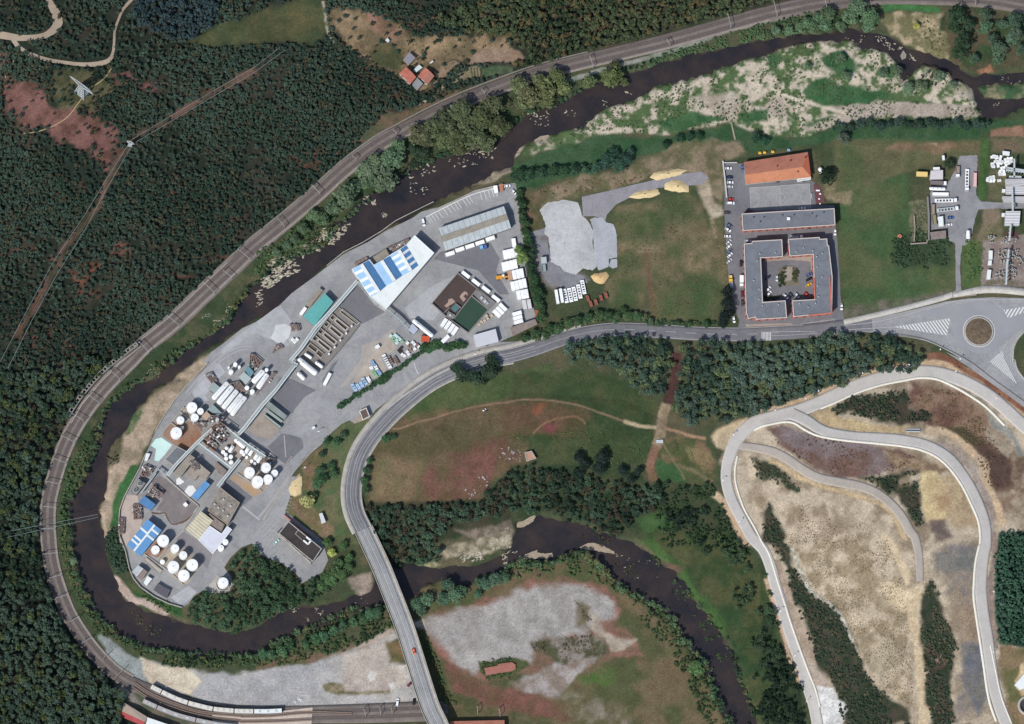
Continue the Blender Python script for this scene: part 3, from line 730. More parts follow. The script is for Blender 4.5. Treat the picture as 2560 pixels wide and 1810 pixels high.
# ------------------------------------------------------------------ the ground as one sheet, reaching far past the picture
far = np.array([12,30,60,120,260,600,1400,3500.0])
X = np.concatenate([GX0 - far[::-1], gx, GX1 + far]); Y = np.concatenate([GY0 - far[::-1], gy, GY1 + far])
nf = len(far)
XX, YY = np.meshgrid(X, Y)
ix = np.clip(np.arange(len(X)) - nf, 0, len(gx) - 1); iy = np.clip(np.arange(len(Y)) - nf, 0, len(gy) - 1)
ZZ = H[np.ix_(iy, ix)]
CC = R_[np.ix_(iy, ix)]
nx_, ny_ = len(X), len(Y)
idx = np.arange(nx_ * ny_).reshape(ny_, nx_)
F = np.stack([idx[:-1, :-1], idx[:-1,1:], idx[1:, 1:], idx[1:, :-1]],-1).reshape(-1,4)
me = np_mesh('ground', np.stack([XX, YY, ZZ],-1).reshape(-1,3), F, CC.reshape(-1,3), smooth=True)
tag(link_mesh('ground', me, attr_mat('ground_cover', fine=0.24, fscale=0.9)), kind='structure')

# ------------------------------------------------------------------ water
wm = mat('river_water', C(34,37,44,1.25), rough=0.25, col2=C(68,57,52,1.25), scale=0.05, spec=0.3, fine=0.18)
def flat_mesh(name, P, z, m, z0=None, kind='structure', parent=None):
    """flat sheet (or slab down to z0) from a map polygon"""
    P = [(float(a), float(b)) for a, b in P]
    n = len(P)
    tris = tessellate_polygon([[Vector((a, b, 0)) for a, b in P]])
    bmv = [(a, b, z) for a, b in P]
    fs = []
    for t in tris:
        a, b, c = [Vector(P[i]) for i in t]
        if (b - a).cross(c - a) < 0: t = (t[0], t[2], t[1])
        fs.append(tuple(t))
    if z0 is not None:
        area = sum(P[i][0] * P[(i + 1) % n][1] - P[(i + 1) % n][0] * P[i][1] for i in range(n))
        bmv += [(a, b, z0) for a, b in P]
        for i in range(n):
            j = (i + 1) % n
            fs.append((i, n + i, n + j, j) if area > 0 else (i, j, n + j, n + i))
    me = bpy.data.meshes.new(name)
    me.from_pydata(bmv, [], fs); me.update()
    o = link_mesh(name, me, m, parent)
    if kind: tag(o, kind=kind)
    return o
big = np.array(offset_poly([tuple(p) for p in RIVER],-3.0))
flat_mesh('river_water', [tuple(p) for p in big], WATER_Z, wm)
SPITS = [t23(85,215,110,190,160,170,215,150,215,175,280,182,340,178,348,205,300,222,240,222,160,235,95,245), t23(570,130,640,95,700,92,780,120,860,165,870,185,780,172,690,155,620,150),
         t20(182,1190,240,1150,312,1140,300,1175,250,1215,200,1240), t20(22,1322,60,1255,112,1232,90,1275,50,1318), t13(780,440,800,395,860,370,980,345,1000,400,930,430,915,450,960,490,880,530,830,505), t22(0,1395,120,1370,200,1385,180,1430,100,1480,0,1490)]

# ------------------------------------------------------------------ roads, railway bed, paved yards
asph = mat('asphalt', C(124,123,126), stain=0.16, var=0.14, scale=0.06, rough=0.9, fine=0.08)
asph_lt = mat('worn_asphalt', C(146,146,147), stain=0.20, var=0.12, scale=0.035, rough=0.9, col2=C(174,173,171), fine=0.09)
asph_dk = mat('dark_asphalt', C(124,123,127), stain=0.14, var=0.08, scale=0.07, rough=0.9, fine=0.05)
conc = mat('concrete', C(186,180,170), stain=0.20, var=0.10, scale=0.2, rough=0.9, fine=0.08)
conc_dk = mat('grey_concrete', C(146,142,136), stain=0.18, var=0.10, scale=0.2, rough=0.9, fine=0.1)
conc_br = mat('stained_concrete', C(150,136,122), var=0.2, scale=0.12, rough=0.9, col2=C(176,166,154), fine=0.1)
paint = mat('road_paint', C(225,225,220), var=0.08, scale=0.5, rough=0.8)
paint_worn = mat('worn_road_paint', C(186,186,186), var=0.12, scale=0.7, rough=0.8)
haul = mat('haul_road_gravel', C(200,194,186), stain=0.10, var=0.06, scale=0.06, rough=0.95, fine=0.05)
haul2 = mat('haul_road_dust', C(182,172,160), stain=0.12, var=0.07, scale=0.08, rough=0.95, fine=0.06)
ditch = mat('concrete_ditch', C(236,230,214), var=0.06, scale=0.3, rough=0.9, fine=0.08)
ballast = mat('railway_ballast', C(112,103,98), var=0.14, scale=0.08, rough=0.95, col2=C(138,128,120), fine=0.12)
dirt = mat('dirt_track', C(158,140,120), var=0.12, scale=0.12, rough=0.95, col2=C(182,166,146), fine=0.08)
gravel = mat('gravel', C(138,138,140), stain=0.16, var=0.10, scale=0.08, rough=0.95, col2=C(160,158,158), fine=0.1)
gravel_dk = mat('dark_gravel', C(128,126,130), stain=0.16, var=0.10, scale=0.10, rough=0.95, col2=C(146,146,150), fine=0.12)
dust = mat('white_dust', C(196,196,196), var=0.10, scale=0.05, rough=0.95, col2=C(224,224,222), fine=0.06)
pale_slab = mat('pale_slab', C(178,177,175), stain=0.18, var=0.1, scale=0.045, rough=0.95, col2=C(208,208,206), fine=0.12)
pale_slab2 = mat('grey_slab', C(166,168,172), stain=0.14, var=0.1, scale=0.06, rough=0.95, col2=C(186,188,192), fine=0.1)
rust_ground = mat('rusty_concrete', C(150,100,74), var=0.2, scale=0.10, rough=0.9, col2=C(158,138,120), fine=0.12)

pale_cb = mat('pale_pavement', C(206,200,190), stain=0.2, var=0.08, scale=0.3, fine=0.1)
def rough(pts, amp, step=6, seed=1):
    rs = random.Random(seed); out = []
    for i in range(len(pts)):
        a, b = pts[i], pts[(i + 1) % len(pts)]
        n = max(1, int(math.hypot(b[0] - a[0], b[1] - a[1]) / step))
        for k in range(n):
            out.append((a[0] + (b[0] - a[0]) * k / n + rs.uniform(-amp, amp), a[1] + (b[1] - a[1]) * k / n + rs.uniform(-amp, amp)))
    return out
def ribbon(name, pts, width, m, dz=0.15, thick=0.0, kind='structure', parent=None, across=4, step=2.0, zfix=None, world=False, closed=False):
    """a strip draped on the ground along a line; width in photograph pixels, one value or one per point"""
    a = np.array(pts, float)
    P = a if world else GP(a)
    wv = np.full(len(P), float(width)) if np.isscalar(width) else np.interp(np.linspace(0,1, len(P)), np.linspace(0,1, len(width)), np.array(width, float))
    q = catmull(np.column_stack([P, wv] + ([zfix] if zfix is not None else [])), step)
    t = np.gradient(q[:, :2], axis=0); t /= np.maximum(1e-9, np.hypot(t[:, 0], t[:, 1]))[:, None]
    n = np.stack([-t[:, 1], t[:, 0]],1)
    vs = []; rows = len(q)
    us = np.linspace(-0.5,0.5, across + 1)
    for u in us:
        xy = q[:, :2] + n * (q[:, 2:3] * S * u)
        z = (q[:, 3] if zfix is not None else hz(xy[:, 0], xy[:, 1])) + dz
        vs.append(np.column_stack([xy, z]))
    V = np.stack(vs, 1)                       # rows, across+1,3
    k = across + 1
    idx = np.arange(rows * k).reshape(rows, k)
    F = np.stack([idx[:-1,1:], idx[:-1, :-1], idx[1:, :-1], idx[1:, 1:]],-1).reshape(-1,4)
    V = V.reshape(-1,3); 
    if thick > 0:
        b = len(V)
        low = V.copy(); low[:, 2] -= thick
        V = np.concatenate([V, low])
        e = []
        for j in (0, k - 1):
            c = idx[:, j]
            f = np.stack([c[:-1], c[1:], c[1:] + b, c[:-1] + b],-1)
            e.append(f if j == k - 1 else f[:, ::-1])
        F = np.concatenate([F] + e)
    me = np_mesh(name, V, F[:, ::-1])
    o = link_mesh(name, me, m, parent)
    if kind: tag(o, kind=kind)
    return o
def sheet(name, pts, m, z=0.1, z0=None, kind='structure', parent=None):
    return flat_mesh(name, WP(pts, z), z, m, z0, kind, parent)

# --- railway: bed, then rails
RW = []
for (x, y) in RAIL:
    w = 38
    if 150 < x < 420 and y < 1110: w = 44
    if 420 <= x < 700: w = 50
    if 700 <= x < 960: w = 44
    if 960 <= x < 1300: w = 34
    if x >= 1300: w = 40
    if x < 150: w = 40
    if x > 2000: w = 44
    if y > 1700: w = 34 + max(0,(x - 380) / 40)
    RW.append(min(w, 50))
ribbon('railway_bed', RAIL, RW, ballast, dz=0.45, thick=2.6, across=6)
rail_m = mat('rail_steel', C(122,114,108), var=0.1, scale=1, rough=0.5, metal=0.3)
sleeper_m = mat('cess_gravel', C(152,142,132), var=0.1, scale=0.2, rough=0.9, fine=0.15)
trk_m = mat('track_bed', C(106,96,92), var=0.14, scale=0.4, rough=0.95, fine=0.15)
def off_line(pts, off):
    p = catmull(GP(pts),4.0)
    t = np.gradient(p, axis=0); t /= np.maximum(1e-9, np.hypot(t[:, 0], t[:, 1]))[:, None]
    return p + np.stack([-t[:, 1], t[:, 0]],1) * (off * S)
for off in (-8,9):
    ribbon('track_sleepers', off_line(RAIL, off),9.5, trk_m, dz=0.52, world=True, across=1)
    for g in (-2.8,2.8):
        ribbon('rail', off_line(RAIL, off + g),0.9, rail_m, dz=0.6, thick=0.12, world=True, across=1)
ribbon('railway_cess', off_line(RAIL[8:46],-17.5),5, sleeper_m, dz=0.53, world=True, across=1)
ribbon('railway_cess', off_line(RAIL[14:30],17),3.5, sleeper_m, dz=0.53, world=True, across=1)
ribbon('railway_cess', off_line(RAIL[24:42],22),3, conc_dk, dz=0.55, thick=0.8, world=True, across=1)
# platforms and sidings by the station
sheet('platform_paving', pO(-200,1440,500,1450,1000,1400,1500,1340,1480,1620,900,1640,-200,1640) , mat('platform_gravel', C(206,190,174), stain=0.15, var=0.1, scale=0.2, fine=0.1),0.9,0.0)
for pts in (pN(380,930,560,1060,800,1180,1140,1310,1500,1420,2164,1480) + pO(300,1490,800,1480,1400,1430,2164,1450),
            pN(340,1010,620,1190,900,1310,1300,1440,1700,1520,2164,1570) + pO(300,1580,900,1570,1500,1540)):
    ribbon('siding_track', pts, 8, trk_m, dz=1.1, across=1)
    for g in (-2.4,2.4):
        P = catmull(GP(pts),4.0); t = np.gradient(P, axis=0); t /= np.hypot(t[:, 0], t[:, 1])[:, None]
        ribbon('rail', P + np.stack([-t[:, 1], t[:, 0]],1) * g * S, 1.0, mat('rusty_rail', C(176,150,128), var=0.1), dz=1.2, thick=0.1, world=True, across=1)

# --- the main road with its bridge
MAIN = [(1104,1830),(1095,1808),(1075,1765),(1051,1692),(1033,1634),(1010,1563),(978,1480),(951,1413),(925,1357),(909,1323),(892,1287),(884,1255),(883,1220),(889,1179),(902,1138),
        (926,1097),(960,1056),(996,1020),(1050,975),(1098,944),(1158,918),(1217,900),(1280,888),(1339,871),(1398,850),(1457,834),(1517,825),(1576,824),(1664,829),(1753,834),(1842,836),(1920,833),(2009,828),(2097,818),(2180,810)]
DECK = 6.5
mw = GP(MAIN)
mz = []
BR = {0: 9.0,1: 9.0,2: 8.8,3: 8.2,4: 7.8,5: 7.4,6: 6.8,7: 6.0,8: 4.8,9: 3.6,10: 2.4,11: 1.4,12: 0.6}
mzz = np.array([BR.get(i, 0.12) for i in range(len(MAIN))])
mwx = np.array([W(MAIN[i][0], MAIN[i][1], mzz[i]) for i in range(len(MAIN))])
def main_off(lo, hi, off):
    p = catmull(np.column_stack([mwx[lo:hi], mzz[lo:hi]]),3.0)
    t = np.gradient(p[:, :2], axis=0); t /= np.hypot(t[:, 0], t[:, 1])[:, None]
    q = p[:, :2] + np.stack([-t[:, 1], t[:, 0]],1) * (off * S)
    return q, p[:, 2]
p_, z_ = main_off(9,35,0)
ribbon('main_road', p_, 36, asph, dz=0.12, zfix=z_, world=True, across=4, thick=1.0)
p_, z_ = main_off(9,26,24.5)
wv = np.full(len(p_),13.0); 
ribbon('pavement', p_, 13, conc, dz=0.27, zfix=z_, world=True, across=2, thick=1.0)
p_, z_ = main_off(9,23,-20)
ribbon('pavement', p_, 5, conc, dz=0.27, zfix=z_, world=True, across=1, thick=0.8)
def mark(name, lo, hi, off, w, dash=None, m=paint):
    p, z = main_off(lo, hi, off)
    if dash is None:
        ribbon(name, p, w, m, dz=0.19, zfix=z, world=True, across=1)
        return
    on, gap = dash; i = 0; V = []; F = []
    t = np.gradient(p, axis=0); t /= np.hypot(t[:, 0], t[:, 1])[:, None]
    n = np.stack([-t[:, 1], t[:, 0]],1) * (w * S / 2)
    while i + on < len(p):
        for k in range(i, i + on):
            b = len(V)
            for q in (p[k] + n[k], p[k] - n[k], p[k + 1] - n[k + 1], p[k + 1] + n[k + 1]):
                V.append((q[0], q[1], z[k] + 0.19))
            F.append((b, b + 1, b + 2, b + 3))
        i += on + gap
    tag(link_mesh(name, np_mesh(name, V, F), m), kind='structure')
mark('road_edge_line', 9,33,16.2,1.2, m=paint_worn)
mark('road_edge_line', 9,31,-15.8,1.0, m=paint_worn)
mark('road_centre_line', 9,27,0.4,0.8, m=paint_worn)
mark('road_lane_streak', 9,24,6,2.6, m=asph_lt)
mark('road_lane_streak', 9,24,-7,2.6, m=asph_lt)
mark('road_centre_line', 26,33,0.2,1.0,(2,2), m=paint_worn)
# bridge: one thing with its deck, pavements, parapets and piers
bx, by = W(975,1475,0)
bridge = thing('road_bridge', 'long concrete road bridge with two lanes crossing the river and the railway', 'bridge', (float(bx), float(by),0))
def bridge_part(name, lo, hi, off, w, m, dz, thick, across=2):
    p, z = main_off(lo, hi, off)
    p = p - np.array([float(bx), float(by)])
    return ribbon(name, p, w, m, dz=dz, thick=thick, zfix=z, world=True, across=across, kind=None, parent=bridge)
bridge_part('deck', 0,10,0,47, conc_dk, 0.06,1.4,4)
bridge_part('carriageway', 0,10,0.5,33, asph_lt, 0.14,0.05,4)
for off in (20,-19.5):
    bridge_part('pavement', 0,10, off, 6.5, conc, 0.28,0.2)
for off in (23.6,-23.2):
    bridge_part('parapet', 0,10, off, 1.2, conc, 1.2,1.2,1)
for off in (16,-14.8):
    bridge_part('edge_line', 0,10, off, 0.9, paint, 0.20,0.02,1)
bridge_part('centre_line', 0,10,0.8,0.8, paint, 0.20,0.02,1)
for off in (5.5,9.5,-4.5,-9):
    bridge_part('lane_streak', 0,10, off, 1.6, mat('tyre_track', C(166,166,162), var=0.08, scale=0.1),0.17,0.02,1)
for i in (2,3,4,5,6,7):
    b = MB()
    x, y = mwx[i]
    d = mwx[i + 1] - mwx[i - 1]; a = math.atan2(d[1], d[0])
    b.box(x, y, mzz[i] / 2 - 2.2,1.4,9, mzz[i] + 1.6, a)
    b.box(x, y, mzz[i] - 1.7,2.0,11.5,0.9, a)
    b.build('pier', conc_dk, bridge)
# wider carriageway toward the roundabout and the roundabout itself
sheet('roundabout_road', t31(540,1255,620,1238,900,1205,1200,1135,1500,1062,1700,1035,1900,1025,2400,1040,2400,1200,2250,1290,2160,1330,2100,1400,2072,1480,2080,1580) +
      t32(2090,80,2115,160,2200,280,2400,450,2400,640,2000,345,1700,130,1500,0) + t31(1640,1545,1450,1435,1250,1362,1000,1332,620,1305,540,1300), asph_lt, 0.16)
sheet('road_wear', t31(1250,1165,1500,1100,1800,1060,2000,1090,2150,1150,2200,1250,2060,1330,1990,1420,1900,1500,1760,1500,1620,1440,1560,1330,1560,1210,1400,1190), mat('tyre_polished_asphalt', C(156,155,158), var=0.08, scale=0.06),0.22)
def ring(name, cx, cy, r0, r1, m, z, kind='structure', parent=None, z0=None, k=K3):
    x, y = W(cx, cy, z); x = float(x); y = float(y)
    V = []; F = []; n = 64; sc = S / k
    for i in range(n):
        a = 2 * math.pi * i / n
        for r in (r0, r1):
            V.append((x + r * sc * math.cos(a), y + r * sc * math.sin(a), z))
    for i in range(n):
        j = (i + 1) % n
        F.append((2 * i, 2 * i + 1,2 * j + 1,2 * j))
    if z0 is not None:
        b = len(V); V += [(p[0], p[1], z0) for p in V]
        for i in range(n):
            j = (i + 1) % n
            F.append((2 * i + 1, b + 2 * i + 1, b + 2 * j + 1,2 * j + 1)); F.append((2 * i, 2 * j, b + 2 * j, b + 2 * i))
    o = link_mesh(name, np_mesh(name, V, F), m, parent)
    if kind: tag(o, kind=kind)
    return o
RC = t31(1783,1312)[0]
ring('roundabout_kerb', RC[0], RC[1],113,124, conc, 0.40, z0=0.1)
ring('roundabout_line', RC[0], RC[1],131,137, paint, 0.27)
ring('roundabout_apron', RC[0], RC[1],122,132, conc_dk, 0.30, z0=0.1)
mnd = MB()
rx, ry = W(RC[0], RC[1],0.4)
mnd.lathe(float(rx), float(ry),[(114 * S / K3,0.36),(95 * S / K3,0.7),(60 * S / K3,1.1),(20 * S / K3,1.3),(0.1,1.32)],48)
tag(mnd.build('roundabout_island', mat('island_scrub', C(92,78,64), var=0.3, scale=0.35, col2=C(128,112,92), fine=0.25)), kind='structure')
def stripes(name, tri, n, frac, m, z, dirv):
    """slanted white bars clipped to a triangle"""
    P = [Vector((float(a), float(b))) for a, b in WP(tri, z)]
    d = Vector((dirv[0],-dirv[1])).normalized(); nr = Vector((-d.y, d.x))
    s0 = min(p.dot(nr) for p in P); s1 = max(p.dot(nr) for p in P)
    V = []; F = []
    def clip(poly, lim, sgn):
        out = []
        for i in range(len(poly)):
            a, b = poly[i], poly[(i + 1) % len(poly)]
            da, db = sgn * (a.dot(nr) - lim), sgn * (b.dot(nr) - lim)
            if da >= 0: out.append(a)
            if da * db < 0: out.append(a + (b - a) * (da / (da - db)))
        return out
    for i in range(n):
        lo = s0 + (s1 - s0) * i / n; hi = lo + (s1 - s0) / n * frac
        q = clip(P, lo, 1)
        if len(q) > 2: q = clip(q, hi, -1)
        if len(q) > 2:
            b = len(V); V += [(p.x, p.y, z) for p in q]; F.append(tuple(range(b, b + len(q))))
    me = bpy.data.meshes.new(name); me.from_pydata(V, [], F); me.update()
    for f in me.polygons:
        if f.normal.z < 0: f.flip()
    tag(link_mesh(name, me, m), kind='structure')
stripes('hatched_marking', t31(1060,1276,1540,1203,1512,1345),19,0.5, paint, 0.28,(42,60))
stripes('hatched_marking', t31(1990,1132,2240,1095,2230,1130,2030,1202),8,0.5, paint, 0.28,(-48,80))
stripes('hatched_marking', t32(1876,82,1980,-10,2000,60,2110,275),11,0.5, paint, 0.28,(30,60))
for pts in (t31(1060,1276,1540,1203), t31(1540,1203,1512,1345), t31(1512,1345,1060,1276), t31(600,1305,1060,1276), t31(1990,1132,2030,1202), t31(1880,1040,1990,1132), t31(1512,1345,1580,1490), t31(2030,1390,1930,1540),
            t32(1876,82,1980,-10), t31(650,1262,900,1235,1200,1165,1500,1080,1700,1048,2200,1045), t31(945,1335,1250,1372,1450,1440,1700,1580), t32(1640,40,1800,150,2164,420), t31(2150,1320,2090,1390,2052,1480,2050,1600), t32(2055,20,2090,140,2164,240)):
    ribbon('road_marking', pts, 1.3, paint_worn, dz=0.27, across=1)
ribbon('pavement', t31(640,1235,900,1178,1200,1105,1480,1030,1560,1000),14, pale_cb, dz=0.35, thick=0.4, across=1)
ribbon('pavement', t31(1560,1010,1780,965,1960,960,2200,985),[11,18,19,18], pale_cb, dz=0.35, thick=0.4, across=1)
sheet('road_verge', t31(1540,990,1640,970,1770,985,1760,1010,1560,1030), conc_br, 0.2)
ribbon('guard_rail', t31(1080,1335,1300,1375,1460,1440) + t32(1700,80,1900,230,2164,420),1.2, conc_dk, dz=0.8, thick=0.7, across=1)
ribbon('central_kerb', t31(2164,1310,2110,1380,2075,1460,2075,1580) + t32(2085,60,2110,150,2200,270),4, conc, dz=0.38, thick=0.3, across=1)
zeb = t21(2110,1310,2110,1395)
for i in range(7):
    u = 2112 + i * 12
    ribbon('crossing_stripe', t21(u, 1318, u + 2,1392)[:1] + t21(u, 1318, u + 2,1392)[1:],1.7, paint, dz=0.26, across=1)
sheet('bus_bay', t21(2060,1290,2164,1300) + t31(300,1245,560,1205,600,1240,560,1290,40,1350), asph_lt, 0.14)
for pts in (t31(30,1312,40,1350,420,1330), t31(30,1312,400,1318)):
    ribbon('bay_line', pts, 1.0, paint_worn, dz=0.3, across=1)
# haul roads on the hill
R1 = t32(2500,930,2330,760,2164,625,2000,475,1850,355,1650,245,1450,180,1250,165,1050,195,850,250,650,325,450,420,250,495,0,560) + t22(2060,590,1980,650,1900,740,1845,860,1815,980,1812,1080,1835,1190,1880,1300,1950,1430,2030,1570) + t33(-40,150,20,290,60,440,110,600,160,780,220,960,280,1120,330,1290,385,1460,420,1640)
ribbon('haul_road', R1,[34] * 4 + [33] * 9 + [33] * 8 + [28] * 20, haul, dz=0.22, across=6, thick=0.4)
R2 = t32(200,520,330,580,420,640,520,680,700,712,900,725,1130,742,1350,790,1520,890,1640,1030,1740,1200,1810,1370,1840,1500,1840,1640) + t33(1825,160,1805,330,1800,500,1820,700,1855,900,1880,1100,1910,1300,1960,1480,2020,1640)
ribbon('haul_road', R2,[32,30,28,26] + [26] * 4 + [28] * 6 + [30] * 9, haul, dz=0.27, across=6, thick=0.4)
R3 = t22(1900,790,2000,800,2164,830) + t32(60,850,150,895,280,985,420,1060,600,1100,760,1130,900,1180,1030,1275,1130,1390,1205,1520) + t33(1240,40,1270,160,1282,300,1284,420)
ribbon('haul_road', R3,[18,21,23] + [24] * 10 + [23,21,19,17], haul2, dz=0.18, across=5, thick=0.3)
E1 = t32(2000,620,1850,470,1700,365,1550,280,1420,228,1280,218,1150,240,950,280,750,345,560,430,440,478)
ribbon('concrete_ditch', E1,6.5, ditch, dz=0.36, across=1, thick=0.3)
E2 = t22(2100,625,2000,700) + []
ribbon('concrete_ditch', t32(-120,660,-60,630,0,615,130,590,220,600,300,650,400,700,520,728,700,752,900,770,1130,795,1300,830,1430,890,1540,990,1640,1130,1720,1290,1775,1420,1795,1540,1790,1630) + t33(1785,120,1755,260,1742,420,1740,560,1765,740,1795,940,1825,1140,1850,1320,1880,1460,1930,1600),6.5, ditch, dz=0.42, across=1, thick=0.3)
ribbon('concrete_ditch', t22(1905,880,1885,1000,1890,1100,1920,1210,1970,1340,2050,1480,2110,1600) + t33(10,190,70,380,130,570,190,760,260,960,330,1150,400,1330,440,1480),4.5, ditch, dz=0.36, across=1, thick=0.3)
ribbon('concrete_kerb', t33(1880,960,1925,1180,1975,1400,2060,1620),3.5, ditch, dz=0.36, across=1, thick=0.3)
# tracks in the woods
ribbon('dirt_track', t00(395,-30,430,40,470,110,490,190,450,255,380,300,280,318,160,320,60,305,-40,290),[14,17,22,24,20,16,15,16,18,19], dirt, dz=0.3, across=5)
ribbon('dirt_track', t00(110,330,160,400,250,455,400,505,560,530,700,545,830,540,920,510,955,450,965,350,970,260,1000,170,1040,80,1120,-10),[12,11,11,10,9,10,12,11,8,6,6,6,7,8], dirt, dz=0.3, across=4)
ribbon('footpath', t00(950,565,900,640,850,690,740,760,700,820,650,890,580,980,480,1050,330,1110,200,1130),2.2, mat('trodden_earth', C(178,160,120), var=0.1), dz=0.3, across=1)
ribbon('footpath', t00(130,490,100,540,70,600,40,660),3, _mats['trodden_earth'], dz=0.3, across=1)
ribbon('footpath', t20(1845,1010,1865,1090,1885,1180),3.5, dirt, dz=0.12, across=1)
# farm lane beside the railway
ribbon('farm_lane', t10(1340,900,1480,830,1600,760) + pS(900,1010,1000,920),5, dirt, dz=0.25, across=1)

# ------------------------------------------------------------------ paved ground of the works
YARD = t11(2130,62,1990,85,1850,120,1700,190,1560,258,1400,300,1330,350,1230,400,1100,462,950,555,740,660,500,845,300,992,180,1112,0,1232) + \
    t01(2050,1285,1900,1405,1790,1485,1720,1570) + t02(1760,100,1700,170,1600,262,1480,405,1400,525,1320,655,1275,765,1232,865,1182,985,1120,1105,1052,1225,1010,1335,1000,1450,1010,1560) + \
    t03(1025,80,1062,175,1090,310,1125,392,1185,465,1300,545,1420,602,1540,638,1590,610,1640,540,1720,490,1760,515,1920,515,1975,440,1950,370,1895,300,1950,215,2040,130,2130,95) + \
    t13(0,155,60,205,200,255,290,315,360,375,385,435,560,340,610,240) + t12(560,1590,300,1390,245,1355,290,1220,330,1110,385,1060,300,1050,400,905,550,785,620,700,720,610,790,578,835,605,960,560,1010,490,1200,345,1380,245,1560,165,1750,90,1900,40,2164,-40) + \
    t21(200,1405,320,1370,180,1380,10,1400) + t11(2055,1405) + t21(10,1350,215,1240,180,1110,150,1060,120,800,95,560,72,450,62,250,30,60)
sheet('works_yard', YARD, asph_lt, 0.06,-2.6)
def patch(name, pts, m, z=0.12):
    sheet(name, pts, m, z)
patch('dusty_ground', pF(330,470,420,420,560,640,650,760,760,760,700,900,560,1100,440,1150,300,1020,120,960,0,900,-200,1000,-420,1180,-560,1260,-600,1180,-300,940), mat('dusty_yard', C(168,168,168), stain=0.18, var=0.1, scale=0.05, col2=C(190,190,190), fine=0.05))
patch('dusty_ground', pF(330,760,480,740,600,800,560,960,440,1090,330,1040,240,980,300,880), dust, 0.16)
patch('yard_patch', pD(0,830,110,600,400,310,470,330,560,470,340,700,230,870,300,960,100,980), mat('pale_yard', C(186,186,188), stain=0.20, var=0.1, scale=0.08, fine=0.05),0.14)
patch('yard_patch', pF(1310,440,1660,60,1760,300,1900,520,2060,600,1750,760,1480,560), asph_dk, 0.12)
patch('yard_patch', t11(870,920,1000,1090,1090,1150,900,1250,690,1090), asph_dk, 0.13)
patch('yard_patch', t11(1560,640,1980,560,2060,700,2030,800,2140,1000,2060,1000,1880,800,1730,760,1500,700), asph_dk, 0.12)
patch('yard_patch', pI(430,560,700,480,960,280,1080,380,900,520,720,640,500,860,300,1100,180,1230,60,1280,420,800), mat('sandy_yard', C(176,168,158), stain=0.16, var=0.08, scale=0.1, fine=0.05),0.12)
patch('yard_patch', pI(480,860,700,620,900,440,1040,600,900,700,760,760,860,1000,620,1150,260,1200), mat('earthy_yard', C(186,174,160), stain=0.20, var=0.08, scale=0.12, fine=0.06),0.16)
patch('yard_patch', pD(1480,560,1700,600,2100,780,1900,900,1740,1100,1700,1180,1330,940), asph_dk, 0.12)
patch('yard_patch', pE(880,380,1110,160,1320,200,1440,240,1470,340,1480,400,1180,680,1040,580), asph, 0.12)
patch('yard_patch', pE(20,1060,230,930,620,1240,520,1320,420,1400), asph_dk, 0.12)
patch('yard_patch', pA(800,60,900,120,1450,580,1200,870,1050,890,900,740,880,680,740,640,860,470,700,240,660,160), mat('brown_yard', C(138,130,128), stain=0.20, var=0.1, scale=0.1, fine=0.06),0.12)
patch('yard_patch', pA(100,1050,160,560,250,380,430,400,480,640,520,760,480,980,260,1200,220,1340,150,1240), mat('pinkish_yard', C(196,180,168), stain=0.20, var=0.08, scale=0.12, fine=0.06),0.12)
patch('yard_patch', pC(500,760,620,650,900,640,1130,690,1100,900,880,1150,640,1020,460,880), rust_ground, 0.14)
patch('yard_patch', pC(820,400,1060,600,1000,680,860,600,740,460), conc_br, 0.14)
patch('yard_patch', pC(1100,900,1300,680,1600,760,1560,880,1400,1020,1330,1150,1180,1040), rust_ground, 0.14)
patch('yard_patch', pE(320,230,620,420,830,560,1000,700,960,780,880,850,680,720,430,640,260,690,100,560,80,440,200,330), conc_br, 0.16)
patch('yard_patch', pE(540,660,680,750,820,880,960,830,870,1060,790,1150,560,980,400,830), conc_br, 0.18)
patch('yard_patch', pE(230,920,310,840,560,1000,780,1160,640,1230), mat('ochre_ground', C(176,140,104), var=0.12, scale=0.12, col2=C(172,156,138), fine=0.08),0.14)
patch('yard_patch', pB(480,560,640,400,860,440,800,560,640,700,420,640), rust_ground, 0.14)
patch('yard_patch', pB(660,740,850,600,1180,740,1400,800,1300,940,1160,1130,1080,1180,900,1040), mat('bund_floor', C(178,166,148), stain=0.25, var=0.1, scale=0.12, fine=0.08),0.14)
patch('yard_patch', pB(940,400,1080,260,1300,400,1560,650,1480,900,1380,800,1260,660,1100,540), mat('purple_grey_yard', C(140,136,138), var=0.1, scale=0.09, fine=0.06),0.13)
patch('yard_patch', pB(860,1380,1160,1180,1300,1280,1080,1500,1000,1490), mat('pale_yard', C(1,1,1)),0.13)
patch('bund_floor', pB(1510,1270,1500,1180,1640,1000,1700,1040,1900,1130,1850,1270), conc, 0.16)
patch('mint_pool', pC(430,905,610,1030,500,1180,380,1310,310,1290,340,1100,250,1040,330,930), mat('mint_settling_sheet', C(196,232,222), var=0.05, scale=0.15, rough=0.5, col2=C(216,242,232)),0.2)
patch('bed_ground', pF(1390,455,1750,760,1500,1080,1120,1520,960,1560,690,1290,900,1050,1260,560), mat('bed_gravel', C(138,131,126), var=0.12, scale=0.12, fine=0.1),0.16)
patch('yard_patch', t11(1500,920,1700,830,1600,1000,1480,1080,1560,1140,1500,1220,1300,1200,1250,1120), mat('dusty_yard', C(1,1,1)),0.13)
patch('concrete_apron', pD(1170,1160,1240,1150,1490,1420,1330,1610,1100,1560,920,1440), conc_br, 0.3)
patch('tarmac_repair', t12(560,230,650,100,700,60,560,300), asph_dk, 0.13)
patch('white_spill', pA(1225,330,1290,230,1370,225,1425,305,1345,405,1290,430,1255,370), mat('white_powder', C(236,236,232), var=0.05, scale=0.4),0.3)
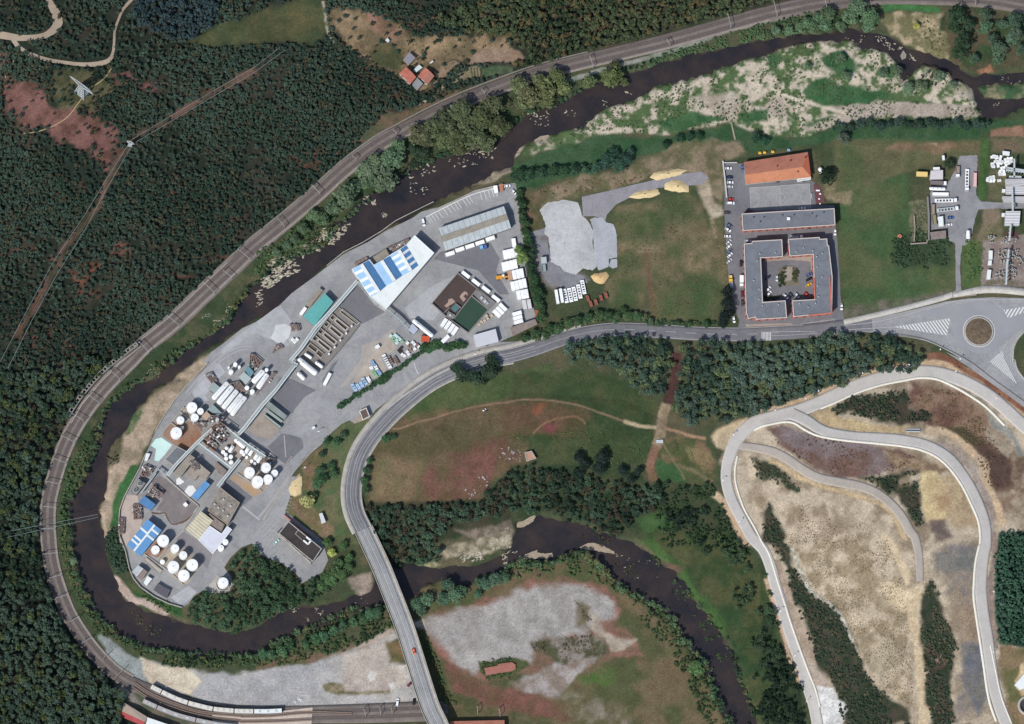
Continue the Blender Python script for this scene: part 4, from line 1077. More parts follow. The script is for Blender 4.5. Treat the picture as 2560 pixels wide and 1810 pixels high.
patch('white_spill', pA(1085,130,1130,85,1225,165,1160,210,1090,215), mat('white_powder', C(1,1,1)),0.3)
for q in SPITS:
    sheet('sand_spit', rough(q, 0.7,4, len(q)), mat('wet_sand', C(170,154,132), var=0.12, scale=0.3, fine=0.15),-1.62,-2.6)
patch('bund_floor', pB(620,760,800,560,930,470,1090,560,1290,700,1180,790,960,660,800,700), conc_br, 0.135)
ribbon('leak_stain', pA(670,690,800,705,900,690,930,770,990,860,1050,890,1140,862,1230,830,1310,770,1380,690),[5,4,3,3,3,3,4,5,4,3], mat('brown_stain', C(112,92,76), var=0.3, scale=0.5), dz=0.16, across=1)
# worn tyre sweeps
for pts, w in ((pD(-100,830,200,480,480,220,780,60,1000,40),5),(pD(-60,860,260,500,520,260,800,110,960,90),4),(pE(1180,560,1160,300,1150,190),3),(pE(1240,880,900,1360,700,1600),6),(pF(1180,1500,1500,1100,1900,860),3)):
    ribbon('tyre_sweep', pts, w, mat('tyre_dust', C(170,168,168), var=0.06, scale=0.1), dz=0.22, across=1)
# bay lines along the north edge, crossing and bay lines in the works
base = np.array(t11(1440,345,1700,215,1850,150,2020,105)); top = catmull(base, 3)
for i in range(20):
    u = i / 19
    if 0.68 < u < 0.76: continue
    k = int(u * (len(top) - 1)); p = top[k]
    dx, dy = (11.5,17) if u < 0.7 else (6,20)
    ribbon('bay_line', [tuple(p),(p[0] + dx, p[1] + dy)],1.3, paint, dz=0.14, across=1)
ribbon('bay_line', [tuple(q) for q in base],2.2, paint, dz=0.15, across=1)
for i in range(13):
    a = pE(460 + i * 22.5,1400 + i * 17.5,475 + i * 22.5,1425 + i * 17.5)
    ribbon('crossing_stripe', [(a[0][0] + 1.0, a[0][1] - 1.4),(a[0][0] - 1.4, a[0][1] + 3.0)],1.5, paint, dz=0.2, across=1)
for i in range(10):
    a = pE(1215 - i * 20,985 + i * 58,1340 - i * 14,1030 + i * 58)
    if i < 2: a = pE(1215 - i * 20,985 + i * 58,1290,1010 + i * 50)
    ribbon('bay_line', a, 0.9, paint_worn, dz=0.2, across=1)
for i in range(5):
    a = pQ(235 + i * 50,365 + i * 43,40 + i * 50,590 + i * 40)
    ribbon('bay_line', a, 0.9, paint_worn, dz=0.2, across=1)
ribbon('bay_line', pQ(300,700,220,800,140,945),0.9, paint_worn, dz=0.2, across=1)
ribbon('yard_edge', pE(1700,390,1480,620,1260,880,1210,970),1.8, conc, dz=0.25, thick=0.2, across=1)
ribbon('yard_edge', pE(1280,545,1180,670),1.6, conc, dz=0.25, thick=0.2, across=1)
ribbon('yard_edge', t12(280,1080,140,1290,60,1420),5, mat('sandy_yard', C(1,1,1)), dz=0.18, across=1)
ribbon('stop_line', pI(1320,860,1350,960,1390,1045),1.6, paint, dz=0.2, across=1)
ribbon('kerb', pI(860,1640,1080,1460,1400,1250,1700,1060,2164,830),5.5, conc, dz=0.3, thick=0.3, across=1)
ribbon('wall_footing', pI(860,1600,1060,1460,1380,1210),2.5, mat('mossy_kerb', C(112,104,92), var=0.2), dz=0.24, across=1)
# the eastern lot, the truck yard and the business park ground
sheet('gravel_lot', t21(590,175,800,130,1000,80,1260,20,1350,0) + t20(1430,1470,1600,1450,1660,1500,1600,1560) + t21(1240,100,1000,180,880,240,800,330,790,370,700,340,600,340), mat('lot_gravel', C(146,143,146), stain=0.15, var=0.08, scale=0.1, col2=C(160,156,160), fine=0.12),0.08)
sheet('gravel_lot', t21(180,510,300,570,330,720,450,800,600,840,640,900,480,960,300,900,240,780), gravel_dk, 0.08)
sheet('concrete_pad', rough(t21(235,285,290,230,440,200,560,225,590,330,650,390,690,470,680,560,695,650,690,700,720,760,680,800,600,780,540,835,450,810,400,760,330,730,320,600,310,520,270,480,290,420),1.2), pale_slab, 0.14)
sheet('concrete_pad', rough(t21(660,370,700,350,770,355,800,390,860,410,885,500,885,600,890,690,820,700,815,770,730,800,720,760,690,700,690,560,685,450),1.0, seed=4), pale_slab2,0.12)
sheet('concrete_pad', rough(t21(835,705,890,700,890,770,850,782,820,760),0.6, seed=6), pale_slab2,0.12)
sheet('works_lane', t21(30,500,140,480,280,440,300,500,150,510,40,525), gravel, 0.1)
sheet('truck_yard', rough(pL(1080,200,1380,190,1370,560,1350,860,1440,970,1640,985,2300,990,2300,1090,1640,1095,1400,1110,1340,1260,1290,1500,1220,1680,1150,1720) + pL(1130,1700,900,1640,860,1440,560,1450,540,900,620,720,900,620,1010,420),1.0), gravel, 0.08)
sheet('yard_lane', rough(pM(950,400,1130,430,1100,640,1080,900,1100,1250,1180,1290,1000,1370,920,1370,940,1300,1010,1260,1005,900,1005,480),0.8, seed=2), gravel, 0.1)
PARK = pJ(70,300,290,310,300,330,420,330,460,690,1300,560,1530,620,1600,640,1620,1020,1930,1040,1950,1380,1980,1580) + pK(2000,400,2040,1100,2110,1540,2140,1680,2160,1760) + t31(640,1260,0,1300) + t21(1870,1310) + pK(300,1640,330,1500,240,1300,160,900,130,600,90,0) + pJ(75,1200)
sheet('park_asphalt', PARK, asph, 0.06)
sheet('court_surface', pJ(500,740,1515,675,1540,1090,520,1130), asph_lt, 0.12)
sheet('terrace_paving', pJ(1580,680,1660,690,1720,780,1780,1000,1620,1010), mat('maroon_paving', C(112,74,76), var=0.15, scale=0.4),0.12)
sheet('lane_asphalt', pK(1850,300,1960,100,2000,400,2040,1100,2090,1500,1930,1540,1960,1200,1890,500), asph_dk, 0.1)
sheet('forecourt_paving', pK(430,1560,1180,1540,1230,1560,1900,1540,2000,1640,700,1680,440,1640), conc_br, 0.1)
sheet('courtyard_paving', pK(740,440,960,430,1170,400,1560,380,1570,640,1540,640,1530,500,1200,470,760,500), conc_br, 0.12)
for pts in (pJ(500,742,1510,672), pJ(500,742,525,1120), pJ(1510,672,1540,1088), pJ(1005,705,1035,1110)):
    ribbon('court_line', pts, 1.1, paint_worn, dz=0.17, across=1)
def arc(cx, cy, rx, ry, a0, a1, tl, n=14):
    out = []
    for i in range(n + 1):
        a = math.radians(a0 + (a1 - a0) * i / n)
        out += tl(cx + rx * math.cos(a), cy + ry * math.sin(a))
    return out
ribbon('court_line', arc(1018,900,72,72,0,360, pJ, 24),0.9, paint_worn, dz=0.17, across=1)
ribbon('court_line', arc(510,940,150,145,-90,70, pJ),0.9, paint_worn, dz=0.17, across=1)
ribbon('court_line', arc(1520,880,155,160,120,270, pJ),0.9, paint_worn, dz=0.17, across=1)
sheet('courtyard_island', pK(990,620,1100,570,1270,575,1320,640,1330,900,1000,915), mat('courtyard_planting', C(124,116,100), var=0.2, scale=0.4, fine=0.15),0.3,0.06)
sheet('courtyard_path', pK(1110,590,1220,585,1230,810,1080,830), conc_br, 0.36)

# ------------------------------------------------------------------ buildings
wall_w = mat('white_wall', C(205,202,196), var=0.06, scale=0.4)
wall_t = mat('tan_wall', C(168,154,138), var=0.08, scale=0.4)
wall_g = mat('grey_wall', C(150,150,152), var=0.08, scale=0.4)
wall_p = mat('pink_wall', C(188,132,120), var=0.1, scale=0.3)
glass = mat('dark_glass', (0.02,0.025,0.03), var=0.2, scale=0.5, rough=0.15, spec=0.5)
steel = mat('pale_steel', C(196,202,202), var=0.08, scale=0.6, rough=0.6)
steel_g = mat('green_grey_steel', C(150,166,164), var=0.1, scale=0.5, rough=0.6)
steel_d = mat('dark_steel', C(84,82,84), var=0.15, scale=0.6, rough=0.6)
white_p = mat('white_paint', (0.80,0.80,0.78), stain=0.14, var=0.05, scale=0.4, rough=0.5)
white_r = mat('white_roofing', stain=0.10, col=C(232,236,232,1.2), var=0.03, scale=0.1, rough=0.7)
blue_r = mat('blue_roofing', stain=0.15, col=C(108,160,208), var=0.05, scale=0.15, rough=0.6)
blue_lit = mat('sunlit_blue_roofing', stain=0.12, col=C(160,198,230), var=0.05, scale=0.15, rough=0.6)  # the bays' blue with sunlight painted in, for the sun-facing slopes
blue_d = mat('deep_shaded_blue_roofing', stain=0.15, col=C(92,138,184), var=0.06, scale=0.2, rough=0.6)  # own colour of the deep blue shed; painted shade on the bays
teal_r = mat('teal_roofing', stain=0.14, col=C(104,178,172), var=0.05, scale=0.2, rough=0.6)
cream_r = mat('cream_roofing', stain=0.20, col=C(224,214,184), var=0.05, scale=0.3, rough=0.7)
grey_r = mat('grey_roofing', stain=0.22, col=C(124,128,134), var=0.06, scale=0.12, rough=0.8)
lgrey_r = mat('light_grey_roofing', stain=0.20, col=C(196,202,202), var=0.05, scale=0.2, rough=0.7)
dark_r = mat('dark_roof_felt', stain=0.25, col=C(74,68,66), var=0.15, scale=0.1, rough=0.9, fine=0.08)
tan_r = mat('tan_roofing', stain=0.20, col=C(160,152,138), var=0.08, scale=0.15, rough=0.9, fine=0.06)
brown_r = mat('brown_roofing', stain=0.25, col=C(150,136,128), var=0.1, scale=0.15, rough=0.9, fine=0.08)
mottle_r = mat('mottled_roof', stain=0.40, col=C(112,104,96), var=0.15, scale=0.28, rough=0.9, col2=C(170,160,148), fine=0.12, cov=0.42)
orange_r = mat('orange_tiles', stain=0.20, col=C(206,138,104), var=0.07, scale=0.3, rough=0.85)
orange_d = mat('darker_orange_tiles', stain=0.25, col=C(186,124,102), var=0.08, scale=0.12, rough=0.85)  # darker orange, on the hall's north slope and the corner house
red_r = mat('red_tiles', stain=0.25, col=C(190,108,92), var=0.14, scale=0.25, rough=0.9, col2=C(206,138,116))
brick = mat('salmon_brick', C(206,134,118), var=0.1, scale=0.4)

def edges_ccw(P):
    P = [(float(a), float(b)) for a, b in P]
    if sum(P[i][0] * P[(i + 1) % len(P)][1] - P[(i + 1) % len(P)][0] * P[i][1] for i in range(len(P))) < 0: P = P[::-1]
    return P
def centre(P):
    return sum(p[0] for p in P) / len(P), sum(p[1] for p in P) / len(P)
def add_windows(root, P, z, h, spacing, floors, w=1.4, wh=1.3, faces=(-1.0,0.3), zmin=1.0, name='window'):
    P = edges_ccw(P)
    for i in range(len(P)):
        a = Vector(P[i]); b = Vector(P[(i + 1) % len(P)]); e = b - a; L = e.length
        if L < 3: continue
        e.normalize(); n = Vector((e.y, -e.x))
        if not (n.y < -0.3 or n.x < -0.8): continue
        k = max(1, int(L / spacing))
        for j in range(k):
            c = a + e * (L * (j + 0.5) / k)
            for f in range(floors):
                b_ = MB()
                zz = z + zmin + (h - zmin) * (f + 0.5) / floors
                b_.box(c.x + n.x * 0.03, c.y + n.y * 0.03, zz, w, 0.12, wh, math.atan2(e.y, e.x))
                b_.build(name, glass, root)
def add_door(root, P, z, edge, m=None, w=2.2, h=2.4):
    P = edges_ccw(P); a = Vector(P[edge % len(P)]); b = Vector(P[(edge + 1) % len(P)]); e = (b - a).normalized(); n = Vector((e.y, -e.x)); c = (a + b) / 2
    q = MB(); q.box(c.x + n.x * 0.06, c.y + n.y * 0.06, z + h / 2, w, 0.16, h, math.atan2(e.y, e.x)); q.build('door', m or steel_d, root)
def flat_building(name, label, cat, pts, h, roofm, wallm, parapet=0.0, pm=None, z0=None, windows=None, over=0.0, group=None, door=True):
    """flat-roofed building whose roof outline shows at pts"""
    zb = g1((sum(p[0] for p in pts) / len(pts), sum(p[1] for p in pts) / len(pts)))[2] if z0 is None else z0
    P = edges_ccw([tuple(q) for q in WP(pts, zb + h)])
    cx, cy = centre(P)
    r = thing(name, label, cat, (cx, cy, zb),0, group)
    b = MB(); b.prism(offset_poly(P, 0.12 + over), zb - 0.6, zb + h - 0.2); b.build('wall', wallm, r)
    b = MB(); b.prism(P, zb + h - 0.2, zb + h); ro = b.build('roof', roofm, r)
    if parapet > 0:
        b = MB(); Q = offset_poly(P, 0.45); n = len(P)
        O = offset_poly(P, -0.06)
        for i in range(n):
            j = (i + 1) % n
            b.hexa([(O[i][0], O[i][1], zb + h - 0.3),(O[j][0], O[j][1], zb + h - 0.3),(Q[j][0], Q[j][1], zb + h - 0.3),(Q[i][0], Q[i][1], zb + h - 0.3),
                    (O[i][0], O[i][1], zb + h + parapet),(O[j][0], O[j][1], zb + h + parapet),(Q[j][0], Q[j][1], zb + h + parapet),(Q[i][0], Q[i][1], zb + h + parapet)])
        b.build('parapet', pm or conc, r)
    if windows: add_windows(r, P, zb, h, *windows)
    if door:
        L = [(Vector(P[(i + 1) % len(P)]) - Vector(P[i])).length for i in range(len(P))]
        add_door(r, P, zb, max(range(len(P)), key=lambda i: L[i] * (1 if (P[(i + 1) % len(P)][0] - P[i][0]) > 0 else 0.5)))
    return r, P, zb
def gable_building(name, label, cat, A, B, Cc, D, h, rise, m1, m2, wallm, ridge=None, z0=None, windows=None, group=None, over=0.3, ridge_m=None, ridge_w=0.6):
    """pitched roof over the four eave corners A-B-C-D (as shown); the ridge runs from the middle of AD to the middle of BC unless given"""
    pts = [A, B, Cc, D]
    zb = g1((sum(p[0] for p in pts) / 4, sum(p[1] for p in pts) / 4))[2] if z0 is None else z0
    E = [Vector((float(a), float(b), zb + h)) for a, b in WP(pts, zb + h)]
    if ridge:
        r0, r1 = [Vector((float(a), float(b), zb + h + rise)) for a, b in WP(ridge, zb + h + rise)]
    else:
        r0 = (E[0] + E[3]) / 2 + Vector((0,0, rise)); r1 = (E[1] + E[2]) / 2 + Vector((0,0, rise))
    cx, cy = centre([(e.x, e.y) for e in E])
    r = thing(name, label, cat, (cx, cy, zb),0, group)
    b = MB()
    P = offset_poly([(e.x, e.y) for e in E], over)
    b.prism(P, zb - 0.8, zb + h - 0.12)
    for e0, e1, rr in ((E[0], E[3], r0),(E[1], E[2], r1)):      # gable ends
        t = (r1 - r0).normalized() * (0.3 if rr is r0 else -0.3)
        q = [e0 + t, e1 + t, rr + t]
        k = [v - Vector((0,0,0.15)) for v in q]; t2 = t * 0.6
        b._add([v + t2 for v in k] + k, [(0,1,2),(5,4,3),(0,3,4,1),(1,4,5,2),(2,5,3,0)])
    b.build('wall', wallm, r)
    dz = Vector((0,0,0.16))
    for nm, q, m in (('roof', (E[0], E[1], r1, r0), m1),('roof', (r0, r1, E[2], E[3]), m2)):
        b = MB(); b.hexa([v - dz for v in q] + list(q)); b.build(nm, m, r)
    if ridge_m is not None:
        b = MB(); b.beam(r0 + Vector((0,0,0.06)), r1 + Vector((0,0,0.06)), ridge_w, 0.16); b.build('ridge', ridge_m, r)
    if windows: add_windows(r, P, zb, h, *windows)
    add_door(r, P, zb, 0)
    r['z'] = zb
    return r, E, r0, r1
def bar_on(parent, a0, a1, b0, b1, u, w, m, name='rooflight', lift=0.10):
    """a bar lying on the roof plane between edge a (a0-a1) and edge b (b0-b1) at fraction u"""
    L = (a1 - a0).length; d = w / L / 2
    q = [a0.lerp(a1, u - d), a0.lerp(a1, u + d), b0.lerp(b1, u + d), b0.lerp(b1, u - d)]
    up_ = Vector((0,0, lift)); lo = Vector((0,0,-0.05))
    b = MB(); b.hexa([v + lo for v in q] + [v + up_ for v in q])
    return b.build(name, m, parent)

# ---- main hall: white flat roof with three blue saw-tooth bays, slopes coloured as lit and shaded
HP = pG(265,765,565,600,640,695,1190,350,1330,190,1660,490,840,1450,580,1230)
hall, hallP, _ = flat_building('production_hall', 'large white production hall with blue saw-tooth roof bays', 'hall', HP, 8.0, white_r, wall_w, 0.25, white_r)
hx, hy = hallP[0]
def bay(lq, rq, lm, rm, bars_l=(), bars_r=()):
    z0, z1 = 8.06,9.7
    a0, a1 = [Vector((float(x), float(y), z0)) for x, y in WP(lq[:2], z0)]
    r0, r1 = [Vector((float(x), float(y), z1)) for x, y in WP(lq[2:], z1)]
    b0, b1 = [Vector((float(x), float(y), z0)) for x, y in WP(rq, z0)]
    for q, m, nm in (((a0, a1, r1, r0), lm, 'roof_slope'),((r0, r1, b1, b0), rm, 'roof_slope')):
        b = MB(); lo = [Vector((v.x, v.y, 8.01)) for v in q]
        b.hexa(lo + list(q)); s_ = b.build(nm, m, hall)
    b = MB(); b.beam(r0 + Vector((0,0,0.05)), r1 + Vector((0,0,0.05)),2.3,0.22); b.build('ridge_cap', white_r, hall)
    for u in bars_l: bar_on(hall, a0, a1, r0, r1, u, 2.0, white_r)
    for u in bars_r: bar_on(hall, r0, r1, b0, b1, u, 1.6, white_r)
bay(pG(265,765,575,1228,430,685,725,1150), pG(565,602,850,1048), blue_lit, blue_d, (0.17,0.45,0.7,0.93))
bay(pG(640,700,850,1046,772,620,988,962), pG(912,535,1122,872), blue_lit, blue_d)
bay(pG(912,537,1122,870,1062,445,1265,792), pG(1190,354,1395,700), blue_lit, blue_d, (0.17,0.45,0.74),(0.22,0.5,0.77))
flat_building('annex_shed', 'low grey flat annex against the blue saw-tooth hall', 'shed', pG(565,590,735,490,845,415,900,515,800,590,632,690),4.5, tan_r, wall_g)
# ---- other big roofs of the works
g_, E, r0, r1 = gable_building('warehouse', 'long grey corrugated warehouse with trailers parked along its side', 'warehouse', *t11(1545,440,2095,255,2157,440,1600,632),6.5,1.2, lgrey_r, lgrey_r, wall_g, ridge_m=tan_r, ridge_w=4.2)
for k in range(12):
    bar_on(g_, E[0], E[1], r0, r1,(k + 0.5) / 12,0.35, steel_g, 'roof_seam', 0.05); bar_on(g_, r0, r1, E[3], E[2],(k + 0.5) / 12,0.35, steel_g, 'roof_seam', 0.05)
flat_building('teal_shed', 'teal roofed shed beside the pipe bridge', 'shed', pF(1165,225,1310,370,985,775,790,615),6.0, teal_r, wall_g)
flat_building('low_store', 'narrow tan flat-roofed store along the teal shed', 'store', pF(1070,130,1135,175,910,455,832,432),3.0, tan_r, wall_t)
flat_building('blue_roof_unit', 'small blue roofed unit with white bars by the white spill', 'shed', pA(1572,148,1662,212,1440,480,1345,412),5.0, blue_r, wall_g)
b0 = pA(1410,335,1500,410)
flat_building('deep_blue_shed', 'square deep blue roofed shed by the cooling tower', 'shed', pA(545,398,740,548,655,652,458,512),5.0, blue_d, wall_g)
g_, E, r0, r1 = gable_building('blue_gabled_store', 'large blue gabled store with white ridge by the white tanks', 'store', *pA(255,1232,600,795,842,985,480,1430),6.0,1.2, blue_r, blue_r, wall_w, ridge=pA(370,1335,722,893), ridge_m=white_r, ridge_w=1.2)
for u in (0.22,0.36,0.66): bar_on(g_, E[0], E[1], r0, r1, u, 1.3, white_r)
for u in (0.62,0.84): bar_on(g_, r0, r1, E[3], E[2], u, 1.3, white_r)
g_, E, r0, r1 = gable_building('cream_roof_shed', 'cream corrugated roof shed next to the white roofed store', 'shed', *pA(1250,968,1500,660,1708,822,1460,1142),6.0,0.7, cream_r, cream_r, wall_w)
for k in range(8): bar_on(g_, E[0], E[1], r0, r1,(k + 0.5) / 8,0.3, tan_r, 'roof_seam', 0.05); bar_on(g_, r0, r1, E[3], E[2],(k + 0.5) / 8,0.3, tan_r, 'roof_seam', 0.05)
flat_building('white_roof_store', 'white flat-roofed store joined to the cream shed', 'store', pA(1652,908,1850,1042,1948,915,2028,972,1708,1385,1455,1142),5.5, mat('pale_roof_sheet', stain=0.10, col=C(222,222,232), var=0.03, scale=0.2), wall_w, 0.2, white_r)
flat_building('brown_roof_block', 'plain brownish flat roof block between cream shed and mottled roof', 'building', pA(1640,690,1905,890,1840,1030,1655,900),4.5, brown_r, wall_t)
flat_building('mottled_roof_block', 'flat mottled roof block covered with stains and small vents', 'building', pA(1820,252,2160,520,1955,895,1620,650),6.5, mottle_r, wall_t, 0.3, wall_t)
for u, v in ((1740,540),(1890,460),(2010,570),(1880,650),(1960,740),(1800,600)):
    x, y = W(*pA(u, v)[0],6.5); b = MB(); b.lathe(float(x), float(y),[(0.7,6.5),(0.7,7.3),(0.3,7.6)],10)
    tag(b.build('roof_vent', steel), 'small round vent on the mottled roof block', 'vent', 'vents on the mottled roof')
g_, E, r0, r1 = gable_building('light_shed', 'pale grey gabled shed at the riverside corner of the works', 'shed', *pB(195,945,310,830,468,945,362,1088),4.0,0.8, lgrey_r, brown_r, wall_g, ridge_m=white_r, ridge_w=0.4)
flat_building('white_hut', 'small white hut beside the pale gabled shed', 'hut', pB(462,1010,545,1062,450,1182,400,1130),3.0, white_r, wall_w)
flat_building('dark_shed', 'dark grey flat shed at the southern tip of the works', 'shed', pB(640,1130,740,1195,850,1250,790,1390,680,1330,565,1250),3.2, mat('charcoal_roofing', C(98,97,102), var=0.08, scale=0.2), wall_g)
flat_building('long_tray', 'long pale concrete tray beside the tank farm', 'basin', pB(450,700,720,920,668,990,400,742),0.9, conc, conc_dk, 0.25, conc_br, door=False)
flat_building('grey_control_block', 'dark grey flat control block under the pipe bridge', 'building', pC(690,1050,860,1140,640,1392,490,1272),4.5, mat('slate_roofing', stain=0.20, col=C(122,126,130), var=0.08, scale=0.2), wall_g, 0.2)
flat_building('tan_roof_block', 'tan flat-roofed block beside the dark grey control block', 'building', pC(905,1180,1000,1250,765,1560,640,1490),6.0, tan_r, wall_t)
flat_building('process_building', 'brownish process building with white pipework on its roof', 'building', pC(1010,1290,1260,1500,1190,1600,1060,1545,1000,1620,870,1540),6.0, conc_br, wall_t)
flat_building('lower_roof', 'pinkish grey lower roof south of the pipe bridge corner', 'building', pC(1360,1310,1535,1465,1480,1560,1330,1420),3.0, brown_r, wall_t)
flat_building('riverside_hut', 'white hut on the river wall beside the mint pool', 'hut', pC(175,1165,240,1180,190,1300,140,1290),3.0, white_r, wall_w)
flat_building('teal_hut', 'small teal roof between the grey roofs and twin tanks', 'hut', pD(960,375,1048,480,985,560,882,430),4.0, mat('dull_teal_roofing', C(112,150,158), var=0.08, scale=0.2), wall_g)
flat_building('pale_green_roof', 'pale green grey roof beside the twin white tanks', 'hut', pD(880,470,1005,580,912,690,788,560),4.0, mat('pale_green_roofing', C(178,188,186), var=0.06, scale=0.2), wall_g)
flat_building('green_grey_hut', 'green grey roof at the head of the five white vessels', 'hut', pD(365,640,482,740,390,842,272,760),3.5, mat('green_grey_roofing', C(158,170,168), var=0.06, scale=0.2), wall_g)
flat_building('grating_platform', 'grey steel platform full of small pipes below the five vessels', 'platform', pC(1300,345,1452,490,1380,545,1205,430),3.0, steel_g, steel_d, door=False)
flat_building('sandstone_block', 'square sand coloured block beside the small tanks', 'building', pC(1190,460,1270,530,1190,615,1110,545),3.5, mat('sand_roofing', C(196,170,148), var=0.08, scale=0.2), wall_t)
flat_building('loading_canopy', 'grey green loading canopy projecting from the pipe bridge', 'canopy', pD(1300,965,1612,1215,1560,1285,1240,1050),4.5, mat('canopy_roofing', stain=0.20, col=C(148,156,150), var=0.07, scale=0.2), steel_d, door=False)
for q, l in ((pD(1290,1110,1540,1300,1510,1330,1260,1150), 'narrow pale green loading canopy beside the wider one'),(pD(1230,1180,1510,1400,1490,1430,1210,1210), 'narrow green edged canopy along the brown concrete apron')):
    flat_building('narrow_canopy', l, 'canopy', q, 4.0, mat('narrow_canopy_roofing', C(158,172,162), var=0.07, scale=0.2), steel_d, door=False)
flat_building('blue_grey_pump_house', 'blue grey square pump house at the foot of the pipe bridge', 'building', pI(1290,192,1392,290,1312,385,1212,295),4.5, mat('blue_grey_roofing', C(184,190,202), var=0.05, scale=0.2), wall_g)
flat_building('white_gate_store', 'white flat-roofed store by the roadside hedge', 'store', t11(1838,1345,2025,1292,2052,1400,1865,1450),4.5, mat('pale_grey_roof_sheet', C(206,206,210), var=0.04, scale=0.2), wall_w)
flat_building('brown_gate_store', 'brown grey roof store beside the road at the works corner', 'store', pR(370,1482,795,1335,840,1420,425,1620),4.5, brown_r, wall_t)
flat_building('garden_shed', 'white roofed shed in the garden by the office', 'shed', pQ(1065,300,1120,282,1182,440,1110,470),3.2, mat('white_sheet_roof', C(214,216,216), var=0.04), wall_w)
of, ofP, _ = flat_building('office_block', 'office block with dark felt roof and white parapet', 'building', pQ(550,428,1112,890,962,1112,385,635),7.0, dark_r, wall_w, 0.5, conc, windows=(4.2,2))
b = MB()
for q in (pQ(800,750,880,815), pQ(880,815,930,755), pQ(850,690,930,755)):
    b.beam((*[float(v) for v in W(*q[0],7.9)],7.7),(*[float(v) for v in W(*q[1],7.9)],7.7),1.0,1.2)
b.build('roof_plant_screen', white_p, of)
b = MB(); pp = [(*[float(v) for v in W(*q, 7.0)],7.2) for q in pQ(720,570,665,640,780,745)]
for i in range(2): b.beam(pp[i], pp[i + 1],0.35,0.3)
b.build('roof_kerb', conc, of)
b = MB()
sp = [(float(x), float(y)) for x, y in WP(pQ(345,640,920,1150),0.5)]
for i in range(22):
    u = i / 21; x = sp[0][0] + (sp[1][0] - sp[0][0]) * u; y = sp[0][1] + (sp[1][1] - sp[0][1]) * u
    b.box(x, y, 3.2,0.7,0.7,6.4,0.7)
b.beam((*sp[0],6.4),(*sp[1],6.4),0.9,0.5)
b.build('colonnade', conc, of)
b = MB(); w_ = [(*[float(v) for v in W(*q, 1)],1.0) for q in pQ(470,320,580,410,840,610,960,700)]
for i in range(3): b.beam(w_[i], w_[i + 1],0.5,2.6)
tag(b.build('garden_wall', brick), 'low salmon brick wall behind the dark roofed office', 'wall')
gh, P, _ = flat_building('gatehouse', 'gatehouse with brown roof in a broad white frame', 'gatehouse', t12(873,500,932,470,962,545,903,577),3.4, mat('brown_felt', C(108,92,84), var=0.1), wall_t, 0.5, mat('cream_coping', C(230,220,206)))
flat_building('gate_ramp', 'paved forecourt slab beside the gatehouse', 'platform', t12(815,580,878,530,903,577,835,608),0.3, conc_br, conc_br, z0=0.0, door=False)
# ---- treatment basins
def basin():
    x, y = [float(v) for v in W(*pH(750,1050)[0],0)]
    r = thing('treatment_basin', 'twin open treatment basin, one half brown sludge and one green water', 'basin', (x, y, 0))
    z = 2.6
    outer = [(float(a), float(b)) for a, b in WP(pH(705,548,1040,815,1345,1058,1225,1185,885,1572,500,1290,262,1068), z)]
    b = MB()
    n = len(outer); inn = offset_poly(outer, 0.45) if edges_ccw(outer) == outer else offset_poly(outer, 0.45)
    for i in range(n):
        j = (i + 1) % n; o, q = outer, inn
        b.hexa([(*o[i],-0.3),(*o[j],-0.3),(*q[j],-0.3),(*q[i],-0.3),(*o[i], z),(*o[j], z),(*q[j], z),(*q[i], z)])
    for a in (pH(1030,830,640,1330), pH(945,945,1230,1175), pH(480,1225,570,1130), pH(665,1070,760,1140)):
        p = WP(a, z); b.beam((float(p[0][0]), float(p[0][1]), z / 2),(float(p[1][0]), float(p[1][1]), z / 2),0.5, z - 0.04)
    b.build('wall', conc_dk, r)
    def liq(name, pts, m, zz):
        b = MB(); b.prism([(float(a), float(c)) for a, c in WP(pts, zz)],0.1, zz); b.build(name, m, r)
    liq('sludge', pH(712,570,1020,822,640,1310,285,1062), mat('brown_sludge', C(84,70,66), var=0.15, scale=0.08, rough=0.6, fine=0.1),0.9)
    liq('green_water', pH(948,955,1215,1172,882,1558,625,1345), mat('green_pond', C(56,80,66), var=0.12, scale=0.1, rough=0.5),0.8)
    foam = mat('tan_foam', C(176,152,138), var=0.1, scale=0.5)
    for pts in (pH(740,960,770,910,830,862,870,890,872,940,830,915,800,960,845,990,800,1050,770,1010), pH(480,1110,540,1060,556,1000,610,990,660,1045,610,1085,560,1105,520,1140)):
        liq('foam', rough(pts, 1.0,5,3), foam, 1.0)
    liq('deck', pH(962,905,1038,842,1340,1062,1225,1172), mat('grey_deck', C(124,118,122), var=0.1, scale=0.3, col2=C(146,142,136)), z - 0.1)
    liq('deck', pH(548,1200,668,1268,622,1338,512,1288), mat('grey_deck', C(1,1,1)), z - 0.1)
    liq('small_pond', pH(590,1152,662,1082,752,1135,662,1222), mat('teal_pond', C(92,124,124), var=0.1, scale=0.3, rough=0.4),1.6)
    for u, v, s_ in ((1110,978,3),(1168,1036,3.4),(1210,1070,2),(578,1272,2.4)):
        px, py = W(*pH(u, v)[0], z + 0.6); b = MB(); b.box(float(px), float(py), z + 0.4, s_ * 0.6, s_ * 0.6,1.0,0.7); b.build('pump_box', lgrey_r, r)
basin()

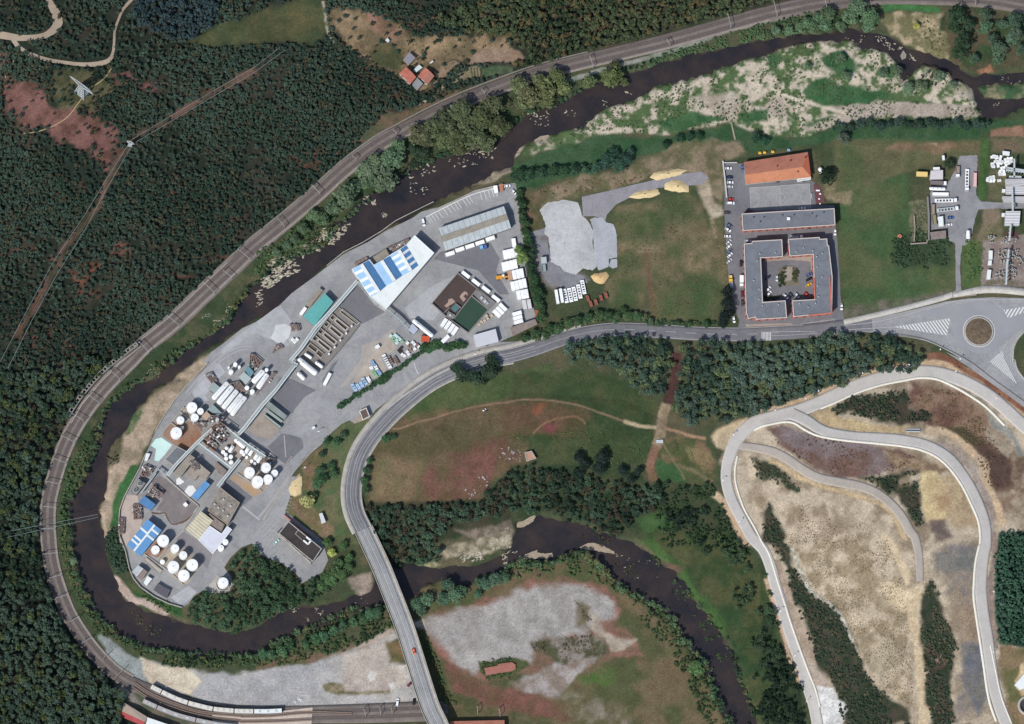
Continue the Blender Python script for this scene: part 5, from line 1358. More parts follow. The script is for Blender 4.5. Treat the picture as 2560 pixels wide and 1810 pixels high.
# ---- upright tanks
def tank(px, rad, h, label, tl, k=K6, cone=0.12, ringed=False, m=None, group=None):
    r = rad / k * S
    x, y = W(*tl(*px)[0], h); x, y = float(x), float(y)
    m = m or white_p
    t = thing('storage_tank', label, 'tank', (x, y, 0),0, group)
    b = MB(); b.lathe(x, y, [(r, 0.05),(r, h),(r * 0.985, h + 0.12)],28); sh = b.build('shell', m, t)
    b = MB(); b.lathe(x, y, [(r * 0.985, h + 0.121),(r * 0.5, h + 0.12 + r * cone * 0.6),(0.05, h + 0.12 + r * cone)],28, cap=False); ro = b.build('roof', m, t)
    if r > 1.6:
        b = MB(); b.lathe(x, y, [(max(0.18, r * 0.09), h + 0.1),(max(0.18, r * 0.09), h + r * cone + 0.5)],10); b.build('vent', steel, ro)
        b = MB(); b.box(x - r - 0.2, y, h / 2,0.25,0.7, h); b.build('ladder', steel, t)
    if r > 2.2:
        b = MB(); n = 28
        for i in range(n):
            a0_, a1_ = 2 * math.pi * i / n, 2 * math.pi * (i + 1) / n
            b.beam((x + r * math.cos(a0_), y + r * math.sin(a0_), h + 0.8),(x + r * math.cos(a1_), y + r * math.sin(a1_), h + 0.8),0.09)
        b.build('handrail', white_p, t)
    if ringed:
        b = MB(); b.lathe(x, y, [(r * 1.27,0.05),(r * 1.27,2.0),(r * 1.2,2.0),(r * 1.2,0.1)],32, cap=False); b.build('bund_ring', conc, t)
    return t
for (u, v, r, h, l) in ((727,417,98,8, 'large white tank beside the blue gabled store'),(598,570,70,7, 'medium white tank at the corner of the blue gabled store'),(928,552,70,7, 'medium white tank just across the bund wall from the largest one'),
        (1067,665,68,7, 'medium white tank between the two rows of the southern farm'),(900,858,96,8, 'large white tank on the pale bund floor, nearest the long tray'),(1220,827,97,8, 'large white tank at the east corner of the southern farm'),
        (1078,1005,95,8, 'large white tank at the southern corner of the farm'),(718,775,40,3.5, 'small cream tank among the large white ones'),(1780,440,52,5, 'first of two small tanks against the white roof store'),(1705,540,54,5, 'second of two small tanks against the white roof store')):
    tank((u, v), r, h, l, pB)
tank((1740,1130),90,9, 'large lone white tank in a ring wall at the forest edge', pB, ringed=True)
for (u, v, r, h, l) in ((945,395,87,7, 'large white tank north in the rusty river-side bund'),(1090,460,55,6, 'small white tank next to the sandstone block'),(992,567,65,6, 'medium white tank below the large north one of the rusty bund'),
        (750,612,64,6, 'medium white tank alone in the middle cell of the rusty bund'),(680,825,95,7, 'large white tank on the orange stained floor'),(780,740,28,4, 'tiny tank beside the large tank on the orange stained floor')):
    tank((u, v), r, h, l, pC)
for (u, v, r, h, l) in ((565,815,88,8, 'large white tank at the west of the roadside farm'),(845,735,80,8, 'large white tank nearest the pale process pipes of the roadside farm'),(990,830,57,6, 'smallest white tank of the roadside farm, touching the road'),
        (880,930,76,8, 'white tank joined by a catwalk to the smallest roadside tank'),(702,975,95,8, 'largest white tank of the roadside farm, at its south'),(255,650,38,5, 'small white tank by the pipe bridge corner'),(250,553,36,5, 'small white tank north of the pipe bridge corner'),
        (172,583,34,5, 'small white tank beside the pipe bridge, west of its twin'),(120,472,34,4, 'first of the small dosing tanks in the drum yard'),(165,516,32,4, 'second of the small dosing tanks in the drum yard'),(435,466,34,4, 'third of the small dosing tanks, middle of the drum yard'),(470,514,28,4, 'fourth of the small dosing tanks'),
        (520,560,26,4, 'fifth of the small dosing tanks'),(605,625,28,4, 'sixth of the small dosing tanks'),(655,668,26,4, 'last of the small dosing tanks, beside the bund wall')):
    tank((u, v), r, h, l, pE)
for (u, v, r, h, l) in ((732,345,36,6, 'northern of four slim tanks on the pale yard'),(660,470,40,6, 'southern of four slim tanks on the pale yard'),(800,388,25,5, 'eastern small slim tank on the pale yard'),(620,395,18,5, 'smallest slim tank on the pale yard'),(1262,435,30,6, 'upright white tank at the head of the twin white vessels'),
        (930,740,38,5, 'first white dome at the foot of the twin white vessels'),(1020,805,40,5, 'second white dome at the foot of the twin white vessels')):
    tank((u, v), r, h, l, pD)
for i, (u, v) in enumerate(((1620,775),(1527,897),(1428,1015),(1332,1133),(1236,1247))):
    tank((u, v),14,3, '%s white vent drum from the north at the end of the mound beds' % ORD[i], pF, group='vent drums at the mound beds')
tank((1375,598),30,14, 'slim grey chimney in the middle of the process units', pC, m=steel)
# ---- lying tanks
def vessel(a, b, rad, label, tl, zc=None, k=K6, group=None):
    r = rad / k * S; zc = zc or r + 1.0
    pa, pb = [Vector((float(x), float(y), zc)) for x, y in WP(tl(*a, *b), zc + r * 0.5)]
    t = thing('lying_vessel', label, 'tank', ((pa.x + pb.x) / 2,(pa.y + pb.y) / 2,0),0, group)
    d = (pb - pa).normalized(); m = MB(); m.capsule(pa + d * r * 0.6, pb - d * r * 0.6, r); m.build('vessel', white_p, t)
    ang = math.atan2(d.y, d.x)
    for u in (0.22,0.78):
        p = pa.lerp(pb, u); m = MB(); m.box(p.x, p.y, (zc - r * 0.6) / 2,0.5, r * 1.5, zc - r * 0.6, ang); m.build('saddle', conc_dk, t)
    p = pa.lerp(pb, 0.25); m = MB(); m.lathe(p.x, p.y, [(0.3, zc + r * 0.9),(0.3, zc + r + 0.3)],8); m.build('manhole', steel_d, t)
    if (pb - pa).length > 9 and r > 1.3:
        m = MB(); m.beam(pa.lerp(pb, 0.1) + Vector((0,0, r + 0.05)), pa.lerp(pb, 0.9) + Vector((0,0, r + 0.05)),0.35,0.1); m.build('walkway', steel, t)
    return t
for i, (a, b, r) in enumerate((((612,640),(350,930),44),((690,705),(440,1010),50),((772,775),(520,1085),45),((846,840),(600,1150),42),((912,885),(665,1205),42))):
    vessel(a, b, r, '%s of five long white vessels lying side by side, counted from the river side' % ORD[i], pD, group='five long white vessels')
vessel((1215,440),(1025,650),50, 'western of the twin thick white vessels in the rusty bund', pD)
vessel((1285,500),(1110,750),46, 'eastern of the twin thick white vessels in the rusty bund', pD)
vessel((708,1325),(1030,1590),50, 'longest white vessel lying at the foot of the mound beds', pF)
vessel((825,1238),(945,1320),28, 'upper of two slim vessels beside the longest white one', pF)
vessel((1005,1380),(1130,1475),30, 'lower of two slim vessels beside the longest white one', pF)
vessel((1785,480),(1905,600),36, 'short white vessel south of the longest one', pD)
vessel((1300,130),(1640,410),38, 'long raised white vessel behind the blue grey pump house', pI, zc=4.0)
for i, (a, b, r) in enumerate((((315,250),(490,400),36),((360,225),(520,365),32),((560,385),(490,505),34),((630,420),(555,540),32),((712,495),(645,610),34),((772,535),(692,655),33),((200,375),(160,435),34),((295,365),(220,480),32))):
    vessel(a, b, r, '%s of the white drum-like vessels in the crowded drum yard, counted from the north corner' % ORD[i], pE, group='vessels in the drum yard')
# ---- mound beds: concrete troughs and pits
inner_m = mat('trough_bottom', C(92,82,74), var=0.2, scale=0.4, fine=0.15)
def trough(pts, label, h=1.6, w=0.5, group=None, bottom=0.2):
    P = edges_ccw([tuple(q) for q in WP(pts, h)])
    cx, cy = centre(P); t = thing('concrete_trough', label, 'trough', (cx, cy, 0),0, group)
    O = offset_poly(P, -w); b = MB()
    for i in range(len(P)):
        j = (i + 1) % len(P)
        b.hexa([(*O[i],0),(*O[j],0),(*P[j],0),(*P[i],0),(*O[i], h),(*O[j], h),(*P[j], h),(*P[i], h)])
    b.build('wall', conc, t)
    b = MB(); b.prism(offset_poly(P, -0.1),0.05, bottom); b.build('floor', inner_m, t)
for i, (a, b, c, d) in enumerate((((1370,660),(1545,800),(1515,840),(1345,695)),((1275,780),(1450,920),(1420,960),(1250,815)),((1170,895),(1350,1040),(1325,1080),(1145,930)),((1070,1010),(1255,1155),(1230,1195),(1050,1045)))):
    trough(pF(*a, *b, *c, *d), '%s long concrete trough from the north in the mound beds' % ORD[i], group='long troughs in the mound beds', h=1.4, w=0.9)
for i, (u, v) in enumerate(((1298,630),(1195,745),(1098,868),(1002,985))):
    trough(pF(u, v - 42, u + 42, v - 8, u, v + 42, u - 42, v + 8), '%s square pit from the north under the pipe bridge' % ORD[i], h=1.6, group='square pits beside the pipe bridge')
trough(pF(1430,540,1460,500,1740,720,1700,745), 'wide dark sump at the north end of the mound beds', h=1.2)
trough(pF(920,1075,1040,1165,1010,1220,880,1120), 'small divided pit near the vessels', h=1.3); trough(pF(1060,1185,1140,1250,1100,1310,1020,1240), 'small divided pit next to the white vent drums', h=1.3)
# ---- pipe bridges
pipe_m = [mat('white_pipe', (0.75,0.75,0.73), var=0.05), steel, mat('pale_green_pipe', C(186,206,200), var=0.05)]
def pipe_rack(path, w, h, label, tl=None, npipes=4, posts=9, tone=steel_g):
    P = [Vector((float(a), float(b), h)) for a, b in WP(path, h)]
    t = thing('pipe_bridge', label, 'pipe bridge', (P[0].x, P[0].y, 0)); w = w / K6 * S
    b = MB()
    for i in range(len(P) - 1): b.beam(P[i], P[i + 1], w, 0.25)
    b.build('deck', tone, t)
    for k in range(npipes):
        b = MB(); o = (k - (npipes - 1) / 2) * w / npipes
        Q = []
        for i, p in enumerate(P):
            d = (P[min(i + 1, len(P) - 1)] - P[max(i - 1,0)]).normalized(); Q.append(p + Vector((-d.y, d.x, 0)) * o + Vector((0,0,0.4)))
        b.tube(Q, w * 0.10,6); b.build('pipe', pipe_m[k % 3], t)
    for sgn in (-1,1):
        b = MB(); Q = []
        for i, p in enumerate(P):
            d = (P[min(i + 1, len(P) - 1)] - P[max(i - 1,0)]).normalized(); Q.append(p + Vector((-d.y, d.x, 0)) * (w / 2 * sgn) + Vector((0,0,0.75)))
        for i in range(len(Q) - 1): b.beam(Q[i], Q[i + 1],0.22,0.3)
        b.build('rail', steel, t)
    for i in range(len(P) - 1):
        L = (P[i + 1] - P[i]).length; n = max(1, int(L / posts))
        for j in range(n):
            p = P[i].lerp(P[i + 1],(j + 0.5) / n); d = (P[i + 1] - P[i]).normalized(); q = Vector((-d.y, d.x, 0)) * (w / 2 - 0.15)
            b = MB(); b.beam((p + q) - Vector((0,0, h)), p + q, 0.3); b.beam((p - q) - Vector((0,0, h)), p - q, 0.3); b.build('trestle', steel_d, t)
pipe_rack(pF(1715,20,1360,430,1010,800,760,1160,585,1365,690,1440) + pD(1720,375,1400,800,1200,1020,880,1430,790,1520),58,6.0, 'longest pipe bridge running from the hall through the whole works')
pipe_rack(pG(355,975,580,1240,850,1455,1050,1620) + pI(1210,300),34,6.0, 'pale green pipe bridge from the hall to the pump house', npipes=3, posts=12)
pipe_rack(pC(1290,765,1080,950,880,1150,690,1350,530,1545),50,6.0, 'pipe bridge crossing the rusty process area toward the river')
pipe_rack(pC(1050,1010,1300,1200,1610,1440),44,5.5, 'pipe bridge along the drum yard, meeting the crossing at its corner')
pipe_rack(pE(400,600,260,770,30,1060),52,6.2, 'dark blue grey pipe bridge running south from the crossing', tone=mat('blue_grey_steel', C(112,134,140), var=0.1))
pipe_rack(pE(150,60,350,220,560,380,830,560),50,5.0, 'grey pipe bridge along the north edge of the drum yard', tone=steel)
pipe_rack(pC(240,1610,370,1440,530,1560),16,4.0, 'thin white pipe run around the brown yard', npipes=2, posts=8)
pipe_rack(pA(740,20,660,130,545,280,490,360,470,345),20,4.0, 'thin white pipe run beside the cooling tower', npipes=2, posts=8)
pipe_rack(pF(1320,500,1120,750,920,1020),18,4.0, 'short white pipe run beside the square pits', npipes=2, posts=8)
# ---- cooling tower
ctx, cty = [float(v) for v in W(*pA(440,250)[0],5)]
ct = thing('cooling_tower', 'grey cooling tower with two dark fans', 'cooling tower', (ctx, cty, 0))
b = MB(); b.prism([tuple(q) for q in WP(pA(435,105,570,190,415,385,305,325),5)],0,5); b.build('casing', conc_dk, ct)
for u, v in ((476,195),(406,305)):
    x, y = [float(c) for c in W(*pA(u, v)[0],5.6)]
    b = MB(); b.lathe(x, y, [(1.6,5),(1.5,5.9),(1.35,5.9),(1.35,5.1)],20, cap=False); fs = b.build('fan_shroud', steel, ct)
    b = MB(); b.lathe(x, y, [(1.34,5.05),(0.01,5.06)],20, cap=False); b.build('fan_opening', mat('black_void', (0.008,0.008,0.01)), ct)
    b = MB()
    for k in range(5): b.box(x + 0.65 * math.cos(k * 1.257), y + 0.65 * math.sin(k * 1.257),5.5,1.1,0.25,0.06, k * 1.257)
    b.lathe(x, y, [(0.4,5.45),(0.35,5.7)],10); b.build('fan', steel_g, fs)
# ---- process units: steel frames full of small vessels
def process_unit(pts, h, label, n, seed):
    rs = random.Random(seed); P = edges_ccw([tuple(q) for q in WP(pts, h * 0.6)])
    cx, cy = centre(P); t = thing('process_unit', label, 'process unit', (cx, cy, 0))
    xs = [p[0] for p in P]; ys = [p[1] for p in P]; Pn = np.array(P)
    b = MB()
    for z in (h * 0.45, h):
        for i in range(len(P)):
            q0, q1 = P[i], P[(i + 1) % len(P)]
            b.beam((*q0, z),(*q1, z),0.35,0.35)
        for u in (0.25,0.5,0.75):
            q0 = Vector(P[0]).lerp(Vector(P[1]), u); q1 = Vector(P[3]).lerp(Vector(P[2]), u); b.beam((q0.x, q0.y, z),(q1.x, q1.y, z),0.3,0.3)
            q0 = Vector(P[1]).lerp(Vector(P[2]), u); q1 = Vector(P[0]).lerp(Vector(P[3]), u); b.beam((q0.x, q0.y, z),(q1.x, q1.y, z),0.3,0.3)
    for p in P: b.beam((*p, 0),(*p, h),0.4)
    b.build('steel_frame', mat('rusty_frame', C(150,132,124), var=0.15, scale=0.5), t)
    b = MB(); b.prism(offset_poly(P, 0.3), h * 0.45, h * 0.45 + 0.1); b.build('grating', mat('rust_grating', C(112,92,84), var=0.25, scale=0.5, fine=0.25), t)
    k = 0
    while k < n:
        x, y = rs.uniform(min(xs), max(xs)), rs.uniform(min(ys), max(ys))
        if not inside(Pn, np.array([x]), np.array([y]))[0]: continue
        k += 1; b = MB(); r = rs.uniform(0.35,0.8); kind = rs.random(); hh = h * rs.uniform(0.7,1.15)
        m = rs.choice([white_p, steel, steel_g, mat('brown_vessel', C(146,118,104), var=0.15), _mats['rusty_frame']])
        if kind < 0.45: b.lathe(x, y, [(r, 0.2),(r, hh),(r * 0.4, hh + r * 0.5)],12); b.build('column', m, t)
        elif kind < 0.8:
            a = rs.choice([-0.88,0.68]); L = rs.uniform(1.4,3.2); d = Vector((math.cos(a), math.sin(a),0)); c = Vector((x, y, h * 0.75))
            b.capsule(c - d * L / 2, c + d * L / 2, r, 10); b.build('exchanger', m, t)
        else: b.box(x, y, h * 0.7, r * 2.4, r * 1.6, h * 0.4,0.68); b.build('cabinet', m, t)
process_unit(pC(1420,650,1640,800,1360,1090,1150,920),7, 'tall rusty process unit crowded with columns and exchangers', 46,1)
process_unit(pC(1260,540,1500,560,1420,660,1230,650),6, 'smaller process unit around the slim chimney', 16,2)
process_unit(pC(940,660,1230,660,1100,780,1020,700),3, 'low pipe manifold by the rusty bund', 12,3)
process_unit(pD(980,170,1060,190,1190,300,960,560),2.5, 'low pump bay north of the teal hut', 10,4)
process_unit(pD(560,690,800,640,880,740,960,830),3, 'pump row between the five vessels and the twin vessels', 14,5)
process_unit(pD(1100,820,1370,480,1420,500,1090,850),2.4, 'narrow rusty pipe manifold beside the twin vessels', 14,6)
process_unit(pA(690,240,860,370,790,430,600,400),4, 'cluster of white condensers north of the deep blue shed', 22,7)
process_unit(pC(150,1380,300,1440,200,1560,60,1560),3, 'small pump station on the river wall', 12,8)
process_unit(pE(790,540,1000,600,900,670,770,640),3, 'pale process pipes at the corner of the roadside farm', 14,9)
process_unit(pC(900,1330,1010,1300,1060,1450,980,1480),8, 'white pipe cluster standing on the process building', 9,10)
process_unit(pF(590,770,720,760,740,850,600,860),2.5, 'pale pump skid at the edge of the dust pile', 9,11)
process_unit(pF(330,1110,400,1080,460,1140,280,1230),1.8, 'heap of dismantled rusty plant on the grey yard', 12,12)
process_unit(pA(350,560,480,560,500,790,370,800),2.5, 'brown and grey filter boxes on the pinkish yard', 10,13)
process_unit(pA(110,780,210,790,200,1040,120,1040),2.0, 'rusty skip-like containers against the river wall', 8,14)
process_unit(pG(880,400,1220,250,1240,290,960,450),2.2, 'stored machine parts behind the hall', 20,15)
process_unit(pG(310,660,520,560,530,590,330,690),1.8, 'small colourful store of drums behind the blue bay', 9,16)
process_unit(pD(220,520,330,480,430,640,330,660),2.0, 'dark pipe junction on the pale yard', 9,17)
# ---- site walls
def wall_line(path, h, w, label, m=conc, z0=0.0, name='boundary_wall', cat='wall'):
    P = GP(path); zz = hz(P[:, 0], P[:, 1]); b = MB()
    for i in range(len(P) - 1): b.beam((P[i][0], P[i][1], max(zz[i],0) + h / 2),(P[i + 1][0], P[i + 1][1], max(zz[i + 1],0) + h / 2), w, h)
    tag(b.build(name, m), label, cat)
wall_line(t02(1755,95,1600,258,1480,400,1400,520,1316,660),1.6,0.5, 'concrete river wall north of the mint pool')
wall_line(t02(1232,862,1180,985,1052,1222,1012,1332,1002,1450,1012,1560) + t03(1062,170,1092,312,1128,395,1188,468,1302,548,1420,605,1540,640),1.8,0.55, 'curving concrete river wall around the southern tip of the works')
wall_line(pC(810,390,590,655,400,880),1.2,0.5, 'pale bund wall along the river side tanks')
wall_line(pC(735,460,880,590,1040,680),1.2,0.6, 'pale bund wall splitting the rusty bund cells')
wall_line(pC(590,655,690,730),1.2,0.6, 'short bund wall above the orange stained floor')
wall_line(pB(1380,0,1080,240,870,430,640,740),1.2,0.6, 'straight low wall running through the southern tank farm')
wall_line(pA(830,10,1080,240,1300,440,1470,580,1180,1000),1.0,0.7, 'pale wall and pipe trench around the brown yard')
wall_line(pB(410,640,620,790,860,960,1080,1170),1.0,0.4, 'bund wall between the long tray and the big tanks')
wall_line(pE(540,660,820,885),1.0,0.4, 'bund wall splitting the roadside farm'); wall_line(pE(360,830,640,1020,790,1155,880,1050),1.0,0.4, 'bund wall at the south of the roadside farm'); wall_line(pE(840,430,1020,580,970,640),1.0,0.4, 'bund wall at the north corner of the roadside farm')
wall_line(pF(1400,470,1740,750),1.0,0.4, 'pale wall at the north edge of the mound beds'); wall_line(pF(1750,770,1500,1090,1130,1520),0.8,0.5, 'green edged kerb wall along the mound beds', mat('green_kerb', C(84,104,96)))
wall_line(t11(1500,225,1380,285,1180,385,1060,470,900,570,740,645,600,760),1.4,0.45, 'low concrete wall along the river behind the hall')
wall_line(t11(2140,70,1990,92,1850,125,1690,205,1500,290),1.4,0.4, 'boundary wall north of the bay lines')
# ---- farmstead
gable_building('farmhouse', 'larger red tiled farmhouse with worn patches', 'house', *pS(255,700,375,590,545,762,440,885),5.0,1.5, red_r, red_r, wall_w, windows=(3.5,1))
gable_building('farm_barn', 'red tiled barn with a brownish patch across the farmyard', 'barn', *pS(570,745,700,600,852,742,735,890),4.8,1.4, red_r, mat('brown_tiles', C(176,122,106), var=0.15, scale=0.3), wall_w, windows=(3.5,1))
flat_building('grey_lean_to', 'grey sheet roof joined to the end of the red farmhouse', 'shed', pS(560,770,662,872,560,985,475,892),4.0, mat('farm_sheet_roof', C(144,146,146), var=0.1, scale=0.3), wall_t)
flat_building('grey_barn', 'grey roofed barn at the top of the farmyard', 'barn', pS(430,340,537,437,420,556,328,460),4.0, mat('farm_purple_roof', C(142,138,144), var=0.08, scale=0.3), wall_t)
flat_building('small_greenhouse', 'small pale greenhouse in the dark farmyard', 'greenhouse', pS(595,550,652,600,545,680,494,640),2.5, mat('greenhouse_glass', C(206,220,218), var=0.08, scale=0.6, rough=0.3), steel)
flat_building('white_shed', 'tiny white shed alone on the farm slope', 'shed', pS(60,95,96,145,70,182,18,140),2.4, mat('white_sheet_roof', C(1,1,1)), wall_w)
flat_building('white_trailer_hut', 'tiny white hut at the edge of the farm field', 'hut', pS(820,478,840,500,800,532,768,522),2.2, mat('white_sheet_roof', C(1,1,1)), wall_w)
trough(pS(1935,208,2108,148,2120,212,1965,246), 'small green pool with a white rim above the farm', h=1.0, w=0.6)
# ---- business park
def orange_hall():
    h = 6.0; zb = 0.0
    A, B, Cc, D = [Vector((float(a), float(b), h)) for a, b in WP(pJ(405,305,1485,135,1540,560,440,678), h)]
    R0, R1 = [Vector((float(a), float(b), h + 2.4)) for a, b in WP(pJ(428,520,1400,388), h + 2.4)]
    cx, cy = centre([(v.x, v.y) for v in (A, B, Cc, D)])
    t = thing('tiled_hall', 'hall with a bright orange tiled roof north of the ball court', 'hall', (cx, cy, 0))
    P = [(v.x, v.y) for v in (A, B, Cc, D)]
    b = MB(); b.prism(offset_poly(P, 0.5),-0.3, h - 0.1); b.build('wall', wall_w, t)
    k = Vector((0,0,0.2))
    for q, m in (((A, R0, R1, B), orange_d),((R0, D, Cc, R1), orange_r)):
        b = MB(); b.hexa([v - k for v in q] + list(q)); b.build('roof', m, t)
    b = MB(); q = (B, R1, Cc); b._add([v - k for v in q] + list(q),[(0,1,2),(5,4,3),(0,3,4,1),(1,4,5,2),(2,5,3,0)]); b.build('roof', mat('red_orange_tiles', C(204,112,82), var=0.07, scale=0.3), t)
    b = MB(); q = (A, D, R0); b._add([v - k for v in q] + [v - k * 0.5 for v in q],[(0,1,2),(5,4,3),(0,3,4,1),(1,4,5,2),(2,5,3,0)]); b.build('gable', wall_w, t)
    for u, v in ((965,372),(1190,285),(1440,228),(1315,470)):
        x, y = [float(c) for c in W(*pJ(u, v)[0],7.6)]; b = MB(); b.box(x, y, 7.6,0.7,0.7,2.0); b.build('chimney', mat('maroon_flue', C(120,60,50)), t)
    add_windows(t, offset_poly(P, 0.5),0, h, 5,1)
    add_door(t, P, 0,0)
orange_hall()
flat_building('porch', 'white edged entrance porch at the corner of the orange hall', 'porch', pJ(1300,590,1535,560,1535,600,1320,635),3.4, lgrey_r, wall_w, 0.2, white_r)
def unit(name, label, pts, h=8.0):
    t, P, _ = flat_building(name, label, 'building', pts, h, grey_r, brick, 0.55, mat('pale_coping', C(214,200,190), var=0.06), windows=(4.5,2))
    return t, P
t, P = unit('long_unit_block', 'long grey flat-roofed block south of the ball court', pJ(368,1180,1100,1135,1932,1090,1948,1372,1100,1425,385,1468))
vents = [(565,1240),(745,1235),(1055,1205),(1250,1200),(1555,1175),(1625,1228),(1750,1158),(680,1315)]
for u, v in vents:
    x, y = [float(c) for c in W(*pJ(u, v)[0],8.4)]; b = MB(); b.lathe(x, y, [(0.35,8),(0.35,8.9),(0.5,9.0),(0.2,9.2)],8); b.build('roof_vent', steel_d, t)
x, y = [float(c) for c in W(*pJ(1160,1262)[0],9)]; b = MB(); b.box(x, y, 8.6,2.0,1.8,1.4); b.build('stair_head', white_p, t)
t, P = unit('west_unit_block', 'western C shaped grey roof block around the parking court', pK(405,200,535,190,545,155,1048,128,1062,422,690,440,722,1186,1105,1160,1130,1450,612,1480,600,1440,478,1470,440,1360))
for u, v in ((675,370),(940,350),(630,488),(568,820),(660,965),(660,1138),(718,1248),(990,1230)):
    x, y = [float(c) for c in W(*pK(u, v)[0],8.4)]; b = MB(); b.lathe(x, y, [(0.35,8),(0.35,8.9),(0.5,9.0),(0.2,9.2)],8); b.build('roof_vent', steel, t)
t, P = unit('east_unit_block', 'eastern C shaped grey roof block with a salmon parapet', pK(1152,122,1680,88,1690,122,1808,112,1818,225,1840,235,1900,760,1892,1370,1240,1436,1222,1160,1600,1140,1572,380,1178,410))
for u, v in ((1410,268),(1290,335),(1570,318),(1735,360),(1635,415),(1645,592),(1728,760),(1650,908),(1665,1092),(1618,1205),(1492,1268),(1345,1212)):
    x, y = [float(c) for c in W(*pK(u, v)[0],8.4)]; b = MB(); b.lathe(x, y, [(0.35,8),(0.35,8.9),(0.5,9.0),(0.2,9.2)],8); b.build('roof_vent', steel, t)
sal = mat('salmon_coping', C(206,116,98), var=0.08)
for a in (pK(1850,750,1890,1370), pK(1500,1410,1880,1375), pK(1590,780,1605,1135)):
    q = WP(a, 8.8); b = MB(); b.beam((*map(float, q[0]),8.65),(*map(float, q[1]),8.65),0.75,0.4); b.build('salmon_coping', sal, t)
wall_line(pJ(45,290,80,600,110,910),1.8,0.8, 'white boundary wall along the parking row', wall_w); wall_line(pJ(60,322,285,318),1.8,0.5, 'white wall at the north end of the parking row', wall_w)
# ---- truck depot and substation
flat_building('depot_shed', 'white shed with a lean-to in the truck depot', 'shed', pL(590,450,795,440,795,595,575,600),4.0, mat('depot_roof', C(214,206,204), var=0.06, scale=0.4), wall_w)
flat_building('depot_lean_to', 'white lean-to on the north side of the depot shed', 'shed', pL(628,392,740,388,742,448,632,450),3.2, white_r, wall_w)
flat_building('depot_workshop', 'ribbed grey workshop at the south of the truck depot', 'workshop', pL(580,1490,845,1460,848,1590,600,1608),4.0, brown_r, wall_g)
flat_building('white_tent', 'plain white storage tent in the truck depot', 'tent', pL(705,1232,795,1218,806,1390,728,1396),3.6, white_r, wall_w)
wall_line(pL(525,900,545,1200,545,1640),3.0,0.9, 'long grey wall of the roofless ruin beside the depot', conc_dk)
wall_line(pM(240,480,520,462,515,410),2.6,0.7, 'southern broken wall of the roofless ruin', conc_br); wall_line(pM(300,0,315,200,300,440),2.0,0.6, 'western broken wall of the roofless ruin', conc_br)
ribs = []
for (q, l) in ((pL(1850,590,2200,585,2200,712,1862,690), 'northern ribbed white switchgear roof'),(pL(1858,700,2200,705,2200,850,1862,850), 'second ribbed white switchgear roof'),(pL(1800,880,2200,885,2200,985,1830,975), 'southern ribbed white switchgear roof beside the lane'),
               (pL(1855,1135,2105,1135,2085,1375,1840,1375), 'square ribbed white roof south of the depot lane')):
    t, P, _ = flat_building('switchgear_house', l, 'building', q, 4.0, mat('ribbed_white_roof', C(220,218,218), var=0.04, scale=0.4), wall_w, door=False)
    for k in range(5):
        u = (k + 0.5) / 5
        a = Vector(P[0]).lerp(Vector(P[3]), u); c = Vector(P[1]).lerp(Vector(P[2]), u)
        b = MB(); b.beam((a.x, a.y, 4.06),(c.x, c.y, 4.06),0.3,0.14); b.build('roof_rib', wall_g, t)
for (q, l) in ((pM(1570,582,1635,585,1630,738,1568,732), 'northern white cabin at the substation fence'),(pM(1565,748,1622,750,1615,832,1552,832), 'middle pinkish cabin at the substation fence'),(pM(1548,905,1612,910,1595,1072,1530,1068), 'southern white cabin at the substation fence'),(pL(1795,760,1850,762,1850,820,1795,818), 'small white kiosk beside the switchgear roofs'),(pL(1790,1165,1840,1168,1838,1230,1788,1228), 'small pale kiosk beside the square ribbed roof')):
    flat_building('cabin', l, 'cabin', q, 2.8, white_r, wall_w)
def gantry_row(pts, label, seed, h=7, n=8):
    P = [Vector((float(a), float(b), h)) for a, b in WP(pts, h)]
    t = thing('busbar_gantry', label, 'gantry', (P[0].x, P[0].y, 0)); b = MB()
    b.beam(P[0], P[1],1.1,0.5); b.build('beam', steel, t)
    for k in range(n):
        p = P[0].lerp(P[1],(k + 0.5) / n); b = MB(); b.beam((p.x, p.y, 0),(p.x, p.y, h),0.4); b.build('post', steel, t)
gantry_row(pL(1965,760,1975,1130), 'white lattice busbar gantry over the depot lane', 1); gantry_row(pM(1940,160,1915,420), 'white busbar gantry over the maroon ground', 2, n=4)
gantry_row(pM(1905,565,1895,710), 'thick white busbar north in the insulator field', 3, n=3); gantry_row(pM(1890,725,1870,885), 'white busbar in the middle of the insulator field', 4, n=3); gantry_row(pM(1875,890,1862,1160), 'white busbar south in the insulator field', 5, n=4)
gantry_row(pL(1870,400,2200,450), 'pale busbar beam crossing the store yard', 6); gantry_row(pL(1860,440,2200,475), 'second pale busbar beam crossing the store yard', 7); gantry_row(pL(1910,550,2120,555), 'short pale busbar beam by the switchgear', 8, n=4); gantry_row(pL(2000,250,2000,560), 'north-south busbar beam of the store yard', 9, n=5)
proto = None; rs = random.Random(5)
spots = []
for (cx, cy, n) in ((1810,620,14),(2000,640,20),(1960,840,16),(1760,980,16),(1800,720,10),(1640,330,8),(1840,390,10),(2010,390,5),(1640,420,5),(2130,760,6),(1980,980,8)):
    for _ in range(n): spots.append((cx + rs.uniform(-70,70), cy + rs.uniform(-70,70)))
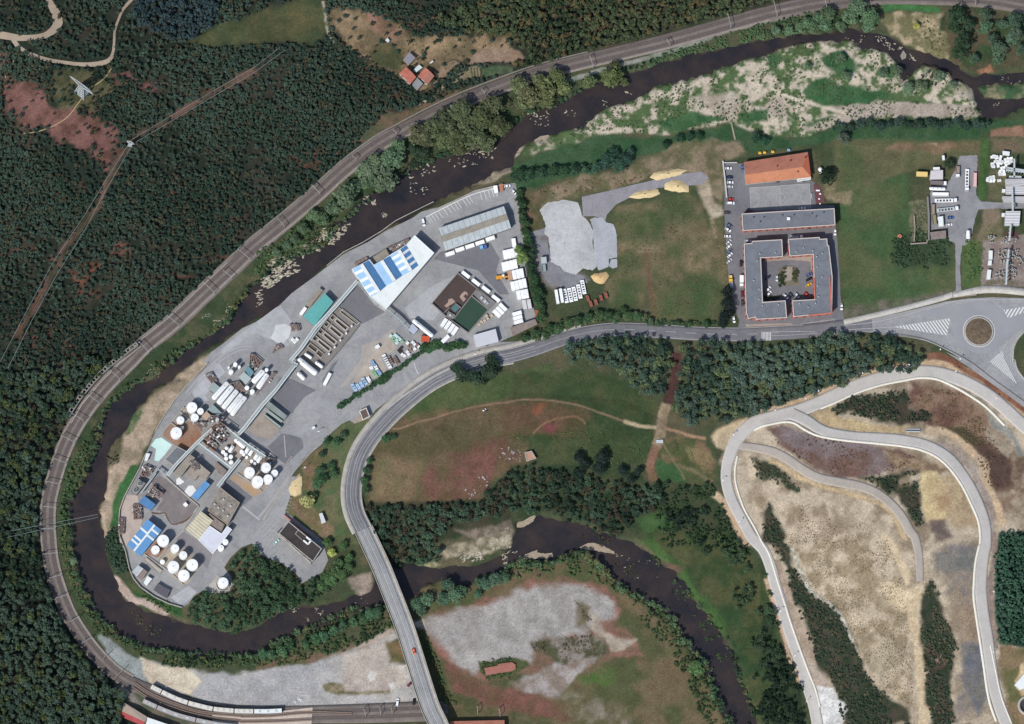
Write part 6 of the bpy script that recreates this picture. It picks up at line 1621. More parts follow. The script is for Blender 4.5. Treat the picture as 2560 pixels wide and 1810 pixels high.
for i, (u, v) in enumerate(spots):
    x, y = [float(c) for c in W(*pM(u, v)[0],2)]
    if proto is None:
        proto = thing('insulator_post', 'dark and white insulator post in the substation field', 'insulator', (x, y, 0),0, 'insulator posts of the substation')
        b = MB(); b.box(x, y, 0.7,0.8,0.8,1.4); b.build('pedestal', conc, proto)
        b = MB(); b.lathe(x, y, [(0.2,1.4),(0.35,1.6),(0.2,1.8),(0.35,2.0),(0.2,2.2),(0.35,2.4),(0.12,2.7)],8); b.build('insulator', lgrey_r, proto)
    else:
        copy_tree(proto, (x, y, 0), rs.uniform(0,3))
rs2 = random.Random(8); pj = None
for (cx, cy, sx, sy, n) in ((1690,300,80,90,16),(1640,590,120,40,12),(1800,400,60,120,12),(1900,300,60,60,8)):
    for _ in range(n):
        x, y = [float(c) for c in W(*pL(cx + rs2.uniform(-sx, sx), cy + rs2.uniform(-sy, sy))[0],1)]
        if pj is None:
            pj = thing('wrapped_pallet', 'white wrapped pallet heaped in the substation store yard', 'pallet', (x, y, 0),0, 'white wrapped pallets by the substation')
            b = MB(); b.box(x, y, 0.15,2.4,1.8,0.3); b.build('pallet_base', tan_r, pj); b = MB(); b.box(x, y, 1.0,2.3,1.7,1.4); b.build('wrapped_load', white_p, pj)
        else: copy_tree(pj, (x, y, 0), rs2.choice([0.1,0.2,1.6,1.2]))
for (u, v) in ((1862,160),): 
    flat_building('white_module', 'triple white module cabin at the top of the store yard', 'cabin', pL(1805,115,1925,130,1915,200,1805,185),3.0, white_r, wall_w)

# ------------------------------------------------------------------ vehicles, containers, stores
tyre_m = mat('tyre_rubber', (0.015,0.015,0.015), var=0.2)
PAINT = {k: mat(k.replace(' ', '_') + '_car_paint', v, var=0.03, rough=0.35, spec=0.5) for k, v in {
    'white': (0.8,0.8,0.8), 'silver': (0.55,0.56,0.58), 'dark grey': (0.06,0.06,0.07), 'black': (0.015,0.015,0.018), 'navy': (0.02,0.03,0.07), 'blue': (0.07,0.12,0.3),
    'red': (0.45,0.05,0.04), 'dark red': (0.16,0.02,0.03), 'orange': (0.75,0.16,0.06), 'yellow': (0.72,0.42,0.05), 'mint': (0.5,0.75,0.72), 'blue grey': (0.10,0.14,0.22)}.items()}
_car_me = {}
def mesh_of(key, f):
    if key not in _car_me:
        b = MB(); f(b); me = bpy.data.meshes.new(key); me.from_pydata(b.v, [], b.f); me.polygons.foreach_set('use_smooth', b.sm); me.update(); _car_me[key] = me
    return _car_me[key]
def inst(name, key, f, m, parent, loc=(0,0,0)):
    me = mesh_of(key, f)
    if not me.materials: me.materials.append(m)
    o = bpy.data.objects.new(name, me); COL.objects.link(o); o.parent = parent; o.location = loc
    o.material_slots[0].link = 'OBJECT'; o.material_slots[0].material = m
    return o
def car_body(b, L=4.3, Wd=1.78, van=False):
    def sec(x, w, z0, z1): return [(x, -w / 2, z0),(x, w / 2, z0),(x, w / 2 * 0.94, z1),(x, -w / 2 * 0.94, z1)]
    S_ = [(-L / 2, Wd * .86,.45,.8),(-L / 2 + .15, Wd * .96,.3,.95),(-L * .15, Wd, .25,.95),(L * .2, Wd, .25,.95),(L / 2 - .35, Wd * .95,.28,.85),(L / 2, Wd * .82,.42,.7)]
    R_s = [sec(*s) for s in S_]; vs = [v for r in R_s for v in r]; fs = [(0,1,2,3)[::-1]]
    for i in range(len(R_s) - 1):
        for j in range(4): fs.append((i * 4 + j, i * 4 + (j + 1) % 4,(i + 1) * 4 + (j + 1) % 4,(i + 1) * 4 + j))
    k = (len(R_s) - 1) * 4; fs.append((k, k + 1, k + 2, k + 3))
    b._add(vs, fs)
    x0, x1 = (-L * .46, L * .2) if van else (-L * .34, L * .12)
    z1 = 1.95 if van else 1.45
    b.hexa([(x0 + .15,-Wd * .38, z1 - .05),(x1 - .25,-Wd * .38, z1 - .05),(x1 - .25, Wd * .38, z1 - .05),(x0 + .15, Wd * .38, z1 - .05),(x0 + .22,-Wd * .37, z1),(x1 - .3,-Wd * .37, z1),(x1 - .3, Wd * .37, z1),(x0 + .22, Wd * .37, z1)])
def car_glass(b, L=4.3, Wd=1.78, van=False):
    x0, x1 = (-L * .47, L * .28) if van else (-L * .43, L * .24)
    z1 = 1.9 if van else 1.4
    b.hexa([(x0,-Wd * .47,.94),(x1,-Wd * .47,.94),(x1, Wd * .47,.94),(x0, Wd * .47,.94),(x0 + .35,-Wd * .39, z1),(x1 - .75,-Wd * .39, z1),(x1 - .75, Wd * .39, z1),(x0 + .35, Wd * .39, z1)])
def wheel(b, r=.32, w=.2):
    n = 12; vs = []
    for s in (-1,1):
        for i in range(n): vs.append((r * math.cos(6.2832 * i / n), s * w / 2, r * math.sin(6.2832 * i / n)))
    b._add(vs, [tuple(range(n - 1,-1,-1))[::-1], tuple(range(n, 2 * n))[::-1]] + [(i, (i + 1) % n, n + (i + 1) % n, n + i) for i in range(n)])
def at(tl, u, v, dz=0.0):
    return g1(tl(u, v)[0], dz)
def car(tl, u, v, vec, colr, label, kind='car', z=None, group=None, sc=1.0):
    x, y, gz = at(tl, u, v, 0.8)
    zz = gz + 0.14 if z is None else z
    if z is not None: x, y = [float(c) for c in W(*tl(u, v)[0], z + .8)]
    t = thing('parked_' + kind if kind in ('car', 'van') and 'driving' not in label else kind, label, kind, (x, y, zz), math.atan2(-vec[1], vec[0]), group)
    van = kind == 'van'; L = 5.2 if van else 4.3
    inst('body', 'car_body%d' % van, lambda b: car_body(b, L, 1.9 if van else 1.78, van), PAINT[colr], t)
    inst('windows', 'car_glass%d' % van, lambda b: car_glass(b, L, 1.9 if van else 1.78, van), glass, t)
    for sx in (-1,1):
        for sy in (-1,1): inst('wheel', 'car_wheel', wheel, tyre_m, t, (sx * L * .3, sy * .8,.32))
    t.scale = (sc,) * 3
    return t
V = car
V(pJ, 145,412,(1,0), 'white', 'white car at the top of the parking row by the white wall'); V(pJ, 165,560,(1,.05), 'navy', 'dark navy car second in the parking row by the white wall'); V(pJ, 175,650,(1,0), 'white', 'white car third in the parking row, above a silver one')
V(pJ, 170,722,(1,0), 'silver', 'silver car fourth in the parking row by the white wall'); V(pJ, 180,935,(1,0), 'red', 'bright red car parked above the white van'); V(pJ, 182,1000,(1,0), 'white', 'white van parked below the bright red car', 'van')
V(pJ, 120,1160,(1,0), 'dark grey', 'dark grey car parked alone below the white van'); V(pJ, 160,1380,(1,.6), 'blue grey', 'blue grey car slanted at the head of the lower parking row'); V(pJ, 135,1450,(1,.6), 'white', 'white car slanted beside the blue grey one')
V(pJ, 130,1560,(1,0), 'white', 'white car parked square to the fence below the slanted white one'); V(pJ, 385,405,(0,1), 'blue', 'blue car parked at the west end of the orange tiled hall'); V(pJ, 500,1135,(1,.1), 'dark red', 'dark red car at the corner of the ball court')
V(pJ, 1395,1085,(1,-.1), 'white', 'white car in the shade north of the long grey block'); V(pJ, 1945,1490,(0,1), 'white', 'white car at the east end of the long grey block')
V(pK, 150,165,(1,-.9), 'silver', 'silver car slanted fourth from the top of the lower parking row'); V(pK, 155,240,(1,-1), 'white', 'white car slanted between two silver grey and blue ones'); V(pK, 160,330,(1,-1), 'blue grey', 'dark blue car slanted in the lower parking row')
V(pK, 170,390,(1,-1), 'white', 'white car slanted right below the dark blue one'); V(pK, 160,490,(1,-.9), 'silver', 'last silver car of the slanted row by the field'); V(pK, 355,530,(0,1), 'black', 'black car parked along the west front of the unit block')
V(pK, 375,1050,(0,1), 'dark red', 'dark red car along the west front of the unit block'); V(pK, 380,1200,(0,1), 'dark grey', 'dark car behind the dark red one in the tree shade'); V(pK, 235,1480,(0.15,1), 'white', 'white car below the big dark tree')
V(pK, 2055,1265,(0,1), 'white', 'white car at the foot of the eastern lane'); V(pK, 475,150,(1,0), 'silver', 'silver car at the notch of the western unit block'); V(pK, 810,770,(1,-.9), 'navy', 'navy car on the west side of the courtyard')
V(pK, 960,780,(0,1), 'silver', 'silver car beside the courtyard island'); V(pK, 820,965,(1,-1.3), 'white', 'upper white car in the courtyard corner'); V(pK, 830,1040,(1,-1.2), 'white', 'lower white car in the courtyard corner')
V(pK, 1110,1090,(1,.9), 'white', 'white car at the south side of the courtyard'); V(pK, 1200,1070,(1,1.2), 'dark grey', 'dark grey car beside the courtyard gateway'); V(pK, 1300,1070,(1,1.2), 'silver', 'silver car beside the courtyard gateway'); V(pK, 1465,1060,(1,1), 'red', 'red car in the south east corner of the courtyard')
V(pK, 1500,890,(1,-.5), 'yellow', 'yellow car on the east side of the courtyard'); V(pK, 1500,800,(1,-.6), 'black', 'black car above the yellow one in the courtyard'); V(pK, 1505,720,(1,-.6), 'blue', 'blue car on the east side of the courtyard')
V(t13,1195,1440,(.15,-1), 'white', 'white van on the gravel under the bridge end', 'van'); V(t13,1335,1435,(.1,-1), 'black', 'black car on the gravel beside the bridge'); V(t13,1300,1285,(1,-1), 'dark red', 'dark red car at the edge of the gravel lot')
V(t13,1335,1008,(.35,1), 'orange', 'orange car driving over the bridge', 'car', z=7.95)
V(t11,2125,85,(1,-.2), 'white', 'white car at the end of the marked bays'); V(t11,1415,392,(.25,1), 'white', 'white van at the start of the marked bays', 'van'); V(pQ, 348,775,(1,-.9), 'mint', 'pale mint car in front of the office colonnade')
V(pL, 925,1245,(1,-.1), 'blue', 'blue pickup-like car in the truck depot'); V(pL, 900,1365,(1,-.1), 'white', 'white pickup-like car below the blue one in the depot'); V(t21,15,135,(1,1.2), 'white', 'white car beside the works fence corner')
# trucks, trailers
def truck(tl, u, v, vec, L, label, load='box', cabc='white', loadc=None, cab=True, wd=2.5, name='truck', cat='truck', group=None, z=0.14):
    x, y = [float(c) for c in W(*tl(u, v)[0],2.6)]
    t = thing(name, label, cat, (x, y, z), math.atan2(-vec[1], vec[0]), group)
    lm = loadc or white_p
    cl = 2.2 if cab else 0
    x0, x1 = -L / 2, L / 2 - cl - (0.6 if cab else 0)
    b = MB(); b.box((x0 + x1) / 2,0,0.95, x1 - x0,1.0,0.35)
    for k in (x0 + 1.0, x0 + 2.2, x1 - 0.6):
        pass
    if cab: b.box(L / 2 - cl - 0.6,0,0.85,1.6,0.9,0.3)
    b.build('chassis', steel_d, t, world=False)
    if load == 'box':
        b = MB(); b.box((x0 + x1) / 2,0,2.45, x1 - x0, wd, 2.6); b.build('cargo_box', lm, t, world=False)
    elif load == 'tank':
        b = MB(); b.capsule((x0 + .7,0,2.3),(x1 - .7,0,2.3), wd * .46,12); b.build('tank', lm, t, world=False)
        for k in (0.25,0.5,0.75):
            b = MB(); b.lathe(x0 + (x1 - x0) * k, 0,[(0.3,3.35),(0.3,3.6)],8); b.build('hatch', steel_d, t, world=False)
    elif load == 'skeletal':
        b = MB()
        for s in (-1,1): b.box((x0 + x1) / 2, s * wd * .40,1.35, x1 - x0,0.55,0.3)
        for k in range(6): b.box(x0 + (x1 - x0) * (k + .25) / 5.5,0,1.36,0.75, wd * .8,0.3)
        b.box(x0 + .6,0,1.38,1.4, wd, 0.32); b.box(x1 - .6,0,1.38,1.3, wd, 0.32)
        b.build('skeletal_frame', lm, t, world=False)
    elif load == 'dropside':
        b = MB(); b.box((x0 + x1) / 2,0,1.35, x1 - x0, wd, 0.2); 
        for s in (-1,1): b.box((x0 + x1) / 2, s * wd / 2,1.8, x1 - x0,.12,.9)
        b.box(x0,0,1.8,.12, wd, .9); b.build('load_bed', lm, t, world=False)
    if cab:
        b = MB(); cx = L / 2 - cl / 2
        b.hexa([(cx - 1.1,-1.2,.7),(cx + 1.1,-1.2,.7),(cx + 1.1,1.2,.7),(cx - 1.1,1.2,.7),(cx - 1.05,-1.15,3.0),(cx + .7,-1.15,3.0),(cx + .7,1.15,3.0),(cx - 1.05,1.15,3.0)]); b.build('cab', PAINT[cabc], t, world=False)
        b = MB(); b.hexa([(cx + .72,-1.05,1.7),(cx + 1.0,-1.08,1.7),(cx + 1.0,1.08,1.7),(cx + .72,1.05,1.7),(cx + .6,-1.0,2.8),(cx + .80,-1.0,2.8),(cx + .80,1.0,2.8),(cx + .6,1.0,2.8)]); b.build('windscreen', glass, t, world=False)
    for k in [x0 + .9, x0 + 2.1] + ([L / 2 - 1.2] if cab else []):
        for s in (-1,1):
            b = MB(); wheel(b, .5,.35); b.v = [(a + k, c + s * (wd / 2 - .25), d + .5) for a, c, d in b.v]; b.build('wheel', tyre_m, t, world=False)
    return t
tanm = mat('tan_tarpaulin', C(160,146,132), var=0.08); brm = mat('brown_grey_load', C(128,118,116), var=0.08); yel = mat('yellow_box', C(236,206,130), var=0.05)
truck(pL, 437,512,(1,.03),7.4, 'yellow box truck body beside the depot shed', 'box', loadc=yel, cab=False, wd=3.0)
truck(pL, 720,658,(1,.02),11.2, 'white cab truck with a brownish load below the depot shed', 'box', loadc=brm)
truck(pL, 700,755,(1,.02),11.0, 'white road tanker trailer, upper of the parked trailer row', 'tank', cab=False)
truck(pL, 752,850,(1,0),11.2, 'white open trailer with a dark slot along its bed', 'dropside', cab=False)
truck(pL, 850,950,(1,-.03),15.0, 'white truck with a skeletal trailer in the depot row', 'skeletal')
truck(pL, 880,1100,(1,-.12),14.6, 'white truck with a long grey frame trailer, lowest of the depot row', 'skeletal', loadc=steel)
truck(pL, 1045,470,(-.03,1),7.6, 'short truck with a tan load facing south at the depot entrance', 'dropside', loadc=tanm)
truck(pL, 1205,605,(-.04,1),15.0, 'white truck with a ladder-like trailer parked north to south', 'skeletal')
truck(pL, 1333,600,(-.04,1),9.2, 'white trailer with red sides at the hedge of the depot', 'dropside', cab=False, loadc=mat('red_edged_white', C(226,190,186), var=0.06))
truck(pL, 1222,1530,(0,1),5.8, 'white tank trailer with three hatches by the depot gate', 'tank', cab=False, wd=3.0)
truck(pL, 625,1100,(0,1),6.6, 'tan tipper body against the ruin wall', 'dropside', loadc=tanm, cab=False); truck(pL, 650,1275,(.1,1),6.4, 'olive tan tipper body beside the white tent', 'dropside', loadc=mat('olive_load', C(150,142,112), var=0.1), cab=False)
truck(pK, 365,830,(0,1),7.6, 'white box truck along the west front of the unit block', 'box'); truck(pK, 180,790,(.1,1),4.6, 'yellow lorry by the field hedge', 'dropside', 'yellow', loadc=yel, wd=2.2); truck(pK, 195,890,(.1,1),4.4, 'small grey trailer behind the yellow lorry', 'dropside', cab=False, loadc=steel, wd=1.9)
truck(pK, 1300,85,(1,-.05),8.6, 'white truck loaded with small crates north of the eastern unit block', 'dropside', loadc=steel)
truck(t11,1920,600,(1,-.2),5.6, 'blue lorry with a pale blue bed below the long warehouse', 'dropside', 'blue', loadc=mat('pale_blue_bed', C(150,196,230), var=0.05)); truck(pL, 800,235,(.1,1),3.0, 'tiny white cart at the top of the truck depot', 'box', cab=False, wd=1.4)
for i, (u, v, ld) in enumerate(((1165,962, 'box'),(1240,942, 'box'),(1312,940, 'skeletal'),(1392,925, 'skeletal'),(1468,905, 'skeletal'),(1545,865, 'skeletal'),(1612,790, 'skeletal'))):
    truck(pR, u, v, (-.16,-1) if ld == 'box' else (-.2,-1),9.4, '%s from the left of the white trailers, %s' % (ORD[i], 'with a closed white body' if ld == 'box' else 'a ladder frame'), ld, cab=False, wd=1.9 if ld == 'box' else 2.5, name='trailer', cat='trailer', group='white trailers on the gravel lot')
truck(pR, 942,345,(.1,1),4.2, 'grey white covered trailer by the hedge of the gravel lot', 'box', cab=False, wd=3.6, name='trailer', cat='trailer', loadc=lgrey_r)
truck(pR, 945,470,(.1,1),4.8, 'cluttered small trailer below the grey white covered one', 'dropside', cab=False, wd=2.4, name='trailer', cat='trailer', loadc=steel_g)
for i, (u, v) in enumerate(((1740,1075),(1830,1045),(1915,970),(2000,930),(1690,980))):
    truck(pR, u, v, (-.3,-1),3.6, '%s of the rusty harrows lying in the grass, counted from the lot corner' % ORD[i], 'skeletal', cab=False, wd=1.8, name='harrow', cat='harrow', group='rusty frames in the grass', loadc=mat('rusty_farm_steel', C(150,92,80), var=0.2))
# loader
lx, ly = [float(c) for c in W(*pH(1460,630)[0],1.5)]
ld = thing('wheel_loader', 'yellow container loader working at the container block', 'loader', (lx, ly, 0.12), math.atan2(0.12,1))
for nm, bx_, m in (('body', (-2.2,0,1.7,4.0,2.4,1.6), mat('loader_yellow', C(226,160,60), var=0.06)),('boom', (1.8,0,1.9,4.4,0.9,0.6), _mats['loader_yellow']),('fork', (4.2,0,1.5,0.8,4.6,1.6), _mats['loader_yellow'])):
    b = MB(); b.box(*bx_); b.build(nm, m, ld, world=False)
b = MB(); b.box(0.6,0.9,2.6,1.4,1.2,1.5); b.build('cab', PAINT['white'], ld, world=False)
for k in (-2.8,2.6):
    for s in (-1,1):
        b = MB(); wheel(b, .8,.6); b.v = [(a + k, c + s * 1.3, d + .8) for a, c, d in b.v]; b.build('wheel', tyre_m, ld, world=False)
# containers
def cont_body(b, L=6.1, Wd=2.44, Hh=2.6):
    b.box(0,0, Hh / 2, L, Wd, Hh)
    for i in range(12): b.box(-L / 2 + L * (i + .5) / 12,0, Hh + .03,.16, Wd * .96,.05)
    for s in (-1,1):
        for i in range(10): b.box(-L / 2 + L * (i + .5) / 10, s * (Wd / 2 + .02), Hh / 2,.2,.06, Hh * .9)
def cont_frame(b, L=6.1, Wd=2.44, Hh=2.6):
    for sx in (-1,1):
        for sy in (-1,1): b.box(sx * (L / 2 - .03), sy * (Wd / 2 - .03), Hh / 2,.2,.2, Hh + .08)
        b.box(sx * (L / 2 - .02),0, Hh, .18, Wd + .04,.18)
cont_w = mat('white_container_paint', (0.82,0.82,0.80), var=0.05, scale=0.3, rough=0.55, stain=0.14); cont_s = mat('container_frame_grey', C(176,172,168), var=0.1)
def container(tl, u, v, vec, label, group, m=None, z=0.1, sc=(1.04,1.02,1)):
    x, y = [float(c) for c in W(*tl(u, v)[0],2.6)]
    t = thing('shipping_container', label, 'container', (x, y, z), math.atan2(-vec[1], vec[0]), group); t.scale = sc
    inst('body', 'container_body', cont_body, m or cont_w, t); inst('corner_frame', 'container_frame', cont_frame, cont_s, t)
    return t
gB = 'white containers in the block by the eastern hedge'
rowsB = [[(1510,250),(1572,235),(1635,222),(1692,207)],[(1490,452),(1552,437),(1617,422),(1680,405)],[(1660,590),(1725,575),(1788,560)],[(1640,780),(1705,765),(1770,747),(1835,730)],[(1738,930),(1805,920),(1868,908)]]
for r, row in enumerate(rowsB):
    for i, (u, v) in enumerate(row):
        container(pH, u, v, (30,170), 'white container, %s from the west in the %s row by the eastern hedge' % (ORD[i], ORD[r]), gB)
container(pH, 1658,50,(25,170), 'single white container north of the block by the eastern hedge', gB)
container(pH, 1592,600,(30,170), 'tan open container under the yellow loader', gB, mat('tan_container', C(196,160,132), var=0.12))
for i, (u, v) in enumerate(((1838,1090),(1915,1082))): container(pH, u, v, (30,170), '%s of two worn white containers below the block by the eastern hedge' % ORD[i], gB, mat('worn_white_paint', C(220,216,214), var=0.1))
for i, (u, v) in enumerate(((1640,655),(1722,620),(1807,592),(1892,563),(1980,528))): container(t11, u, v, (1,-.33), '%s white container from the left in the line along the long warehouse' % ORD[i], 'white containers along the long warehouse')
for i, (u, v) in enumerate(((843,585),(1015,715),(1185,835),(1352,985))): container(pH, u, v, (1,.77), '%s white container from the top in the spaced line beside the treatment basin' % ORD[i], 'white containers beside the treatment basin', sc=(1.04,.9,1))
for i, (u, v) in enumerate(((1368,1242),(1420,1192),(1470,1135))): container(pH, u, v, (1,.98), '%s of three slanted white containers at the basin corner, counted from the water side' % ORD[i], 'three slanted white containers')
for i, (u, v) in enumerate(((1825,180),(1890,222),(1950,272),(2008,318))): container(pI, u, v, (-.55,.84), '%s of four white containers below the pump box deck, counted from the left' % ORD[i], 'four white containers below the basin')
container(pI, 1850,455,(-.7,.7), 'single white container against the roadside hedge', None)
for i, (u, v) in enumerate(((1708,1240),(1718,1312),(1732,1382))): container(pH, u, v, (1,-.28), '%s of three stacked-side white containers by the brown gate store' % ORD[i], 'three white containers by the gate store')
container(pF, 798,525,(-.6,.85), 'white container at the corner of the teal shed', None, sc=(1.0,.9,1)); container(t11,2028,112,(.15,1), 'white container at the east end of the marked bays', None, sc=(.85,1,1))
container(t11,2075,95,(.1,1), 'orange brown skip container at the works corner', None, mat('orange_brown_paint', C(190,130,100), var=0.12), sc=(.8,1,.7)); container(pE, 1650,60,(.9,-.5), 'small white cabin on the planted verge', None, sc=(.35,.6,.9))
container(pI, 700,585,(.8,-.5), 'small white cabin on the sandy yard', None, sc=(.5,.9,.9)); container(pR, 835,1265,(.1,1), 'rusty skip beside the last containers', None, mat('rusty_skip', C(168,100,70), var=0.2), sc=(1.1,1,.6))
container(t11,1430,1375,(1,.1), 'orange tank container beside the raised white vessel', None, mat('orange_container', C(206,92,62), var=0.08), sc=(.9,1.5,1))
vv = t12(605,230); container(t12,602,230,(.45,-.9), 'white road tanker body on the yard below the mound beds', None, sc=(1.5,.9,1))
container(pA, 1245,550,(.7,.75), 'small white cabin alone on the brown yard', None, sc=(.45,.9,1))
# pallet and drum stores
_pal = {}
def stack_body(b):
    b.box(0,0,.08,2.0,2.0,.16)
def stack_load(b):
    for i in (-1,1):
        for j in (-1,1): b.box(i * .5, j * .5,.8,.93,.93,1.25)
def pallets(tl, u, v, vec, label, m, group, sc=1.0):
    x, y = [float(c) for c in W(*tl(u, v)[0],1.2)]
    t = thing('pallet_stack', label, 'pallet stack', (x, y, 0.18), math.atan2(-vec[1], vec[0]), group); t.scale = (sc, sc, 1.0)
    inst('pallet', 'pallet_base', stack_body, tan_r, t); inst('load', 'pallet_load', stack_load, m, t)
mint = mat('mint_plastic', C(206,236,226), var=0.08, scale=0.6); grn = mat('green_plastic', C(150,196,156), var=0.1, scale=0.6); pbl = mat('pale_blue_plastic', C(180,210,236), var=0.08, scale=0.6); lblu = mat('blue_crates', C(150,180,216), var=0.1, scale=0.6); wht = white_p; brn = mat('brown_crates', C(150,128,118), var=0.15, scale=0.6); blk = mat('black_crates', C(72,62,58), var=0.2)
nm_ = {id(mint): 'mint green', id(grn): 'green', id(pbl): 'pale blue', id(lblu): 'blue', id(wht): 'white', id(brn): 'brown', id(blk): 'dark brown'}
def store(tl, pts, vec, m, where, group, sc=1.0):
    for i, (u, v) in enumerate(pts): pallets(tl, u, v, vec, '%s %s pallet stack of %s' % (ORD[i], nm_[id(m)], where), m, group, sc)
store(pI, [(928,402),(1000,392),(1040,425),(1080,462),(1035,470),(1030,520)],(.75,.65), mint, 'the mint and green drum store', 'mint and green drum store', 1.0)
store(pI, [(975,445),(975,480),(1125,505)],(.75,.65), grn, 'the mint and green drum store', 'mint and green drum store', .9)
store(pI, [(1210,525),(1300,515),(1325,545),(1330,625),(1400,590),(1205,675),(1225,710),(1120,720),(1155,740)],(.75,.65), wht, 'the white and brown crate store by the hedge', 'white and brown crate store', .95)
store(pI, [(1230,580),(1265,570),(1370,560),(1260,650)],(.75,.65), brn, 'the white and brown crate store by the hedge', 'white and brown crate store', .95)
store(pI, [(1065,645),(1100,610),(1090,675)],(.75,.65), blk, 'the white and brown crate store by the hedge', 'white and brown crate store', 1.0)
store(pI, [(815,745),(832,780),(850,815),(868,850),(888,888),(910,925)],(.45,.9), wht, 'the single white row on the sandy yard', 'single white pallet row', 1.15)
store(pI, [(895,770),(910,800),(928,830),(945,862)],(.45,.9), brn, 'the first brown row on the sandy yard', 'brown pallet rows', .95); store(pI, [(990,770),(1010,800),(1030,830),(1045,858)],(.45,.9), brn, 'the second brown row on the sandy yard', 'brown pallet rows', .95)
store(pI, [(612,848),(640,890)],(.45,.9), lblu, 'the mixed crate block on the earthy yard', 'mixed crate block', 1.1); store(pI, [(598,945),(668,925),(690,965)],(.45,.9), wht, 'the mixed crate block on the earthy yard', 'mixed crate block', 1.1)
store(pI, [(628,995),(650,1035),(675,1075)],(.45,.9), grn, 'the mixed crate block on the earthy yard', 'mixed crate block', 1.1); store(pI, [(712,1000),(740,1040)],(.45,.9), lblu, 'the mixed crate block on the earthy yard', 'mixed crate block', 1.1)
store(pI, [(285,1240),(305,1275),(330,1312),(362,1240),(390,1280),(420,1205),(445,1245),(460,1140),(480,1175),(505,1205)],(.45,.9), pbl, 'the pale blue crate rows by the hedge', 'pale blue crate rows', 1.1)
store(pI, [(540,1120),(565,1165)],(.45,.9), wht, 'the pale blue crate rows by the hedge', 'pale blue crate rows', 1.05)
creams = mat('cream_crates', C(208,190,164), var=0.2, scale=0.8); nm_[id(creams)] = 'cream'
store(pH, [(1070,1430),(1110,1390),(1160,1365),(1210,1330),(1280,1280),(1190,1280)],(1,-.8), creams, 'the scrap strip under the basin wall', 'scrap strip under the basin wall', .9)
store(pF, [(620,1010),(655,1045),(690,1010)],(.7,.7), wht, 'the small block by the dust pile', 'white blocks by the dust pile', 1.1)
# ------------------------------------------------------------------ trains
def train(path, w, h, n, gaps, label, m, zb, roofm=None, last=None):
    P = catmull(WP(path, zb + h),1.0); s = np.concatenate([[0], np.cumsum(np.hypot(*np.diff(P, axis=0).T))])
    t = thing('passenger_train', label, 'train', (float(P[0][0]), float(P[0][1]),0))
    def pos(d): return np.array([np.interp(d, s, P[:, 0]), np.interp(d, s, P[:, 1])])
    for k in range(len(gaps) - 1):
        d0, d1 = gaps[k] * s[-1] + .35, gaps[k + 1] * s[-1] - .35
        mm = last if (last is not None and k == len(gaps) - 2) else m
        b = MB(); r = MB(); q = 5
        for i in range(q):
            a, c = pos(d0 + (d1 - d0) * i / q), pos(d0 + (d1 - d0) * (i + 1) / q); 
            b.beam((a[0], a[1], zb + h / 2),(c[0], c[1], zb + h / 2), w, h); r.beam((a[0], a[1], zb + h + .08),(c[0], c[1], zb + h + .08), w * .86,.2)
        cb = b.build('coach', wall_g if mm is not None else m, t); r.build('roof', mm, cb)
        for u in (.2,.5,.8):
            r = MB(); a, c = pos(d0 + (d1 - d0) * (u - .04)), pos(d0 + (d1 - d0) * (u + .04)); r.beam((a[0], a[1], zb + h + .25),(c[0], c[1], zb + h + .25), w * .5,.25); r.build('roof_unit', steel, cb)
        if k: 
            a, c = pos(d0 - .9), pos(d0 + .2); r = MB(); r.beam((a[0], a[1], zb + h * .45),(c[0], c[1], zb + h * .45), w * .7, h * .8); r.build('gangway', steel_d, t)
roofc = mat('cream_train_roof', C(226,220,206), var=0.04, scale=0.4)
train(pN(655,985,820,1070,1040,1175,1240,1250,1480,1315,1700,1365,2000,1395,2164,1405) + pO(300,1405,520,1408,750,1408,985,1395),3.1,3.4,6,[0,.088,.30,.49,.645,.79,1.0], 'long cream roofed train curving along the gravel lot', roofc, 1.0, last=white_r)
train(pN(520,1225,780,1345,1100,1470,1450,1560,1800,1630,2100,1660),3.0,3.2,3,[0,.16,.58,1.0], 'shorter grey train beside the station roof', mat('grey_train_roof', C(178,172,168), var=0.06, scale=0.4),1.0)
g_ = gable_building('station_goods_shed', 'goods shed with one tan and one red roof slope beside the railway', 'shed', *pN(205,1260,600,1505,510,1650,80,1470),5.0,1.6, mat('tan_goods_roof', C(200,178,158), var=0.08, scale=0.3), mat('red_goods_roof', C(166,78,78), var=0.12, scale=0.2), wall_t, ridge=pN(140,1395,560,1590), z0=0.2)
flat_building('station_annex', 'white roofed annex touching the red goods shed', 'building', pN(600,1510,860,1600,1100,1680,560,1680),5.0, white_r, wall_w, z0=0.2)
gable_building('corner_house', 'house with red tiles cut by the lower edge of the photo', 'house', *t13(1640,1600,2100,1590,2100,1700,1640,1700),5,1.0, orange_d, orange_d, wall_w, z0=0.0)
